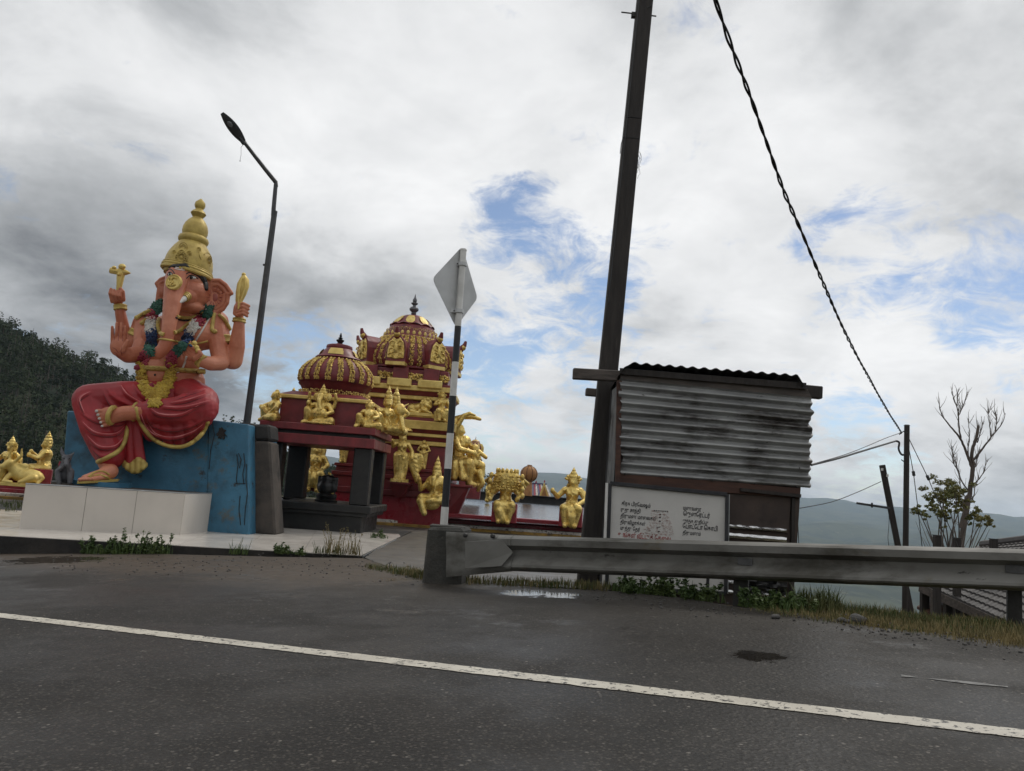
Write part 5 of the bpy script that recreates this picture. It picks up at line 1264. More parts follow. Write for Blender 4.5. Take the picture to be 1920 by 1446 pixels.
    gb = MB(); gpts = [V(-.31, -2.10, zn(671)), V(0, -2.12, zn(673)), V(.31, -2.10, zn(671)), V(.32, -2.10, zn(658)), V(.27, -2.10, zn(643)), V(.15, -2.10, zn(634)), V(0, -2.10, zn(629)), V(-.15, -2.10, zn(634)), V(-.27, -2.10, zn(643)), V(-.32, -2.10, zn(658))]
    gb.prism(gpts, (0, .06, 0)); psrc = part('gilded_plaque', gb, MT['gold_paint'], o, loc=C, bevel=.015)
    sc_ = MB()
    for s in (-1, 1):
        for rad, cxx, cyy in ((.13, .14, 645), (.12, .15, 658), (.10, .18, 667)):
            sc_.tube([V(s * (cxx + rad * math.cos(t) * (1 - t / 12)), -2.13, zn(cyy) + rad * math.sin(t) * (1 - t / 12)) for t in [k * .35 for k in range(16)]], .024, 6)
    sc_.ell(V(0, -2.12, zn(652)), (.08, .05, .22)); sc_.ell(V(0, -2.14, zn(627)), (.12, .1, .12))
    ssrc = stuff(part('plaque_scroll', sc_, MT['gold_paint'], o, smooth=True, loc=C))
    gs = MB(); gs.box((0, -1.74, zn(681)), (.74, .70, .14)); gsrc = part('niche_sill', gs, MT['gold_trim'], o, loc=C, bevel=.01)
    for src2 in (nsrc, hsrc, psrc, ssrc, gsrc):
        for k in range(1, 8): inst(src2, o, C, 2 * math.pi * k / 8 - .12)
        src2.rotation_euler = (0, 0, -.12)
    # --- figures on the tower
    h = lambda px: px * S(TF)
    zl = zf(777); 
    L = thing('gilded_lion', 'gilded reclining lion on the recessed storey of the great tower', 'statue', V(at(786, 779, TF).x, TF + .1, zl), GR2)
    P = Vector(L.location); u = S(TF); b = MB(); W = lambda x, y, z: P + V(x * u, y * u, z * u)
    b.ell(W(-14, 4, 10), (11 * u, 8 * u, 10 * u)); b.caps(W(-12, 4, 11), 8 * u, W(8, 2, 15), 9 * u); b.ell(W(12, -2, 20), (10 * u, 9 * u, 11 * u)); b.caps(W(14, -8, 17), 5 * u, W(19, -11, 14), 4 * u); b.caps(W(-16, -4, 5), 4 * u, W(-2, -8, 2), 3 * u)
    for k in range(30):
        a = k * 2.4; b.ell(W(11 + 9 * math.cos(a), -4 + 5 * math.sin(k), 19 + 10 * math.sin(a)), (3.4 * u,) * 3, None, 8, 6)
    b.caps(W(6, -8, 8), 4 * u, W(22, -12, 2), 3 * u); b.caps(W(2, 0, 6), 6 * u, W(16, -6, 4), 5 * u); b.caps(W(-24, 4, 8), 2 * u, W(-27, 0, 2), 2 * u)
    bo = part('body', remesh(b, .022, 2), MT['gold_paint'], L, smooth=True, angle=None)
    bb = MB(); bb.box(W(0, -3, -1.5), (52 * u, 22 * u, 6 * u)); part('stand', bb, MT['gold_trim'], L, bevel=.01)
    figure('gilded_statue', 'gilded crowned goddess seated beside the lion on the great tower', V(at(826, 786, TF).x, TF - .05, zf(789)), h(62), R(15), 'pendant', [(-1, (-.22, -.05, .5), (-.12, -.2, .52)), (1, (.24, -.05, .48), (.2, -.12, .33))], 'fan', GR2, seat=(.4, .3, .30, MT['gold_trim']))
    figure('gilded_statue', 'small gilded standing woman holding her hands together against red tower wall', V(at(792, 881, TF).x, TF - .12, zf(880)), h(57), R(-5), 'standing', [(-1, (-.20, .0, .60), (-.02, -.12, .50)), (1, (.20, .0, .60), (.02, -.13, .50))], 'bald', GR2)
    figure('gilded_statue', 'small gilded dancer with both arms raised on red tower wall behind the shrine', V(at(643, 874, TF).x, TF - .12, zf(879)), h(60), R(0), 'standing', [(-1, (-.26, .0, .72), (-.16, -.05, .88)), (1, (.26, .0, .72), (.16, -.05, .88))], 'bald', GR2)
    def wings(ch, el):
        for k in range(7):
            a = .35 + k * .16; ch((.08, .1, .55, .03), (.08 + .32 * math.cos(a - .9), .12, .42 + .30 * math.sin(a - .9), .045))
        for k in range(6): ch((.12, .1, .5, .04), (.26 + .02 * k, .1, .5 - .09 * k, .05))
    figure('gilded_statue', 'gilded standing deity with fanned feather tail under parasol beside the shrine slab', V(at(748, 905, 27.6).x, 27.6, zf(908)), 96 * S(27.6), R(10), 'standing', [(-1, (-.18, -.02, .68), (-.2, -.15, .78)), (1, (.20, -.04, .60), (.2, -.12, .46))], 'cone', GR2, extra=wings, seat=(.34, .34, .0 + .06, MT['gold_paint']))
    pb = thing('bracket', 'red wall bracket carrying the gilded deity with feather tail', 'bracket', V(at(748, 925, 27.7).x, 27.8, zf(925)))
    mb = MB(); c = Vector(pb.location); mb.hexa([c + V(-.15, -.1, -.2), c + V(.15, -.1, -.2), c + V(.15, .75, -.2), c + V(-.15, .75, -.2), c + V(-.35, -.45, zf(908) - c.z), c + V(.35, -.45, zf(908) - c.z), c + V(.35, .75, zf(908) - c.z), c + V(-.35, .75, zf(908) - c.z)]); part('corbel', mb, MT['temple_red'], pb, bevel=.02)
    mb = MB(); mb.box(c + V(0, .15, zf(908) - c.z - .03), (.78, 1.28, .07)); part('shelf', mb, MT['temple_red'], pb, bevel=.01)
    # gilded parasol above it
    ps = thing('gilded_parasol', 'small gilded parasol over the deity with feather tail', 'parasol', V(at(752, 806, 27.6).x, 27.6, zf(812))); c = Vector(ps.location)
    mb = MB(); mb.lathe([(.02, .16), (.2, .12), (.36, .04), (.42, -.04), (.38, -.04), (.02, .08)], c, 20); part('canopy', mb, MT['gold_paint'], ps, smooth=True)
    mb = MB(); mb.tube([c + V(0, .12, -1.9), c + V(0, 0, .12)], .025, 8); part('pole', mb, MT['gold_paint'], ps, smooth=True)
    # two statues seen through the shrine
    def beard(ch, el): ch((0, -.12, .70, .05), (0, -.17, .56, .03))
    figure('gilded_statue', 'gilded seated deity with tall headdress seen through the small shrine', V(at(586, 930, 26.9).x, 26.9, zf(935)), 98 * S(26.9), R(10), 'pendant', [(-1, (-.22, -.05, .5), (-.14, -.2, .42)), (1, (.22, -.05, .5), (.14, -.2, .42))], 'tall', GR2, seat=(.42, .34, .30, MT['temple_red']))
    figure('gilded_statue', 'gilded robed deity standing behind the tall-crowned one seen through shrine pillars', V(at(590, 900, 27.6).x, 27.7, zf(905)), 92 * S(27.6), R(0), 'standing', [(-1, (-.2, -.05, .6), (-.14, -.2, .5)), (1, (.22, -.05, .6), (.2, -.14, .75))], 'cone', GR2)
    # bearded ascetic seated on the plinth front
    def asc(ch, el):
        ch((-.02, -.12, .70, .045), (-.01, -.16, .58, .03)); el((0, .03, .60), (.19, .10, .15)); ch((-.10, -.1, .30, .07), (-.20, -.26, .28, .06), (-.10, -.27, .06, .045))
        el((0, -.2, .24), (.14, .08, .10))
    figure('gilded_statue', 'gilded bearded ascetic with raised hand seated on red tower plinth', V(at(812, 962, 27.6).x, 27.75, zf(966)), 100 * S(27.7), R(-10), 'astride', [(-1, (-.27, -.05, .48), (-.28, -.16, .66)), (1, (.24, -.08, .46), (.12, -.24, .36))], 'tall', GR2, female=False, extra=asc)
    # large group on the right flank
    def group(ch, el):
        ch((.0, .05, .86, .055), (.03, .1, .93, .04), (.05, -.05, .985, .035), (.04, -.20, .985, .028), (.04, -.30, .96, .02))
        ch((-.1, 0, .64, .04), (-.16, -.02, .82, .035), (-.14, -.10, .98, .028), (-.12, -.18, 1.02, .024)); ch((-.12, -.18, 1.02, .02), (-.10, -.26, 1.0, .012))
        el((.10, -.24, .52), (.06, .06, .07)); ch((.10, -.22, .44, .07), (.08, -.24, .33, .075), (.1, -.36, .30, .05), (.1, -.38, .16, .035)); ch((.1, -.3, .5, .03), (.08, -.42, .42, .024))
        for k in range(14): ch((.18 * math.cos(k), -.05 + .12 * math.sin(k), .30, .05), (.2 * math.cos(k), -.08 + .16 * math.sin(k), .10, .04))
        ch((.02, -.35, .2, .04), (.02, -.42, .05, .03), (.02, -.36, -.05, .025)); el((.12, -.34, .1), (.05, .05, .09)); el((.05, -.1, .62), (.09, .08, .08))
    figure('gilded_group', 'large gilded plumed goddess holding a child on the flank of the great tower', V(at(851, 905, 29.6).x, 29.6, zf(905)), 130 * S(29.6), R(78), 'pendant', [(-1, (-.22, -.1, .5), (-.05, -.28, .46)), (1, (.22, -.1, .5), (.06, -.3, .42))], 'hair', GR2, extra=group)
    bk = thing('bracket', 'stepped red bracket carrying the plumed goddess on the tower flank', 'bracket', V(at(858, 940, 29.6).x, 29.6, zf(960))); c = Vector(bk.location)
    mb = MB(); w0 = XR + .2 - c.x; mb.hexa([V(XR + .2, 29.0, zf(960)), c + V(.1, -.4, 0), c + V(.1, .4, 0), V(XR + .2, 30.2, zf(960)), V(XR + .1, 29.0, zf(904)), V(c.x + .45, 29.0, zf(904)), V(c.x + .45, 30.2, zf(904)), V(XR + .1, 30.2, zf(904))]); part('corbel', mb, MT['temple_red'], bk, bevel=.02)
    mb = MB(); mb.box(V((XR + .1 + c.x + .55) / 2, 29.6, zf(904) - .05), (c.x + .55 - XR - .1, 1.4, .1)); part('shelf', mb, MT['temple_red'], bk, bevel=.02)
build_tower()

# ------------------------------------------------------------------ red ledge round the terrace, terrace deck, goddesses on pedestals
LY = 27.0
def build_ledge():
    o = thing('red_ledge', 'long dark red stepped ledge in front of the wet terrace', 'ledge', (0, LY, YARD))
    a, b = V(-30, 25.9, 0), V(5.6, 29.7, 0)
    def run(nm, off0, off1, z0, z1, mm):
        d = (b - a).normalized(); n = V(-d.y, d.x, 0); mb = MB()
        p = [a + n * off0, b + n * off0, b + n * off1, a + n * off1]
        mb.hexa([V(q.x, q.y, z0) for q in p] + [V(q.x, q.y, z1) for q in p]); part(nm, mb, mm, o, bevel=.02)
    run('yellow_kerb', -.55, -.35, YARD - .05, YARD + .10, MT['kerb_yellow']); run('white_strip', -.36, -.0, YARD - .04, YARD + .20, MT['kerb_white'])
    run('lower_step', 0.0, .7, YARD - .03, YARD + .34, MT['ledge_red']); run('upper_step', .12, .62, YARD + .33, YARD + .56, MT['ledge_red'])
    return o
build_ledge()
mk('deck_wet', (.028, .028, .029), (.05, .05, .052), scale=1.0, rough=.10, rough2=.24, bump=.5, bscale=3.0, bdist=.03, stretch=(.3, 3.6, 1), dirt=((.10, .10, .10), 1.6, .62, .74))
_dk = MB(); TZ = YARD + .42
_dk.add([V(-2.0, 27.9, TZ), V(6.2, 29.6, TZ), V(9.5, 60, TZ + .25), V(-5, 60, TZ + .25)], [(0, 1, 2, 3)]); struct(part('terrace', _dk, MT['deck_wet']))
_pw = thing('parapet_wall', 'low black parapet at the far edge of the wet terrace', 'wall', V(2, 60, TZ)); _mb = MB()
_pa, _pb = at(868, 925, 60), at(1180, 952, 60); _mb.hexa([V(_pa.x, 60, TZ), V(_pb.x, 60, TZ), V(_pb.x, 60.5, TZ), V(_pa.x, 60.5, TZ), V(_pa.x, 60, _pa.z + .15), V(_pb.x, 60, _pa.z + .15), V(_pb.x, 60.5, _pa.z + .15), V(_pa.x, 60.5, _pa.z + .15)]); part('wall', _mb, MT['black_char'], _pw, bevel=.03)
_mb = MB(); _mb.box(V((_pa.x + _pb.x) / 2, 60.2, _pa.z + .2), (_pb.x - _pa.x + .2, .7, .1)); part('coping', _mb, MT['dark_stone'], _pw, bevel=.02)
def multi(ch, el):
    for s in (-1, 1):
        for k in range(4):
            a = .2 + k * .42; ch((s * .12, .02, .60, .036), (s * (.22 + .05 * k), .03, .50 + .07 * k, .03), (s * (.27 + .03 * math.cos(a)), -.10, .46 + .11 * k, .026)); el((s * (.27 + .03 * math.cos(a)), -.11, .49 + .11 * k), (.035, .03, .045))
    el((0, -.2, .25), (.17, .10, .13)); ch((-.06, -.27, .2, .07), (0, -.28, .06, .06))
zg = YARD + .56
figure('gilded_goddess', 'gilded many-armed goddess with a wide row of crowned heads on red pedestal', V(at(945, 975, 28.0).x, 28.05, zg - .14), 104 * S(28.0), R(-4), 'pendant', [(-1, (-.24, -.03, .5), (-.26, -.2, .40)), (1, (.24, -.03, .5), (.22, -.2, .42))], 'multi', GR3, extra=multi, seat=(.44, .30, .34, MT['ledge_red']), heads=3)
def skirt(ch, el): ch((0, -.2, .28, .10), (.02, -.28, .18, .07), (.03, -.28, .05, .055)); el((0, -.15, .30), (.16, .10, .06))
figure('gilded_goddess', 'gilded goddess with leaf-shaped crown and raised hand on red pedestal beside utility pole', V(at(1070, 985, 28.6).x, 28.7, zg - .14), 106 * S(28.6), R(-8), 'pendant', [(-1, (-.26, -.02, .50), (-.34, -.18, .60)), (1, (.24, -.06, .48), (.08, -.26, .36)), (1, (.25, .02, .55), (.34, -.05, .62))], 'fan', GR3, extra=skirt, seat=(.40, .30, .34, MT['ledge_red']))

# ------------------------------------------------------------------ far turret, lantern ball, painted gate roof, small trees
def build_turret():
    Y = 46; m = S(Y); c0 = at(880, 925, Y); P = V(c0.x, Y, TZ + .1); o = thing('small_turret', 'small distant red and gold temple turret with pointed dome behind the terrace', 'temple', P)
    zz = lambda y: at(885, y, Y).z - P.z
    def bx(nm, ya, yb, w, mm, fl=0):
        mb = MB(); a = w * m / 2; b = a + fl * m; z1, z2 = P.z + zz(ya), P.z + zz(yb)
        mb.hexa([V(P.x - a, Y - a, z1), V(P.x + a, Y - a, z1), V(P.x + a, Y + a, z1), V(P.x - a, Y + a, z1), V(P.x - b, Y - b, z2), V(P.x + b, Y - b, z2), V(P.x + b, Y + b, z2), V(P.x - b, Y + b, z2)]); part(nm, mb, mm, o)
    bx('wall', 935, 893, 40, MT['temple_red']); bx('cornice', 893.5, 888, 44, MT['gold_trim'], 3); bx('eave', 888.5, 882, 40, MT['temple_red'], 3); bx('cornice', 882.5, 878, 46, MT['gold_trim']); bx('wall', 878.5, 866, 28, MT['temple_red']); bx('cornice', 866.5, 861, 32, MT['temple_red'], 3); bx('gilded_step', 861.5, 855, 36, MT['gold_trim'], -2); bx('neck', 855.5, 849, 24, MT['temple_red'])
    C = P + V(.12, 0, 0)
    mb = MB(); mb.lathe([(12.5 * m, zz(849)), (14.5 * m, zz(845)), (14.5 * m, zz(838)), (11 * m, zz(832)), (8 * m, zz(829)), (8.6 * m, zz(828)), (4 * m, zz(824.5)), (.8 * m, zz(824)), (.2 * m, zz(818))], C, 24); part('dome', mb, MT['temple_red'], o, smooth=True, angle=50)
    g = MB(); g.lathe([(8.8 * m, zz(829.5)), (6.5 * m, zz(826)), (1 * m, zz(823.5))], C, 20); part('gilded_cap', g, MT['gold_trim'], o, smooth=True)
    for k in range(12):
        a = 2 * math.pi * k / 12; g = MB(); g.tube([C + V(14.8 * m * math.cos(a), 14.8 * m * math.sin(a), zz(846)), C + V(14.8 * m * math.cos(a), 14.8 * m * math.sin(a), zz(838)), C + V(11.4 * m * math.cos(a), 11.4 * m * math.sin(a), zz(832))], 1.8 * m, 6); part('gilded_rib', g, MT['gold_trim'], o, smooth=True)
build_turret()
def build_ball():
    Y = 58; m = S(Y); c = at(992, 889, Y); P = V(c.x, Y, at(992, 930, Y).z); o = thing('lantern_ball', 'round weathered orange ball with vertical ribs beyond the terrace', 'ball', P)
    mb = MB(); mb.ell(c, (16 * m, 16 * m, 15 * m), None, 28, 16); part('globe', mb, MT['ball_orange'], o, smooth=True)
    for k in range(9):
        a = 2 * math.pi * (k + .3) / 9; mb = MB(); mb.tube([c + V(16.2 * m * math.cos(t) * math.cos(a), 16.2 * m * math.cos(t) * math.sin(a), 15.2 * m * math.sin(t)) for t in [(-1.4 + 2.8 * j / 12) for j in range(13)]], .45 * m, 5); part('rib', mb, MT['brown_wood'], o, smooth=True)
    mb = MB(); mb.lathe([(4.5 * m, 14 * m), (4.5 * m, 17 * m), (3 * m, 17 * m)], c, 14); part('top_cap', mb, MT['ball_orange'], o)
    mb = MB(); mb.lathe([(9 * m, P.z - c.z), (7 * m, -17 * m), (6 * m, -14 * m)], c, 16); part('neck', mb, MT['ball_orange'], o, smooth=True)
build_ball()
def build_gate_roof():
    Y = 66; m = S(Y); f = lambda x, y, dy=0: at(x, y, Y + dy)
    o = thing('painted_roof', 'distant temple roof with slanted blue, red and white painted stripes and gilded gables', 'roof', V(f(1000, 940).x, Y, f(1000, 945).z))
    for i in range(14):
        t0, t1 = i / 14, (i + .92) / 14; mb = MB()
        b0, b1 = f(975 + 60 * t0, 930 + 4 * t0), f(975 + 60 * t1, 930 + 4 * t1); a0, a1 = f(983 + 42 * t0, 906 + 2.5 * t0, 2), f(983 + 42 * t1, 906 + 2.5 * t1, 2)
        mb.add([b0, b1, a1, a0, b0 + V(0, .2, -.1), b1 + V(0, .2, -.1), a1 + V(0, .2, -.1), a0 + V(0, .2, -.1)], [(0, 1, 2, 3), (7, 6, 5, 4), (0, 4, 5, 1), (1, 5, 6, 2), (2, 6, 7, 3), (3, 7, 4, 0)])
        part('roof_stripe', mb, (MT['flower_red'], MT['kerb_white'], MT['roof_blue'])[i % 3], o)
    mb = MB(); mb.hexa([f(975, 945), f(1036, 950), f(1034, 950, 4), f(978, 945, 4), f(975, 929), f(1036, 934), f(1034, 934, 4), f(978, 929, 4)]); part('wall', mb, MT['roof_blue'], o)
    for i in range(7):
        mb = MB(); x = 978 + i * 8; mb.prism([f(x, 944, -.05), f(x + 4, 944.3, -.05), f(x + 4, 934, -.05), f(x, 933.6, -.05)], (0, .08, 0)); part('painted_panel', mb, MT['kerb_white'] if i % 2 else MT['flower_red'], o)
    mb = MB(); mb.prism([f(1008, 940, -.3), f(1032, 942, -.3), f(1021, 905, -.3)], (0, 1.2, 0)); part('gable', mb, MT['gold_trim'], o)
    mb = MB(); mb.prism([f(1012, 938, -.45), f(1028, 939, -.45), f(1021, 913, -.45)], (0, .2, 0)); part('gable_panel', mb, MT['ball_orange'], o)
    mb = MB(); mb.tube([f(982, 905.5, 2), f(1025, 908, 2)], 1.5 * m, 8); part('ridge', mb, MT['roof_blue'], o, smooth=True)
    for x in (1005, 1021, 984):
        mb = MB(); mb.lathe([(1.4 * m, 0), (1.6 * m, 1.5 * m), (.3 * m, 5 * m)], f(x, 906 if x != 1021 else 905, 1.8 if x != 1021 else -.2), 8); part('finial', mb, MT['flower_red'], o)
mk('roof_blue', (.05, .06, .13), (.08, .085, .16), scale=3, rough=.5, bump=.1)
build_gate_roof()
figure('gilded_statue', 'tiny distant gilded statue beside the red turret beyond the wet terrace', V(at(915, 925, 50).x, 50, TZ + .3), 38 * S(50), R(60), 'standing', [(-1, (-.2, 0, .6), (-.1, -.15, .5)), (1, (.2, 0, .6), (.1, -.15, .5))], 'cone', None)
figure('gilded_statue', 'tiny distant gilded statue standing before the blue and red striped roof', V(at(986, 935, 64).x, 64, at(986, 942, 64).z), 34 * S(64), R(0), 'standing', [(-1, (-.2, 0, .6), (-.1, -.15, .5)), (1, (.2, 0, .6), (.1, -.15, .5))], 'cone', None)
# seated gilded bull and figures at the left
def build_bull(px, py, Y, sc, label, flip=1):
    zb = YARD + .56; P = V(at(px, py, Y).x, Y, zb); o = thing('gilded_bull', label, 'statue', P, 'gilded statues at the left end of the ledge'); u = S(Y) * sc; b = MB(); W = lambda x, y, z: P + V(x * u * flip, y * u, z * u)
    b.ell(W(14, 6, 14), (26 * u, 16 * u, 15 * u)); b.ell(W(-6, 4, 20), (14 * u, 14 * u, 15 * u)); b.ell(W(2, 6, 32), (8 * u, 7 * u, 7 * u)); b.caps(W(-10, 0, 24), 11 * u, W(-18, -6, 34), 9 * u); b.caps(W(-18, -8, 36), 9 * u, W(-25, -15, 30), 5.5 * u); b.ell(W(-25, -16, 29), (5.5 * u, 4 * u, 4.5 * u))
    for s in (-1, 1):
        b.caps(W(-15 + 5 * s, -4, 42), 3.2 * u, W(-12 + 11 * s, -4, 52), 2.8 * u); b.caps(W(-12 + 11 * s, -4, 52), 2.8 * u, W(-11 + 9 * s, -5, 66), 1.2 * u); b.caps(W(-15 + 7 * s, -2, 36), 3 * u, W(-15 + 17 * s, 1, 35), 2.4 * u)
    b.caps(W(-16, -8, 14), 5 * u, W(-18, -16, 4), 4 * u); b.caps(W(-18, -16, 4), 4 * u, W(-4, -18, 3), 3.4 * u); b.caps(W(28, -6, 12), 8 * u, W(12, -16, 4), 5 * u); b.caps(W(38, 8, 14), 3 * u, W(36, -4, 3), 2.5 * u)
    bo = part('body', remesh(b, .03, 2), MT['gold_trim'], o, smooth=True, angle=None)
    for s in (-1, 1):
        e = MB(); e.ell(W(-19 + 5 * s, -14, 37), (1.6 * u, 1.2 * u, 1.4 * u), None, 8, 6); part('eye', e, MT['hair_black'], bo, smooth=True)
    st = MB(); st.box(W(10, 0, -1), (80 * u, 40 * u, 6 * u)); part('stand', st, MT['gold_trim'], o, bevel=.01)
build_bull(36, 905, 26.2, 1.0, 'gilded reclining bull with curved horns at the left end of the ledge')
GR4 = 'gilded statues at the left end of the ledge'
figure('gilded_statue', 'gilded crowned deity with joined hands seated on red block behind the bull', V(at(72, 905, 26.7).x, 26.9, YARD + .56), 96 * S(26.8), R(-62), 'pendant', [(-1, (-.2, -.12, .5), (-.06, -.26, .62)), (1, (.2, -.12, .5), (.08, -.28, .56))], 'cone', GR4, seat=(.5, .3, .30, MT['ledge_red']))
figure('gilded_statue', 'gilded many-armed deity standing just before the reclining bull', V(at(4, 905, 26.3).x, 26.5, YARD + .56), 84 * S(26.4), R(-10), 'pendant', [(-1, (-.26, -.02, .50), (-.34, -.18, .60)), (1, (.24, -.06, .48), (.28, -.2, .66)), (1, (.25, .02, .55), (.34, -.05, .42))], 'fan', GR4, seat=(.5, .3, .30, MT['ledge_red']))
# ------------------------------------------------------------------ street lamp
def build_lamp():
    Y = 21.6; m = S(Y); f = lambda x, y, dy=0: at(x, y, Y + dy)
    top = f(515, 396); b = f(463, 792); d = (top - b); foot = b + d * ((PLAT - b.z) / d.z)
    o = thing('street_lamp', 'leaning grey street lamp post with bent arm and oval head behind the statue', 'street lamp', foot)
    mb = MB(); mb.tube([foot, b, top], [7.6 * m, 7.0 * m, 5.6 * m], 8); part('post', mb, MT['lamp_grey'], o, smooth=True, angle=30)
    mb = MB(); mb.tube([f(512.5, 405), f(513, 392), f(517, 346)], [4.6 * m, 4.4 * m, 4.0 * m], 8); part('spigot', mb, MT['lamp_grey'], o, smooth=True, angle=30)
    mb = MB(); mb.tube([f(517.5, 350), f(517, 342), f(500, 321, -.15), f(478, 293, -.4), f(455, 263, -.65)], [4.2 * m, 4.2 * m, 4 * m, 3.7 * m, 3.4 * m], 8); arm = part('arm', mb, MT['lamp_grey'], o, smooth=True, angle=30)
    a, c, e = f(457, 266, -.63), f(443, 246, -.8), f(416, 212, -1.1)
    ax = (e - a).normalized(); side = ax.cross(V(.05, -.75, -.66)).normalized(); nn = side.cross(ax); nn = nn if nn.z > 0 else -nn; mb = MB(); L = (e - a).length
    for sgn in (1,):
        pts = []; 
    rows = []
    n = 14
    for i in range(13):
        t = i / 12; w = (.35 + .65 * math.sin(math.pi * min(1, t * 1.0) ** .8)) * 10 * m if 0 < i < 12 else 2.5 * m
        w = 10.5 * m * (max(0.08, math.sin(math.pi * (.12 + .80 * t)))) ** .8
        h_ = 4.2 * m * (1 - .35 * t) * (0.25 if i == 12 else 1)
        rows.append([a + ax * (t * L) + side * (w * math.cos(2 * math.pi * k / n)) + nn * (h_ * (math.sin(2 * math.pi * k / n) if math.sin(2 * math.pi * k / n) > 0 else .55 * math.sin(2 * math.pi * k / n))) for k in range(n + 1)])
    mb.grid(rows); mb.add([rows[0][k] for k in range(n)], [tuple(range(n))]); mb.add([rows[12][k] for k in range(n)], [tuple(range(n))])
    hd = part('lamp_head', mb, MT['lamp_grey'], o, smooth=True, angle=50)
    g = MB(); g.ell(a + ax * (L * .62) - nn * 1.9 * m, (4.6 * m, 6.2 * m, 2.0 * m), Matrix((side, ax, nn)).transposed()); part('lamp_glass', g, MT['lamp_glass'], hd, smooth=True)
    mb = MB(); mb.tube([f(460, 268, -.6), f(452, 276, -.62), f(452, 290, -.62), f(450, 302, -.62)], .35 * m, 5); mb.ell(f(450, 302, -.62), (1.1 * m,) * 3, None, 6, 5); part('loose_wire', mb, MT['wire_grey'], o)
    mb = MB(); mb.tube([f(459, 270, -.6), f(450, 258, -.68)], 5 * m, 8); part('clamp', mb, MT['lamp_grey'], arm)
    mb = MB(); mb.box(f(496, 497), (5 * m, 5 * m, 3 * m)); part('bracket', mb, MT['lamp_grey'], o)
build_lamp()

# ------------------------------------------------------------------ diamond road sign seen from behind
def build_sign():
    Y = 11.9; m = S(Y); f = lambda x, y, dy=0: at(x, y, Y + dy)
    g = onroad(829, 1020); top = f(869, 468); low = f(832, 985); d = top - low; foot = low + d * ((road_z(low.x, low.y) - .1 - low.z) / d.z)
    o = thing('road_sign', 'back of a diamond road sign on a black and white banded post', 'road sign', foot)
    bands = [(985, 1), (952, 0), (883, 1), (818, 0), (749, 1), (685, 0), (617, 1)]
    P = lambda y: low + d * ((985 - y) / (985 - 468))
    prev = foot; cur = 'white_paint'
    ys = [1040, 952, 883, 818, 749, 685, 617, 468]; cols = ['white_paint', 'black_paint'] * 4
    for i in range(7):
        a = foot if i == 0 else P(ys[i]); b = P(ys[i + 1]); mb = MB(); mb.tube([a, b], 7.0 * m * (1 - .02 * i), 16); part('post_band', mb, MT[cols[i]], o, smooth=True, angle=50)
    mb = MB(); mb.tube([P(470), P(467)], [7 * m, 6 * m], 16); part('post_cap', mb, MT['white_paint'], o)
    T, Lf, Bt, Rt = f(866, 462, .05), f(806, 523, -.30), f(854, 614, .10), f(891, 560, .42)
    pts = []
    cs = [T, Lf, Bt, Rt]
    for i, c in enumerate(cs):
        p, q = cs[i - 1], cs[(i + 1) % 4]; rr = .10
        a, b = c.lerp(p, rr), c.lerp(q, rr)
        # slight outward bow of the plate's corners
        for k in range(5):
            t = k / 4; pts.append((a * (1 - t) ** 2 + c * 2 * t * (1 - t) + b * t * t))
    mid = sum(cs, V(0, 0, 0)) / 4
    nrm = (T - Bt).cross(Rt - Lf).normalized()
    if nrm.y < 0: nrm = -nrm
    pts = [p - nrm * nrm.dot(p - mid) for p in pts]
    off = nrm * (nrm.dot(P(540) - mid) + 7 * m + .012)
    mb = MB(); mb.prism([p + off for p in pts], nrm * .008); pl = part('sign_plate', mb, MT['sign_back'], o, bevel=.002)
    for y in (497, 588):
        mb = MB(); c = P(y); ax = (Rt - Lf).normalized(); up = d.normalized()
        mb.tube([c - up * 3.5 * m, c + up * 3.5 * m], 8.6 * m, 14); part('clamp', mb, MT['sign_back'], o, smooth=True, angle=40)
        mb = MB(); mb.box(c - V(13 * m, 0, 0), (14 * m, 3 * m, 7 * m)); part('clamp_bar', mb, MT['sign_back'], o)
        mb = MB(); mb.tube([c + V(-9 * m, -3 * m, 0), c + V(-9 * m, 3 * m, 0)], 1.6 * m, 8); part('bolt', mb, MT['rail_post'], o)
    mb = MB(); mb.bar(P(475) + V(-9 * m, .06, 0), P(605) + V(-7 * m, .06, 0), 3 * m, 2 * m); part('channel', mb, MT['sign_back'], o)
build_sign()

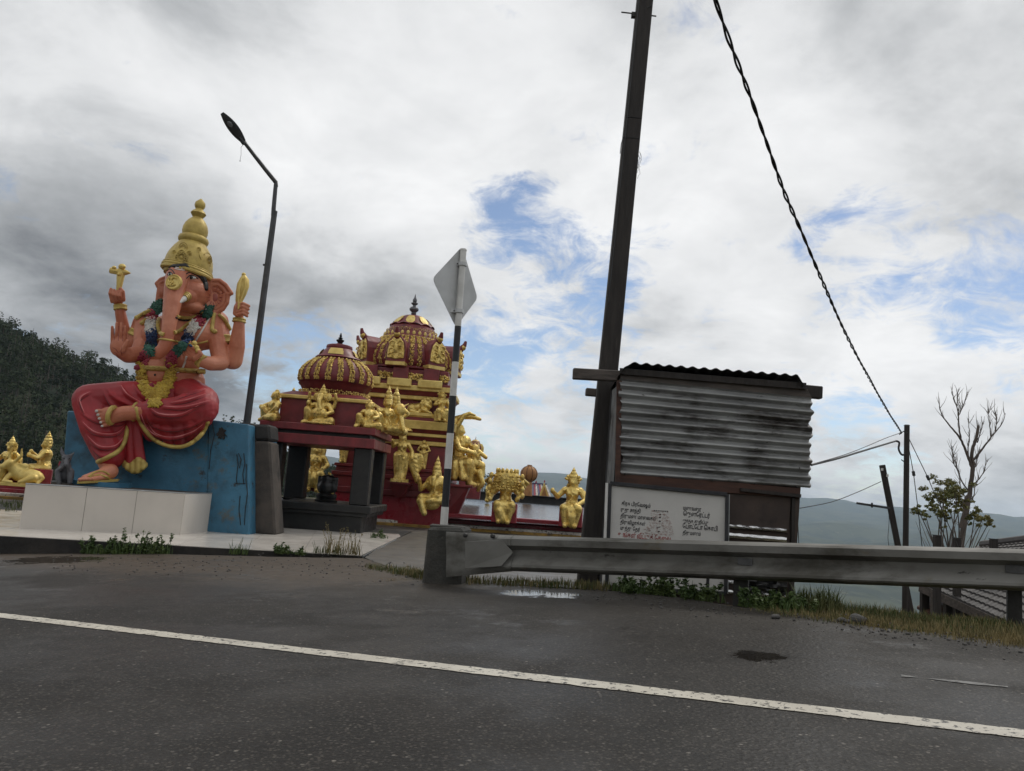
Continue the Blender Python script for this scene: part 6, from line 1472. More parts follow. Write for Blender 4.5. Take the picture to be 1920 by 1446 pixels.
# ------------------------------------------------------------------ big leaning utility pole, twisted cable
def build_big_pole():
    Y = 11.55; m = S(Y); f = lambda x, y: at(x, y, Y)
    b, t = f(1111, 990), f(1209, 0); d = t - b; foot = b + d * ((road_z(b.x, b.y) - .3 - b.z) / d.z); top = b + d * 1.22
    o = thing('utility_pole', 'thick dark squared timber utility pole leaning beside the tin kiosk', 'utility pole', foot)
    def ring(p, w, dep): return [p + V(-w, -dep, 0), p + V(w, -dep, 0), p + V(w, dep, 0), p + V(-w, dep, 0)]
    mb = MB(); A = [ring(foot.lerp(top, k / 10), (18.5 - .32 * k) * m, (15 - .3 * k) * m) for k in range(11)]
    vs = [v for r in A for v in r]; fs = [(i * 4 + k, i * 4 + (k + 1) % 4, (i + 1) * 4 + (k + 1) % 4, (i + 1) * 4 + k) for i in range(10) for k in range(4)] + [(3, 2, 1, 0), (40, 41, 42, 43)]
    mb.add(vs, fs); part('shaft', mb, MT['tar_wood'], o, bevel=.02)
    for y in (243, 283):
        c = b + d * ((990 - y) / 990); mb = MB(); w = 15.6 * m
        mb.tube([c + V(-w, -w * .85, 0), c + V(w, -w * .85, 0), c + V(w, w * .85, 0), c + V(-w, w * .85, 0), c + V(-w, -w * .85, 0)], .9 * m, 6); part('wire_band', mb, MT['cable'], o)
    c = b + d * ((990 - 33) / 990); mb = MB(); mb.tube([c + V(-45 * m, -.02, 3 * m), c + V(26 * m, -.02, 0)], 1.5 * m, 6); part('bolt', mb, MT['rail_post'], o)
    mb = MB(); mb.box(c + V(-20 * m, 0, 0), (8 * m, 10 * m, 9 * m)); part('bolt_bracket', mb, MT['rail_post'], o)
    rr = random.Random(4); mb = MB(); c = b + d * ((990 - 320) / 990) + V(17 * m, -.02, 0)
    for k in range(7):
        p = [c + V(rr.uniform(-2, 3) * m, 0, 18 * m)]
        for j in range(6): p.append(p[-1] + V(rr.uniform(-5, 5) * m, rr.uniform(-2, 2) * m, -rr.uniform(2, 14) * m))
        mb.tube(p, .35 * m, 4)
    stuff(part('wire_tangle', mb, MT['cable'], o))
    mb = MB(); p = [c + V(-33 * m, -12 * m, 40 * m), c + V(-36 * m, -12 * m, 25 * m), c + V(-37 * m, -12 * m, 5 * m)]; mb.tube(p, .7 * m, 5); part('loose_wire', mb, MT['cable'], o)
    mb = MB(); x = [b + d * (k / 20) + V(-14.5 * m + .3 * m * k / 20 * 4, -16 * m, 0) for k in range(8, 21)]; mb.tube(x, 1.0 * m, 5); part('down_lead', mb, MT['cable'], o)
    # steel step near the top that holds coiled wire
    mb = MB(); mb.tube([c + V(-8 * m, 0, 330 * m), c + V(6 * m, -6 * m, 340 * m), c + V(10 * m, -10 * m, 325 * m), c + V(0, -14 * m, 315 * m)], .8 * m, 5); part('loose_wire', mb, MT['cable'], o)
build_big_pole()
def vplane(path, A, B):
    """points of a wire that hangs in the vertical plane through A and B, from its place in the picture"""
    d = V(B.x - A.x, B.y - A.y, 0).normalized(); n = V(-d.y, d.x, 0); out = []
    for x, y in path:
        r = ray(x, y); out.append(EYE + r * ((A - EYE).dot(n) / r.dot(n)))
    return out
def resample(pts, n):
    L = [0]
    for a, b in zip(pts, pts[1:]): L.append(L[-1] + (b - a).length)
    out = []
    for k in range(n + 1):
        d = L[-1] * k / n; i = 0
        while i < len(L) - 2 and L[i + 1] < d: i += 1
        t = (d - L[i]) / max(1e-9, L[i + 1] - L[i])
        p0, p1, p2, p3 = pts[max(i - 1, 0)], pts[i], pts[i + 1], pts[min(i + 2, len(pts) - 1)]
        out.append(.5 * (2 * p1 + (p2 - p0) * t + (2 * p0 - 5 * p1 + 4 * p2 - p3) * t * t + (3 * p1 - p0 - 3 * p2 + p3) * t ** 3))
    return out
PY = 14.6
def build_right_poles():
    m = S(PY); f = lambda x, y, dy=0: at(x, y, PY + dy)
    t, b = f(1700.5, 798), f(1697, 1128); o = thing('utility_pole', 'slim straight dark utility pole on the slope beside the fallen-away verge', 'utility pole', b - V(0, 0, .4))
    d = t - b; mb = MB(); mb.tube([b - d * .9, t], [5.6 * m, 4.8 * m], 10); part('shaft', mb, MT['tar_wood'], o, smooth=True, angle=30)
    mb = MB(); mb.tube([t, t + V(0, 0, 1.5 * m)], [5.8 * m, 4 * m], 10); part('pole_cap', mb, MT['lamp_grey'], o)
    mb = MB(); mb.tube([f(1686, 815, -.1), f(1694, 809, -.1), f(1702, 812, -.1)], 1.0 * m, 6); mb.ell(f(1689, 812, -.1), (2.2 * m,) * 3, None, 8, 6); part('hook', mb, MT['rail_post'], o, smooth=True)
    mb = MB(); mb.tube(resample([f(1680, 827, -.12), f(1686, 830, -.12), f(1685, 842, -.12), f(1690, 852, -.12), f(1696, 853, -.08)], 16), 1.9 * m, 6); part('cable_tail', mb, MT['cable'], o, smooth=True)
    mb = MB(); mb.tube([f(1698, 868, -.09), f(1690, 862, -.09)], 1 * m, 5); part('step_bolt', mb, MT['rail_post'], o)
    # overhead twisted cable
    A, B = at(1338, -10, 4.6), f(1694, 812, -.1)
    pts = vplane([(1338, -10), (1372, 90), (1408, 185), (1440, 275), (1472, 365), (1505, 440), (1545, 535), (1590, 635), (1630, 710), (1665, 772), (1690, 811)], A, B)
    ex = pts[0] - pts[1]; pts = [pts[0] + ex * 3.4 + V(0, 0, .12 * 2), pts[0] + ex * 1.5 + V(0, 0, .05)] + pts
    c = thing('overhead_cable', 'thick twisted black overhead cable sagging down to the slim pole', 'cable', pts[-1])
    sm = resample(pts, 520); side = V(B.x - A.x, B.y - A.y, 0).normalized(); nn = V(-side.y, side.x, 0); s = 0
    for j in range(2):
        w = []; s = 0
        for i, p in enumerate(sm):
            if i: s += (p - sm[i - 1]).length
            a = s * 2 * math.pi / .48 + j * math.pi + .8 * math.sin(s * 2.1); r = .0085 + .0025 * math.sin(s * 3.7)
            w.append(p + nn * (r * math.cos(a)) + V(0, 0, r * math.sin(a)))
        mb = MB(); mb.tube(w, .0085, 6); part('strand', mb, MT['cable'], c, smooth=True)
    # service drop to the kiosk
    for nm, lab, P0, P1, r, path in (('service_cable', 'black service cable drooping from slim pole to kiosk wall', f(1680, 827, -.12), at(1521, 872, 10.75), .016, [(1680, 827), (1650, 836), (1610, 848), (1570, 860), (1521, 872)]), ('service_wire', 'thin wire above the service cable from slim pole to kiosk wall', f(1690, 812, -.1), at(1521, 871, 10.75), .006, [(1688, 812), (1660, 822), (1620, 839), (1580, 854), (1521, 871)])):
        w = resample(vplane(path, P0, P1), 30); mb = MB(); mb.tube(w, r, 6)
        oo = part(nm, mb, MT['cable'], None, smooth=True, base=P1); tag(oo, lab, 'cable')
    # leaning stump with arm
    t2, b2 = at(1654, 872, 14.9), at(1704, 1128, 14.9); d2 = t2 - b2; q = thing('leaning_post', 'short dark leaning steel post with a thin side arm beside slim pole', 'post', b2 - d2 * .05)
    mb = MB(); mb.bar(b2 - d2 * 1.1, t2, 10 * m, 7 * m, V(0, 1, 0)); part('shaft', mb, MT['tar_wood'], q, bevel=.01)
    mb = MB(); mb.bar(at(1606, 943.5, 14.75), at(1668, 953, 14.8), 3 * m, 4 * m); part('arm', mb, MT['lamp_grey'], q, bevel=.003)
    mb = MB(); mb.tube([at(1635, 943, 14.72), at(1635, 952, 14.72)], 1.8 * m, 8); part('bolt', mb, MT['rail_post'], q)
    mb = MB(); mb.tube(resample([at(1666, 954, 14.75), at(1667, 980, 14.75), at(1665, 1010, 14.75), at(1669, 1035, 14.75)], 12), .5 * m, 5); part('loose_wire', mb, MT['cable'], q)
    for k, yy in enumerate((881, 892)):
        mb = MB(); c2 = b2 + d2 * ((1128 - yy) / 256); mb.box(c2 + V((-4 if k == 0 else 4) * m, -4.5 * m, 0), (4 * m, 1.5 * m, 5 * m)); part('bolt_plate', mb, MT['white_paint'], q)
    # wire from the stump to the kiosk
    w = resample(vplane([(1652, 903), (1610, 922), (1560, 941), (1500, 953)], at(1652, 903, 14.85), at(1500, 953, 11.9)), 24); mb = MB(); mb.tube(w, .007, 5); tag(part('slack_wire', mb, MT['cable'], None, base=w[-1]), 'thin slack wire running from leaning post to the kiosk back', 'cable')
    w = [at(1493, 938, 12.6), at(1496, 980, 12.6), at(1498, 1030, 12.6), at(1498, 1075, 12.6)]; mb = MB(); mb.tube(resample(w, 12), .006, 5); tag(part('hanging_wire', mb, MT['cable'], None, base=w[0]), 'thin wire hanging down behind the kiosk corner', 'cable')
    # guy wires with insulators
    for pts_, ins, lab in (([(1704, 822), (1740, 896), (1752, 925), (1790, 1010), (1805, 1045)], (1740, 896), 'slanting guy wire with insulator reaching into the leafy shrub'), ([(1704, 840), (1713, 888), (1722, 960), (1730, 1035), (1736, 1090)], (1713, 888), 'steep guy wire with insulator beside slim pole')):
        yy = [PY + .25 * i for i in range(len(pts_))]; w = [at(x, y, Y_) for (x, y), Y_ in zip(pts_, yy)]
        g = thing('guy_wire', lab, 'wire', w[-1]); mb = MB(); mb.tube(w, .008, 5); part('wire', mb, MT['wire_grey'], g)
        ip = at(ins[0], ins[1], PY + .25); dd = (w[1] - w[0]).normalized(); mb = MB()
        mb.tube([ip - dd * 6 * m, ip - dd * 4 * m, ip - dd * 1 * m, ip, ip + dd * 1 * m, ip + dd * 4 * m, ip + dd * 6 * m], [1 * m, 3 * m, 3 * m, 2 * m, 3 * m, 3 * m, 1 * m], 8); part('insulator', mb, MT['lamp_grey'], g, smooth=True)
build_right_poles()

# ------------------------------------------------------------------ kiosk of corrugated sheets with a lettered board
KY = 10.75
def corrugated(cors, n, amp, axis, steps=10, thick=.004, jag=.0, per=6):
    """sheet between four corners (bl, br, tr, tl); waves stacked along v (axis 0) or along u (axis 1)"""
    bl, br, tr, tl = cors; nrm = (br - bl).cross(tl - bl).normalized()
    if nrm.y > 0: nrm = -nrm
    mb = MB(); N = n * per; rows = []
    for side in (0, 1):
        g = []
        for i in range(N + 1):
            t = i / N; w = math.sin(2 * math.pi * n * t); row = []
            for j in range(steps + 1):
                u = j / steps
                U, Vv = (u, t) if axis == 0 else (t, u)
                j1 = jag * noise.noise((t * 9, u * 3, 4.0)) * (1 if u in (0, 1) else 0)
                p = bl.lerp(br, U + (j1 if axis == 0 else 0)).lerp(tl.lerp(tr, U + (j1 if axis == 0 else 0)), Vv + (j1 if axis == 1 else 0))
                row.append(p + nrm * (amp * w + .012 * noise.noise((t * 4, u * 5, 2.0)) - side * thick))
            g.append(row)
        mb.grid(g); rows.append(g)
    return mb
def build_kiosk():
    f = lambda x, y, dy=0: at(x, y, KY + dy)
    m = S(KY)
    o = thing('tin_kiosk', 'closed roadside kiosk of patched corrugated tin sheets and brown timber', 'kiosk', f(1310, 1110))
    # front flap
    cors = [f(1164, 890, -.05), f(1519, 915, -.05), f(1522, 746, -.12), f(1162, 710, -.12)]
    part('front_sheet', corrugated(cors, 11, .034, 0, 14, .003, .02, 8), MT['zinc'], o, smooth=True, angle=None)
    mb = MB()
    for (x, y) in ((1172, 889), (1246, 895), (1336, 901), (1416, 907), (1494, 913), (1256, 763), (1438, 829), (1420, 826), (1499, 878), (1279, 830)):
        mb.ell(f(x, y, -.09), (.014, .014, .014), None, 6, 5)
    stuff(part('nail', mb, MT['rail_post'], o))
    # roof sheet, waves running front to back
    cors = [f(1163, 690, -.22), f(1510, 716, -.22), f(1510, 716, -.22) + V(0, 2.3, -.28), f(1163, 690, -.22) + V(0, 2.3, -.28)]
    bl, br, tr, tl = cors; mb = MB(); g = []
    for side in (0, 1):
        rows = []
        for i in range(97):
            t = i / 96; w = math.sin(2 * math.pi * 16 * t) * .015; end = .16 * max(0, (.06 - t) / .06) ** 1.5 + .14 * max(0, (t - .95) / .05) ** 1.5
            rows.append([bl.lerp(br, t).lerp(tl.lerp(tr, t), k / 6) + V(0, 0, .085 + w - end - side * .006) for k in range(7)])
        mb.grid(rows); g.append(rows)
    mb.add([r[0] for r in g[0]] + [r[0] for r in g[1]], [(i, i + 1, 97 + i + 1, 97 + i) for i in range(96)])
    part('roof_sheet', mb, MT['zinc_dark'], o, smooth=True, angle=40)
    mb = MB(); mb.hexa([f(1162, 701, -.16), f(1512, 730, -.16), f(1512, 730, -.08), f(1162, 701, -.08), f(1162, 690, -.16), f(1512, 718, -.16), f(1512, 718, -.08), f(1162, 690, -.08)]); part('roof_batten', mb, MT['tar_wood'], o)
    mb = MB(); mb.hexa([f(1163, 712, -.11), f(1522, 746, -.11), f(1522, 746, -.06), f(1163, 712, -.06), f(1163, 700, -.11), f(1514, 729, -.11), f(1514, 729, -.06), f(1163, 700, -.06)]); part('fascia_board', mb, MT['grey_wood'], o)
    # beams
    for (a, b, h_, mm, dy0, dy1) in (((1074, 701), (1164, 706), 21, 'grey_wood', .15, .15), ((1098, 735), (1166, 741), 16, 'grey_wood', 1.15, 1.15), ((1508, 734), (1540, 737), 24, 'tar_wood', .1, .1)):
        mb = MB(); mb.bar(f(*a, dy0), f(*b, dy1), .12, h_ * m); part('beam', mb, MT[mm], o, bevel=.012)
    # body walls
    gl = road_z(f(1150, 1095).x, KY) - .15
    A, B = f(1146, 1000), f(1484, 1020)
    mb = MB(); mb.hexa([V(A.x, KY, gl - .5), V(B.x, KY, gl - 1.0), V(B.x + .05, KY + 1.7, gl - 2.2), V(A.x, KY + 1.7, gl - 1.2), f(1163, 720), f(1512, 750), f(1512, 750) + V(0, 1.7, 0), f(1163, 720) + V(0, 1.7, 0)]); part('body', mb, MT['brown_ply'], o)
    # left side: strips of sheet, edge battens
    for (x0, x1, dy0, dy1, mm) in ((1144, 1150, 0.0, .28, 'aluminium'), (1139, 1143, .30, .62, 'zinc'), (1134, 1138, .64, 1.0, 'zinc_dark'), (1128, 1133, 1.02, 1.35, 'aluminium'), (1122, 1127, 1.37, 1.7, 'zinc_dark')):
        tA, tB = f(1163, 722), f(1146, 1005)
        off = -.03 - .012 * (dy0 > .3)
        p = [V(tB.x + off, KY + dy0, gl), V(tB.x + off, KY + dy1, gl), V(tA.x + off, KY + dy1, tA.z), V(tA.x + off, KY + dy0, tA.z)]
        mb = MB(); mb.prism(p, (.02, 0, 0)); part('side_strip', mb, MT[mm], o)
    mb = MB(); mb.bar(f(1158, 905, -.07), f(1161, 714, -.07), 9 * m, .05, V(0, 1, 0)); part('corner_post', mb, MT['brown_wood'], o)
    # brown header boards under the flap
    mb = MB(); mb.hexa([f(1156, 908, -.06), f(1500, 935, -.06), f(1500, 935, -.01), f(1156, 908, -.01), f(1156, 884, -.06), f(1500, 916, -.06), f(1500, 916, -.01), f(1156, 884, -.01)]); part('header_board', mb, MT['brown_wood'], o, bevel=.004)
    mb = MB(); mb.bar(f(1388, 918, -.09), f(1501, 930, -.09), .05, 6 * m); part('header_rail', mb, MT['tar_wood'], o)
    # right lower panel: ply, foil strips, black plastic
    mb = MB(); mb.prism([f(1362, 990, -.03), f(1478, 1000, -.03), f(1483, 934, -.03), f(1362, 924, -.03)], (0, .03, 0)); part('ply_panel', mb, MT['brown_ply'], o)
    for (ya, yb, dy) in ((983, 989, -.06), (999, 1008, -.07), (1088, 1094, -.06), (1106, 1113, -.07), (1030, 1040, -.05)):
        mb = MB(); rows = []
        for i in range(3):
            rows.append([f(1363 + 112 * k / 14, ya + 9 * k / 14 + (yb - ya) * i / 2 + 1.6 * noise.noise((k * .9, ya, i)), dy - .02 * (i == 1) - .015 * noise.noise((k * .7, i, ya))) for k in range(15)])
        mb.grid(rows); mb.grid([[p + V(0, .01, 0) for p in r] for r in rows]); part('foil_strip', mb, MT['foil'], o)
    mb = MB(); rows = []
    for i in range(9):
        rows.append([f(1400 + 76 * k / 12, 1086 + 6 * k / 12 + 24 * i / 8, -.10 - .05 * noise.noise((k * .8, i * .9, 3)) - .03 * math.sin(i * 1.1 + k * .4)) for k in range(13)])
    mb.grid(rows); mb.grid([[p + V(0, .012, 0) for p in r] for r in rows]); part('plastic_sheet', mb, MT['oiled_black'], o, smooth=True)
    mb = MB(); mb.bar(f(1484, 1125, -.03), f(1487, 925, -.03), 6 * m, .06, V(0, 1, 0)); part('corner_post', mb, MT['tar_wood'], o)
    # ---- lettered board, leaning against the front
    BD = -.16
    q = thing('lettered_board', 'white notice board in black frame with handwritten lettering and temple drawing', 'notice board', f(1250, 1108, BD))
    TL, TR, BR, BL = f(1144.5, 906, BD), f(1364, 927, BD), f(1361, 1113, BD), f(1138, 1101, BD)
    ex, ey = (TR - TL).normalized(), V(0, 0, 1)
    mb = MB(); mb.prism([BL + V(0, .035, 0), BR + V(0, .035, 0), TR + V(0, .035, 0), TL + V(0, .035, 0)], (0, .012, 0)); part('panel', mb, MT['board_white'], q)
    def fr(a, b, w): mb = MB(); mb.bar(a + V(0, .022, 0), b + V(0, .022, 0), .05, w, V(0, 0, 1) if abs((b - a).z) < abs((b - a).x) else V(0, 1, 0)) ; return mb
    for a, b, w in ((TL, TR, 7 * m), (BL, BR, 6 * m)):
        mb = MB(); mb.bar(a + V(0, .022, 0), b + V(0, .022, 0), .05, w); part('frame_bar', mb, MT['board_frame'], q, bevel=.004)
    for a, b, w in ((BL, TL, 5.5 * m), (BR, TR, 5.5 * m)):
        mb = MB(); mb.bar(a + V(0, .020, 0), b + V(0, .020, 0), w, .05, V(0, 1, 0)); part('frame_bar', mb, MT['board_frame'], q, bevel=.004)
    mb = MB(); mb.bar(BL + V(-.045, .03, 0), TL + V(-.045, .03, 0), .03, .05, V(0, 1, 0)); part('edge_strip', mb, MT['white_paint'], q)
    mb = MB(); mb.bar(BR + V(.03, .03, 0), TR + V(.03, .03, 0), .012, .04, V(0, 1, 0)); part('edge_strip', mb, MT['aluminium'], q)
    for sx in (TL.lerp(TR, .15), TL.lerp(TR, .85)):                    # legs to the ground
        bt = BL.lerp(BR, .15 if sx.x < (TL.x + TR.x) / 2 else .85); mb = MB(); mb.bar(V(bt.x, bt.y + .05, road_z(bt.x, bt.y) - .1), V(bt.x, bt.y + .05, bt.z + .2), .04, .04); part('leg', mb, MT['board_frame'], q)
    slope = math.atan2((TR - TL).z, (TR - TL).x)
    def visual(s):                                     # vowel signs that stand before their consonant are typed before it
        out = []
        for ch in s:
            if ch in 'ெேை' and out: out.insert(len(out) - 1, ch)
            elif ch in 'ொோ' and out: out.insert(len(out) - 1, 'ெ' if ch == 'ொ' else 'ே'); out.append('ா')
            else: out.append(ch)
        return ''.join(out)
    def text(s, x, y, width_px, matl):
        s = visual(s)
        cu = bpy.data.curves.new('t', 'FONT'); cu.body = s; cu.size = 1.0; cu.extrude = 0.0; cu.resolution_u = 2; cu.offset = .018
        to = bpy.data.objects.new('t', cu); COL.objects.link(to); dg = bpy.context.evaluated_depsgraph_get(); dg.update()
        me = bpy.data.meshes.new_from_object(to.evaluated_get(dg)); bpy.data.objects.remove(to)
        if not len(me.vertices): return
        xs = [v.co.x for v in me.vertices]; w = max(xs) - min(xs); x0 = min(xs); k = width_px * m / w; kh = 9.0 * m / .72
        kh = min(kh, k * 1.5)
        org = f(x, y, BD + .030)
        r = Matrix.Rotation(-slope, 3, 'Y')
        b = BASE[q.name]
        for v in me.vertices: v.co = org + r @ V((v.co.x - x0) * k, 0, v.co.y * kh) - b
        me.materials.append(matl); lo = bpy.data.objects.new('lettering', me); COL.objects.link(lo); lo.parent = q; BASE[lo.name] = b; lo['kind'] = 'stuff'
        return lo
    INK, RED = MT['ink_black'], MT['ink_red']
    for s, x, y, w in (('கிரக பிரவேஷம்', 1165.5, 947, 53), ('ருது சாந்தி', 1164, 958.5, 36), ('திருமண மாலைகள்', 1163.5, 970, 66), ('திருவிழாக்கள்', 1163, 981.5, 46), ('முத்து தேர்', 1163, 993, 36), ('மணவரை', 1281, 955.5, 33), ('ஜெனரேட்டர்', 1281, 966.5, 49), ('ஜாதக குறிப்பு', 1280.5, 979, 47), ('போட்டோ கொபி', 1280, 990, 64), ('திருமணம்', 1280, 1001.5, 33)):
        text(s, x, y, w, INK)
    text('உங்கள் வீட்டுத் தேவை', 1159, 1006, 96, RED)
    # faint red drawing of a stepped temple tower
    rr = random.Random(12); mb = MB(); mk_ = MB()
    for tier in range(9):
        y = 960 + tier * 5.2; hw = 15 + tier * 1.9
        for k in range(int(hw * 1.3)):
            x = 1236 + rr.uniform(-hw, hw) - tier * .35; L = rr.uniform(.8, 3.2); yy = y + rr.uniform(-2, 2) + (x - 1236) * .09
            mb.bar(f(x, yy, BD + .031), f(x + L, yy + rr.uniform(-.8, 1), BD + .031), .002, .55 * m)
    stuff(part('tower_drawing', mb, MT['ink_faint'], q))
    for (x, y, w) in ((1238, 964.5, 3), (1237.5, 970.5, 3), (1237, 977.5, 3.4), (1234, 988.5, 7), (1235.5, 996.5, 2.6)):
        mb = MB(); mb.bar(f(x - w / 2, y, BD + .031), f(x + w / 2, y + .2, BD + .031), .002, 2.0 * m if w < 5 else .9 * m); part('drawn_opening', mb, INK, q)
    for x in range(1226, 1252, 4):
        mb = MB(); mb.bar(f(x, 958 + (x - 1238) * .05, BD + .031), f(x + 2.6, 958.4 + (x - 1238) * .05, BD + .031), .002, 1.6 * m); part('drawn_finial', mb, INK, q)
build_kiosk()

# ------------------------------------------------------------------ guard rail with concrete end block
RAILP = [(0, -.02), (.04, -.09), (.09, -.122), (.27, -.118), (.40, -.022), (.57, -.02), (.60, -.032), (.80, -.112), (.87, -.118), (.92, -.10), (1, -.02)]
def build_rail():
    La, Lb = at(940, 1003.5, 10.25), at(940, 1070, 10.25); Ra, Rb = at(2080, 1034, 7.45), at(2080, 1114, 7.45)
    o = thing('guard_rail', 'weathered galvanised steel guard rail along the road edge', 'guard rail', V(La.x, La.y, road_z(La.x, La.y)))
    d = (Ra - La); d.z = 0; d.normalize(); nf = V(d.y, -d.x, 0)
    if nf.y > 0: nf = -nf
    def sect(t): 
        a, b = La.lerp(Ra, t), Lb.lerp(Rb, t)
        return [a.lerp(b, u) - nf * dd * -1 * -1 if False else a.lerp(b, u) + nf * (-dd) for u, dd in RAILP]
    def beam(t0, t1, nm, extra=0.0, n=26):
        mb = MB(); rows = []
        for k in range(n + 1):
            t = t0 + (t1 - t0) * k / n; rows.append([p + nf * extra + nf * .004 * noise.noise((t * 14, i * .5, 1)) for i, p in enumerate(sect(t))])
        mb.grid(rows); back = [[p - nf * .006 for p in r] for r in rows]; mb.grid(back)
        for e in (0, -1): mb.grid([rows[e], back[e]])
        mb.grid([[r[0] for r in rows], [r[0] for r in back]]); mb.grid([[r[-1] for r in rows], [r[-1] for r in back]])
        return part(nm, mb, MT['rail_steel'], o, smooth=True, angle=20)
    beam(0.0, .62, 'rail_beam'); beam(.60, 1.25, 'rail_beam', .007)
    # end shoe: beam flattened against the block
    mb = MB(); rows = []
    A0, B0 = La.lerp(Ra, .03), Lb.lerp(Rb, .03); A1, B1 = at(838, 997, 10.72), at(838, 1082, 10.72)
    for k in range(11):
        s = k / 10; ss = s ** 1.3; a, b = A0.lerp(A1, s), B0.lerp(B1, s); k2 = 1 - .85 * min(1, s * 1.4)
        rows.append([a.lerp(b, u) + nf * (-dd * k2 + .012) for u, dd in RAILP])
    mb.grid(rows); back = [[p - nf * .008 for p in r] for r in rows]; mb.grid(back); mb.grid([[r[0] for r in rows], [r[0] for r in back]]); mb.grid([rows[0], back[0]]); mb.grid([[r[-1] for r in rows], [r[-1] for r in back]])
    part('end_shoe', mb, MT['rail_steel'], o, smooth=True, angle=50)
    # pointed steel cover over the joint
    mb = MB(); c = [at(872, 1016, 10.33), at(940, 1012, 10.08), at(962, 1036, 10.02), at(940, 1062, 10.08), at(872, 1066, 10.33)]; mb.prism(c, (0, .012, 0)); part('joint_plate', mb, MT['rail_steel'], o, bevel=.003)
    for (x, y) in ((880, 1003.5), (931, 1005)):
        mb = MB(); c = at(x, y, 10.30 if x > 900 else 10.42); mb.tube([c + nf * .10, c + nf * .13, c + nf * .14], [.032, .028, .012], 10); part('bolt', mb, MT['rail_post'], o)
    for x, y in ((1398, 1053), (1902, 1067)):
        t = (x - 940) / (2080 - 940); t = t * 10.25 / (10.25 * t + 7.45 * (1 - t)) * 1.0 if False else t
        mb = MB(); Yq = 1 / ((1 - t) / 10.25 + t / 7.45); c = at(x, y, Yq); mb.box(c + nf * .035, (.16, .02, .075), math.atan2(d.y, d.x)); part('slot_plate', mb, MT['zinc_dark'], o)
    # posts
    for (x, yt, yb, w) in ((1394, 1030, 1142, 26), (1909, 1040, 1200, 23)):
        t = (x - 940) / 1140; Yq = 1 / ((1 - t) / 10.25 + t / 7.45) + .10; a = at(x, yt, Yq); gzv = road_z(a.x, a.y) - .25; w = w * S(Yq)
        rz = math.atan2(d.y, d.x)
        for off, sx in ((-.06, .02), (.06, .02)):
            pass
        mb = MB(); mb.box(V(a.x, a.y + .06, (a.z + gzv) / 2), (w, .012, a.z - gzv), rz); mb.box(V(a.x, a.y + .06, (a.z + gzv) / 2) - d * (w / 2 - .006) - nf * .045, (.012, .09, a.z - gzv), rz); mb.box(V(a.x, a.y + .06, (a.z + gzv) / 2) + d * (w / 2 - .006) - nf * .045, (.012, .09, a.z - gzv), rz)
        part('post', mb, MT['rail_post'], o)
    # concrete block
    c = onroad(835, 1086); zb = c.z - .1; a, b = at(801, 1000, 10.85), at(872, 1004, 10.7)
    q = thing('concrete_block', 'mossy dark concrete end block holding the start of guard rail', 'concrete block', V(a.x, a.y, zb))
    TLp, TRp = at(801, 988, 10.9), at(868, 991, 10.75)
    mb = MB(); w = V(.10, .60, 0)
    mb.hexa([V(a.x - .02, a.y, zb), V(b.x, b.y, zb), V(b.x, b.y, zb) + w, V(a.x, a.y, zb) + w, TLp, TRp, TRp + w, TLp + w]); part('block', mb, MT['mossy_concrete'], q, bevel=.04)
    mb = MB(); c1 = at(838, 990, 10.95); mb.box(c1 + V(0, .2, .01), (.5, .3, .03)); part('coping', mb, MT['mossy_concrete'], q, bevel=.012)
mk('mossy_concrete', (.060, .056, .048), (.038, .037, .032), scale=3, rough=.9, bump=.9, bscale=12, bdist=.025, dirt=[((.022, .022, .018), 2.2, .48, .70), ((.12, .10, .075), 5, .60, .78)])
build_rail()

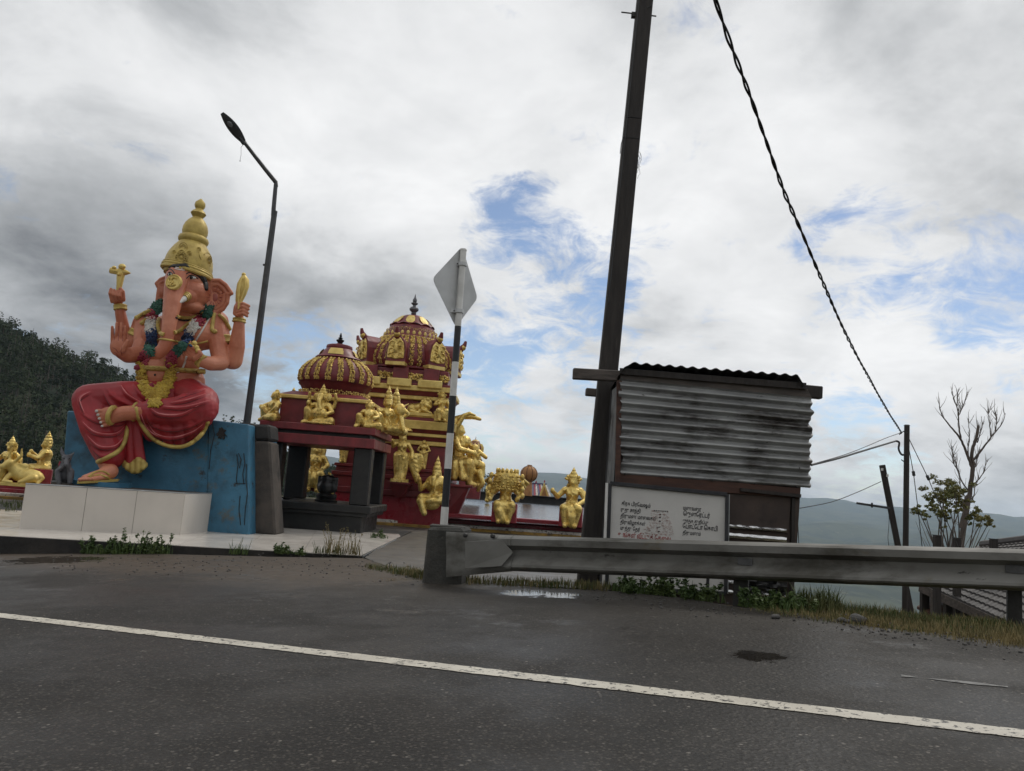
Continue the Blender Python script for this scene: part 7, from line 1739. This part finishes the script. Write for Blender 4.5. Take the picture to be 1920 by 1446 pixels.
# ------------------------------------------------------------------ house below the road on the right
def build_house():
    A, B = at(1722, 1094, 17.0), at(2200, 1310, 11.6); C, D = at(1842, 1026, 20.5), at(2300, 972, 15.0)
    o = thing('tiled_house', 'low house below the road with grey tiled roof seen over the verge', 'house', V(9.5, 14, -3.2))
    rows = 17
    nrm = (B - A).cross(C - A).normalized()
    if nrm.z < 0: nrm = -nrm
    deck = MB(); deck.prism([A - nrm * .5, B - nrm * .5, D - nrm * 1.2, C - nrm * .5], -nrm * .06); part('roof_deck', deck, MT['brown_wood'], o)
    for i in range(rows):
        t0, t1 = i / rows, (i + 1.12) / rows; a, b = A.lerp(C, t0), B.lerp(D, t0); c, d = B.lerp(D, min(1.01, t1)), A.lerp(C, min(1.01, t1)); mb = MB(); n = 150; r0 = []; r1 = []; r2 = []
        for k in range(n + 1):
            s = k / n; w = .022 * abs(math.sin(math.pi * 46 * s)) + .008 * noise.noise((s * 40, i, 0))
            r0.append(a.lerp(b, s) + nrm * (.045 + w)); r1.append(d.lerp(c, s) + nrm * (.005 + w)); r2.append(a.lerp(b, s) + nrm * (.0 + w * .5))
        mb.grid([r2, r0, r1]); part('tile_course', mb, MT['roof_tile'], o)
    mb = MB(); mb.bar(A + V(0, -.06, -.08), B + V(0, -.06, -.08), .05, .17); part('fascia_board', mb, MT['grey_wood'], o)
    mb = MB(); mb.bar(A, C, .14, .08); part('verge_tile', mb, MT['roof_tile'], o)
    mb = MB(); mb.tube([C + nrm * .05, D + nrm * .05], .12, 8); part('ridge_tile', mb, MT['roof_tile'], o)
    # walls under the eave
    ins = V(.15, .35, 0); Aw, Bw = A + ins + V(.25, 0, -.1), B + ins + V(0, 0, -.1)
    back = (C - A); back.z = 0; back *= 1.7
    mb = MB(); zb = -9.0; mb.hexa([V(Aw.x, Aw.y, zb), V(Bw.x, Bw.y, zb), V(Bw.x, Bw.y, zb) + back, V(Aw.x, Aw.y, zb) + back, Aw, Bw, V(Bw.x, Bw.y, Aw.z) + back, Aw + back]); part('wall', mb, MT['panel_grey'], o)
    for t in (.04, .10, .17, .26):
        p = A.lerp(B, t) + V(.05, .12, -.1); mb = MB(); mb.bar(V(p.x, p.y, p.z - 5), p, .16, .1, V(0, 1, 0)); part('veranda_post', mb, MT['tar_wood'] if t != .10 else MT['grey_wood'], o)
build_house()
def build_stakes():
    for x, y0, Y, lab in ((1757, 1005, 15.6, 'short dark fence stake below the leafy shrub'), (1794, 1010, 16.0, 'short dark fence stake before the bare tree trunk'), (1863, 1012, 16.6, 'short dark fence stake near the tiled roof ridge')):
        t = at(x, y0, Y); b = V(t.x, t.y, gz(t.x, t.y) - .3); o = thing('fence_stake', lab, 'stake', b, 'fence stakes behind the guard rail'); w = 11 * S(Y)
        mb = MB(); mb.bar(b, t, w, w, V(0, 1, 0)); part('stake', mb, MT['tar_wood'], o, bevel=.01)
        mb = MB(); mb.box(t + V(0, 0, .01), (w * 1.05, w * 1.05, .02)); part('stake_cap', mb, MT['rail_post'], o)
build_stakes()
# ------------------------------------------------------------------ vegetation
def leaves_mb(mb, centers, size, rs, flat=.5, npt=None):
    """one small bent leaf (two triangles) at each centre"""
    n = len(centers); c = np.asarray(centers); d = rs.normal(size=(n, 3)); d[:, 2] *= flat; d /= np.linalg.norm(d, axis=1)[:, None]
    u = rs.normal(size=(n, 3)); u -= d * (u * d).sum(1)[:, None]; u /= np.linalg.norm(u, axis=1)[:, None]
    s = size * rs.uniform(.6, 1.3, n)[:, None]
    p0, p1, p2, p3 = c - d * s, c + u * s * .42, c + d * s, c - u * s * .42
    vs = np.stack([p0, p1, p2, p3], 1).reshape(-1, 3); o = len(mb.v)
    mb.v.extend(map(tuple, vs.tolist())); mb.f.extend([(o + 4 * i, o + 4 * i + 1, o + 4 * i + 2, o + 4 * i + 3) for i in range(n)]); mb.t.extend([0] * n)
def clump(center, r, n, rs, hollow=.35):
    v = rs.normal(size=(n, 3)); v /= np.linalg.norm(v, axis=1)[:, None]; q = (hollow + (1 - hollow) * rs.uniform(size=n) ** .6)[:, None]
    return np.asarray(center)[None] + v * q * np.asarray(r)[None]
def fpart(name, mb, matl, parent=None, base=None):
    me = mb.mesh(name); b = BASE[parent.name] if parent is not None else Vector(base or (0, 0, 0)); me.transform(Matrix.Translation(-b)); me.materials.append(matl)
    o = bpy.data.objects.new(name, me); COL.objects.link(o); 
    if parent is not None: o.parent = parent
    else: o.location = b
    BASE[o.name] = b; return o

# wooded hill: one far mass of trees
def build_forest():
    rs = np.random.RandomState(5); mb = MB(); tr = MB(); cnt = 0
    spots = []
    for k in range(4200):
        y = rs.uniform(170, 335); x = rs.uniform(-330, -15) * y / 300
        spots.append((x, y))
    for x, y in spots:
        z = gz(x, y)
        if z < -16: continue
        h = rs.uniform(6.0, 9.5) * (1.0 if rs.uniform() > .12 else 1.4)
        w = h * rs.uniform(.22, .34); lean = rs.uniform(-.4, .4)
        for j in range(rs.randint(4, 7)):
            t = .35 + .65 * rs.uniform(); ww = w * (1.15 - .75 * t)
            c = (x + rs.uniform(-.6, .6) * ww + lean * t, y + rs.uniform(-.6, .6) * ww, z + h * t - .5)
            leaves_mb(mb, clump(c, (ww * .8, ww * .8, h * .11), 22, rs), .46, rs, .6)
        tr.tube([(x, y, z - 1), (x + lean, y, z + h * .9)], [.16, .05], 4, False)
    f = fpart('forest', mb, MT['leaf_forest']); stuff(f, 'dark evergreen forest covering the hill behind the statue', 'forest')
    t = fpart('forest_trunks', tr, MT['bark']); stuff(t); t.parent = f
mk('leaf_forest', (.030, .044, .024), (.052, .068, .032), scale=.05, rough=.75, bump=0, spec=.1, detail=9.0)
build_forest()

def tree_from_paths(name, label, paths, Y, m, base, matl, group=None, rs=None, twigs=0):
    o = thing(name, label, 'tree', base, group); rs = rs or random.Random(3)
    segs = []
    for i, (pts, r0, r1) in enumerate(paths):
        w = resample([at(p[0], p[1], Y + (p[2] if len(p) > 2 else 0)) for p in pts], max(6, len(pts) * 4)); n = len(w)
        w = [p + V(rs.uniform(-1, 1), rs.uniform(-1, 1), 0) * .5 * m * (0 < k < n - 1) for k, p in enumerate(w)]
        mb = MB(); q_ = .85 if i < 2 else .68; mb.tube(w, [q_ * (r0 + (r1 - r0) * k / (n - 1)) * m for k in range(n)], 7); nm = 'trunk' if i == 0 else 'limb'
        part(nm, mb, matl, o, smooth=True); segs.append((w, r0, r1))
    if twigs:
        tw = MB()
        for w, r0, r1 in segs[1:]:
            for k in range(twigs):
                i = rs.randint(len(w) // 3, len(w) - 2); p = w[i]; d = (w[i + 1] - w[i]).normalized() * .6 + V(rs.uniform(-.7, .7), rs.uniform(-.5, .5), rs.uniform(.1, .8)); q = [p]
                L = rs.uniform(10, 34) * m
                for j in range(4):
                    d = (d + V(rs.uniform(-.3, .3), rs.uniform(-.3, .3), rs.uniform(0, .35))).normalized(); q.append(q[-1] + d * L / 4)
                tw.tube(q, [.6 * m, .5 * m, .4 * m, .3 * m, .2 * m], 4)
        stuff(part('twigs', tw, MT['twig'], o))
    return o
def build_bare_tree():
    Y = 29.0; m = S(Y); b = at(1797, 1050, Y); b = V(b.x, b.y, gz(b.x, b.y))
    foot_px = (1796, 1090)
    P = [([(1793, 1110), (1800, 1040), (1808, 985), (1816, 940), (1822, 895), (1825, 868)], 7.5, 4.2),
         ([(1825, 868), (1822, 850), (1832, 815), (1834, 798)], 4.0, 2.8), ([(1816, 945), (1812, 930), (1806, 968), (1800, 990)], 3, 5),
         ([(1822, 875), (1812, 848), (1800, 822), (1778, 795), (1766, 778), (1761, 756)], 4.2, .8), ([(1802, 826), (1798, 800), (1797, 775), (1790, 752), (1784, 735)], 2.6, .6), ([(1797, 780), (1806, 762), (1812, 742)], 1.6, .5), ([(1798, 792), (1795, 765), (1794, 732)], 1.4, .5),
         ([(1826, 862), (1845, 838), (1862, 815), (1878, 796), (1885, 775)], 3.2, .6), ([(1858, 820), (1856, 800), (1854, 770)], 1.8, .5), ([(1866, 808), (1868, 790), (1865, 770)], 1.4, .5), ([(1822, 880), (1815, 850), (1818, 815), (1815, 785)], 2.2, .6), ([(1832, 830), (1838, 812), (1842, 795)], 1.8, .6),
         ([(1818, 925), (1800, 895), (1790, 860), (1785, 836)], 2.2, .6), ([(1795, 880), (1788, 868), (1786, 850)], 1.4, .5), ([(1818, 915), (1840, 893), (1848, 872), (1853, 860)], 2.0, .5), ([(1814, 940), (1802, 915), (1798, 890)], 1.6, .5), ([(1820, 905), (1826, 885), (1833, 860), (1838, 842)], 1.6, .5), ([(1812, 960), (1825, 930), (1830, 905)], 1.6, .5)]
    tree_from_paths('bare_tree', 'tall leafless tree with forked trunk rising beyond the guard rail', P, Y, m, b, MT['bark'], rs=random.Random(9), twigs=11)
build_bare_tree()
def build_shrub():
    Y = 25.0; m = S(Y); b = at(1780, 1060, Y); b = V(b.x, b.y, gz(b.x, b.y)); rs = np.random.RandomState(8); pr = random.Random(2)
    o = thing('leafy_tree', 'small tree with olive green leaf clusters on thin stems before the bare tree', 'tree', b)
    cl = [(1775, 912, 26, 9), (1757, 922, 18, 9), (1795, 925, 20, 10), (1770, 935, 30, 10), (1748, 945, 12, 7), (1762, 962, 14, 10), (1780, 955, 14, 8), (1722, 957, 14, 6), (1735, 965, 8, 5), (1808, 938, 12, 8), (1828, 962, 14, 8), (1842, 975, 16, 7), (1818, 975, 8, 8), (1772, 975, 8, 7), (1853, 982, 9, 5), (1788, 912, 12, 6)]
    root = at(1783, 1075, Y); st = MB(); mb = MB()
    for i, (x, y, rx, ry) in enumerate(cl):
        c = at(x, y, Y + pr.uniform(-.6, .6))
        for j in range(9):
            cc = c + V(pr.gauss(0, .55) * rx * m, pr.gauss(0, .6) * rx * m, pr.gauss(0, .75) * ry * m)
            leaves_mb(mb, clump(cc, (rx * m * .34, rx * m * .4, rx * m * .26), int(42 * (rx / 14)), rs, .1), .046, rs, .8)
        midp = root.lerp(c, .55) + V(pr.uniform(-.3, .3), pr.uniform(-.2, .2), -.25); s = MB()
        s.tube(resample([root + V(pr.uniform(-.2, .2), pr.uniform(-.2, .2), -.6), midp, c], 10), [1.9 * m - 1.3 * m * k / 10 for k in range(11)], 5); part('stem', s, MT['bark'], o)
    for k in range(16):
        p = at(pr.uniform(1700, 1860), pr.uniform(960, 1010), Y + pr.uniform(-.5, .5)); q = root + V(pr.uniform(-.3, .3), pr.uniform(-.2, .2), pr.uniform(-.4, .1)); st.tube(resample([q, q.lerp(p, .5) + V(0, 0, -.15), p], 8), [.9 * m - .6 * m * j / 8 for j in range(9)], 4)
    stuff(part('twigs', st, MT['twig'], o)); stuff(fpart('foliage', mb, MT['leaf_olive'], o))
build_shrub()
def small_tree(label, x, y0, y1, Y, w, seed, matl='leaf_dark', n=7):
    m = S(Y); rs = np.random.RandomState(seed); t = at(x, y0, Y); b = V(t.x, Y, min(gz(t.x, Y), at(x, y1, Y).z)); o = thing('far_tree', label, 'tree', b, 'small trees beyond the terrace'); mb = MB()
    H = t.z - at(x, y1, Y).z; z0 = at(x, y1, Y).z
    tk = MB(); tk.tube([b, V(t.x, Y, t.z - H * .1)], [2.0 * m, .6 * m], 6); part('trunk', tk, MT['bark'], o, smooth=True)
    for j in range(n * 3):
        q = rs.uniform(.15, 1.0); c = (t.x + rs.uniform(-1, 1) * w * m * (1.15 - q * .75), Y + rs.uniform(-1, 1) * w * m * .7, z0 + H * q)
        leaves_mb(mb, clump(c, (w * m * .32, w * m * .32, w * m * .2), 40, rs, .1), 1.1 * m, rs, .6)
    stuff(fpart('crown', mb, MT[matl], o))
small_tree('slender dark tree beyond the terrace beside the red turret', 907, 880, 935, 75, 8, 1); small_tree('low dark tree beyond the terrace next to slender tree', 919, 888, 935, 80, 8, 2); small_tree('dark tree top just above the far corner of blue throne', 421, 778, 830, 60, 6, 3); small_tree('second dark tree top above the far corner of blue throne', 436, 779, 830, 62, 6, 4)

# grass, weeds
def blades(mb, p, n, h, spread, rs, w=.006, lean=.5):
    for _ in range(n):
        a = rs.uniform(0, 6.283); r = spread * rs.random() ** .5; q = V(p.x + r * math.cos(a), p.y + r * math.sin(a), p.z - .01); hh = h * rs.uniform(.5, 1.15); b = rs.uniform(0, 6.283); l = lean * hh * rs.uniform(.2, 1)
        d = V(math.cos(b), math.sin(b), 0); s = V(-d.y, d.x, 0) * w * rs.uniform(.6, 1.3)
        mb.add([q - s, q + s, q + d * l * .35 + V(0, 0, hh * .6) + s * .7, q + d * l * .35 + V(0, 0, hh * .6) - s * .7, q + d * l + V(0, 0, hh)], [(0, 1, 2, 3), (3, 2, 4)])
def build_grass():
    rs = random.Random(21); g = MB(); dry = MB()
    def put(x, y, lift=0):
        p = onroad(x, y); return V(p.x, p.y, max(p.z if across(p.x, p.y) < 10.2 else -9, gz(p.x, p.y)) + .01)
    # verge at the start of the rail
    for _ in range(420):
        x = rs.uniform(690, 815); t = (x - 690) / 125; y = rs.uniform(1056 + 20 * t, 1066 + 26 * t); blades(g if rs.random() < .62 else dry, put(x, y), 4, .12 * rs.uniform(.5, 1.2), .08, rs)
    for _ in range(260):
        x = rs.uniform(880, 1140); y = rs.uniform(1088, 1096) + (x - 880) * .05; blades(g if rs.random() < .6 else dry, put(x, y), 4, .11, .10, rs)
    # right verge beyond the road edge, down the slope
    for _ in range(5200):
        s = rs.random(); px = 1440 + 560 * s; y0 = 1147 + (px - 1440) * .137; p0 = onroad(px, y0 + 2); q = p0 + RV * (rs.random() ** 1.2 * 2.3) + RU * rs.uniform(-.3, .3)
        q.z = gz(q.x, q.y) + .01; nz_ = noise.noise((q.x * .9, q.y * .9, 3.3))
        if rs.random() < .25 and nz_ < -.1: continue
        blades(g if rs.random() < .34 + .8 * nz_ else dry, q, 4, .07 * rs.uniform(.5, 1.6) + .07 * max(0, nz_), .09, rs, .004)
    # taller tangle next to the kiosk corner
    for _ in range(260):
        px = rs.uniform(1478, 1560); p0 = onroad(px, 1140 + (px - 1478) * .12); q = p0 + RV * rs.uniform(.1, 1.1); q.z = gz(q.x, q.y); blades(g, q, 5, .26 * rs.uniform(.5, 1.2), .10, rs, .008)
    # yard behind the left end of the platform
    for _ in range(260):
        q = V(rs.uniform(-16, -11.2), rs.uniform(21, 25.4), YARD + .01); blades(g, q, 4, .18, .2, rs, .012)
    o = part('grass', g, MT['grass_green']); stuff(o, 'green grass on the road verge', 'grass'); d = part('dry_grass', dry, MT['grass_dry']); stuff(d, 'dry straw-coloured grass on the road verge', 'grass')
build_grass()
def build_weed(label, x, y, h_px, spread_px, seed, leafy=True, Yh=None, matl='leaf_green', seeds=False):
    p = onroad(x, y)
    if x < 680:
        p = lvl(x, 1004 + .0559 * x, PLAT); p = p - V(.0, .14, 0); p.z = road_z(p.x, p.y)
    p.z = max(p.z, gz(p.x, p.y)); Y = p.y; m = S(Y); rs = random.Random(seed); ns = np.random.RandomState(seed); o = thing('weed', label, 'plant', p, 'weeds along the road edge'); mb = MB(); lf = MB()
    n = max(5, int(spread_px / 2)); h_px *= 1.35
    for k in range(n):
        a = V(p.x + rs.uniform(-1, 1) * spread_px * m, p.y + rs.uniform(-.15, .15), p.z - .02); hh = h_px * m * rs.uniform(.35, 1.0); tip = a + V(rs.uniform(-.4, .4) * hh, rs.uniform(-.2, .2) * hh, hh); md = a.lerp(tip, .5) + V(0, 0, .06 * hh)
        mb.tube([a, md, tip], [.006, .005, .002], 4)
        if leafy:
            for j in range(9):
                t = rs.uniform(.2, 1); c = a.lerp(tip, t); leaves_mb(lf, clump(c, (.035, .035, .03), 4, ns, .2), .032, ns, .5)
        if seeds:
            for j in range(8): t = rs.uniform(.6, 1); c = a.lerp(tip, t); lf.ell(c + V(rs.uniform(-.02, .02), 0, rs.uniform(-.02, .02)), (.008, .008, .012), None, 5, 4)
    for k in range(n * 2): blades(lf, V(p.x + rs.uniform(-1, 1) * spread_px * m, p.y + rs.uniform(-.12, .12), p.z), 3, h_px * m * .5, .05, rs, .008)
    stuff(part('stems', mb, MT[matl], o)); stuff(fpart('leaves', lf, MT[matl], o))
build_weed('bushy weed clump growing at platform kerb below the white tiled block', 205, 1033, 26, 38, 1); build_weed('tall twiggy weed at platform kerb below the corner of white block', 250, 1034, 36, 34, 2); build_weed('small weed with long bent stalks right of the twiggy kerb weed', 300, 1035, 30, 24, 3)
build_weed('lone grass tuft at platform kerb below the blue pier', 452, 1047, 26, 16, 4, False); build_weed('spreading grass tuft below the platform tip', 620, 1064, 20, 28, 5, False, matl='grass_green'); build_weed('feathery seeding grass below the platform tip', 645, 1060, 46, 30, 6, False, matl='grass_dry', seeds=True)
build_weed('thin weed creeping along kerb between blue pier and platform tip', 545, 1052, 14, 30, 7)
build_weed('low leafy weeds in front of the lettered board', 1215, 1113, 30, 46, 8, True); build_weed('leafy weeds at the left foot of lettered board', 1172, 1107, 24, 24, 9, True); build_weed('leafy weeds at the right foot of lettered board', 1315, 1124, 28, 34, 10, True); build_weed('dark weeds round the guard rail post foot', 1425, 1138, 30, 32, 11, True); build_weed('bushy weeds at the kiosk right corner', 1492, 1145, 34, 26, 12, True)
build_weed('weed at the right foot of small shrine plinth', 712, 1010, 16, 14, 13)
def build_rocks():
    for x, y, r, lab in ((1610, 1168, 17, 'large rough grey stone lying on the verge'), (1578, 1166, 8, 'small dark stone left of the large grey stone'), (1590, 1168, 6, 'small brown stone touching the large grey stone'), (1702, 1190, 5, 'pebble on the asphalt edge right of large stone'), (1454, 1160, 9, 'flat dark stone near guard rail post')):
        p = onroad(x, y); p.z = max(p.z, gz(p.x, p.y)); m = S(p.y); mb = MB(); mb.ell(p + V(0, 0, r * m * .35), (r * m, r * m * .8, r * m * .6), None, 12, 8)
        mb.v = [tuple(Vector(v) + (Vector(v) - p).normalized() * .22 * r * m * noise.noise((v[0] * 9 + x, v[1] * 9, v[2] * 9))) for v in mb.v]
        o = part('stone', mb, MT['rock'], None, smooth=False, base=p); tag(o, lab, 'stone', 'stones on the verge')
    # loose gravel along the asphalt edge
    rs = random.Random(31); g = MB()
    for _ in range(420):
        px = rs.uniform(1080, 1915); y = 1103 + (px - 1080) * .122 + rs.gauss(8, 9); p = onroad(px, y); r = .005 + .014 * rs.random() ** 3; g.ell(p + V(0, 0, r * .4), (r, r * rs.uniform(.6, 1), r * .6), Matrix.Rotation(rs.uniform(0, 3), 3, 'Z'), 6, 4)
    for _ in range(300):
        px = rs.uniform(100, 800); y = 1048 + rs.gauss(10, 12) + max(0, px - 680) * .2; p = onroad(px, y); r = rs.uniform(.006, .02); g.ell(p + V(0, 0, r * .4), (r, r, r * .6), None, 6, 4)
    stuff(part('gravel', g, MT['rock']), 'loose gravel scattered along the asphalt edge', 'gravel')
build_rocks()
if not NOHAZE: haze_box()
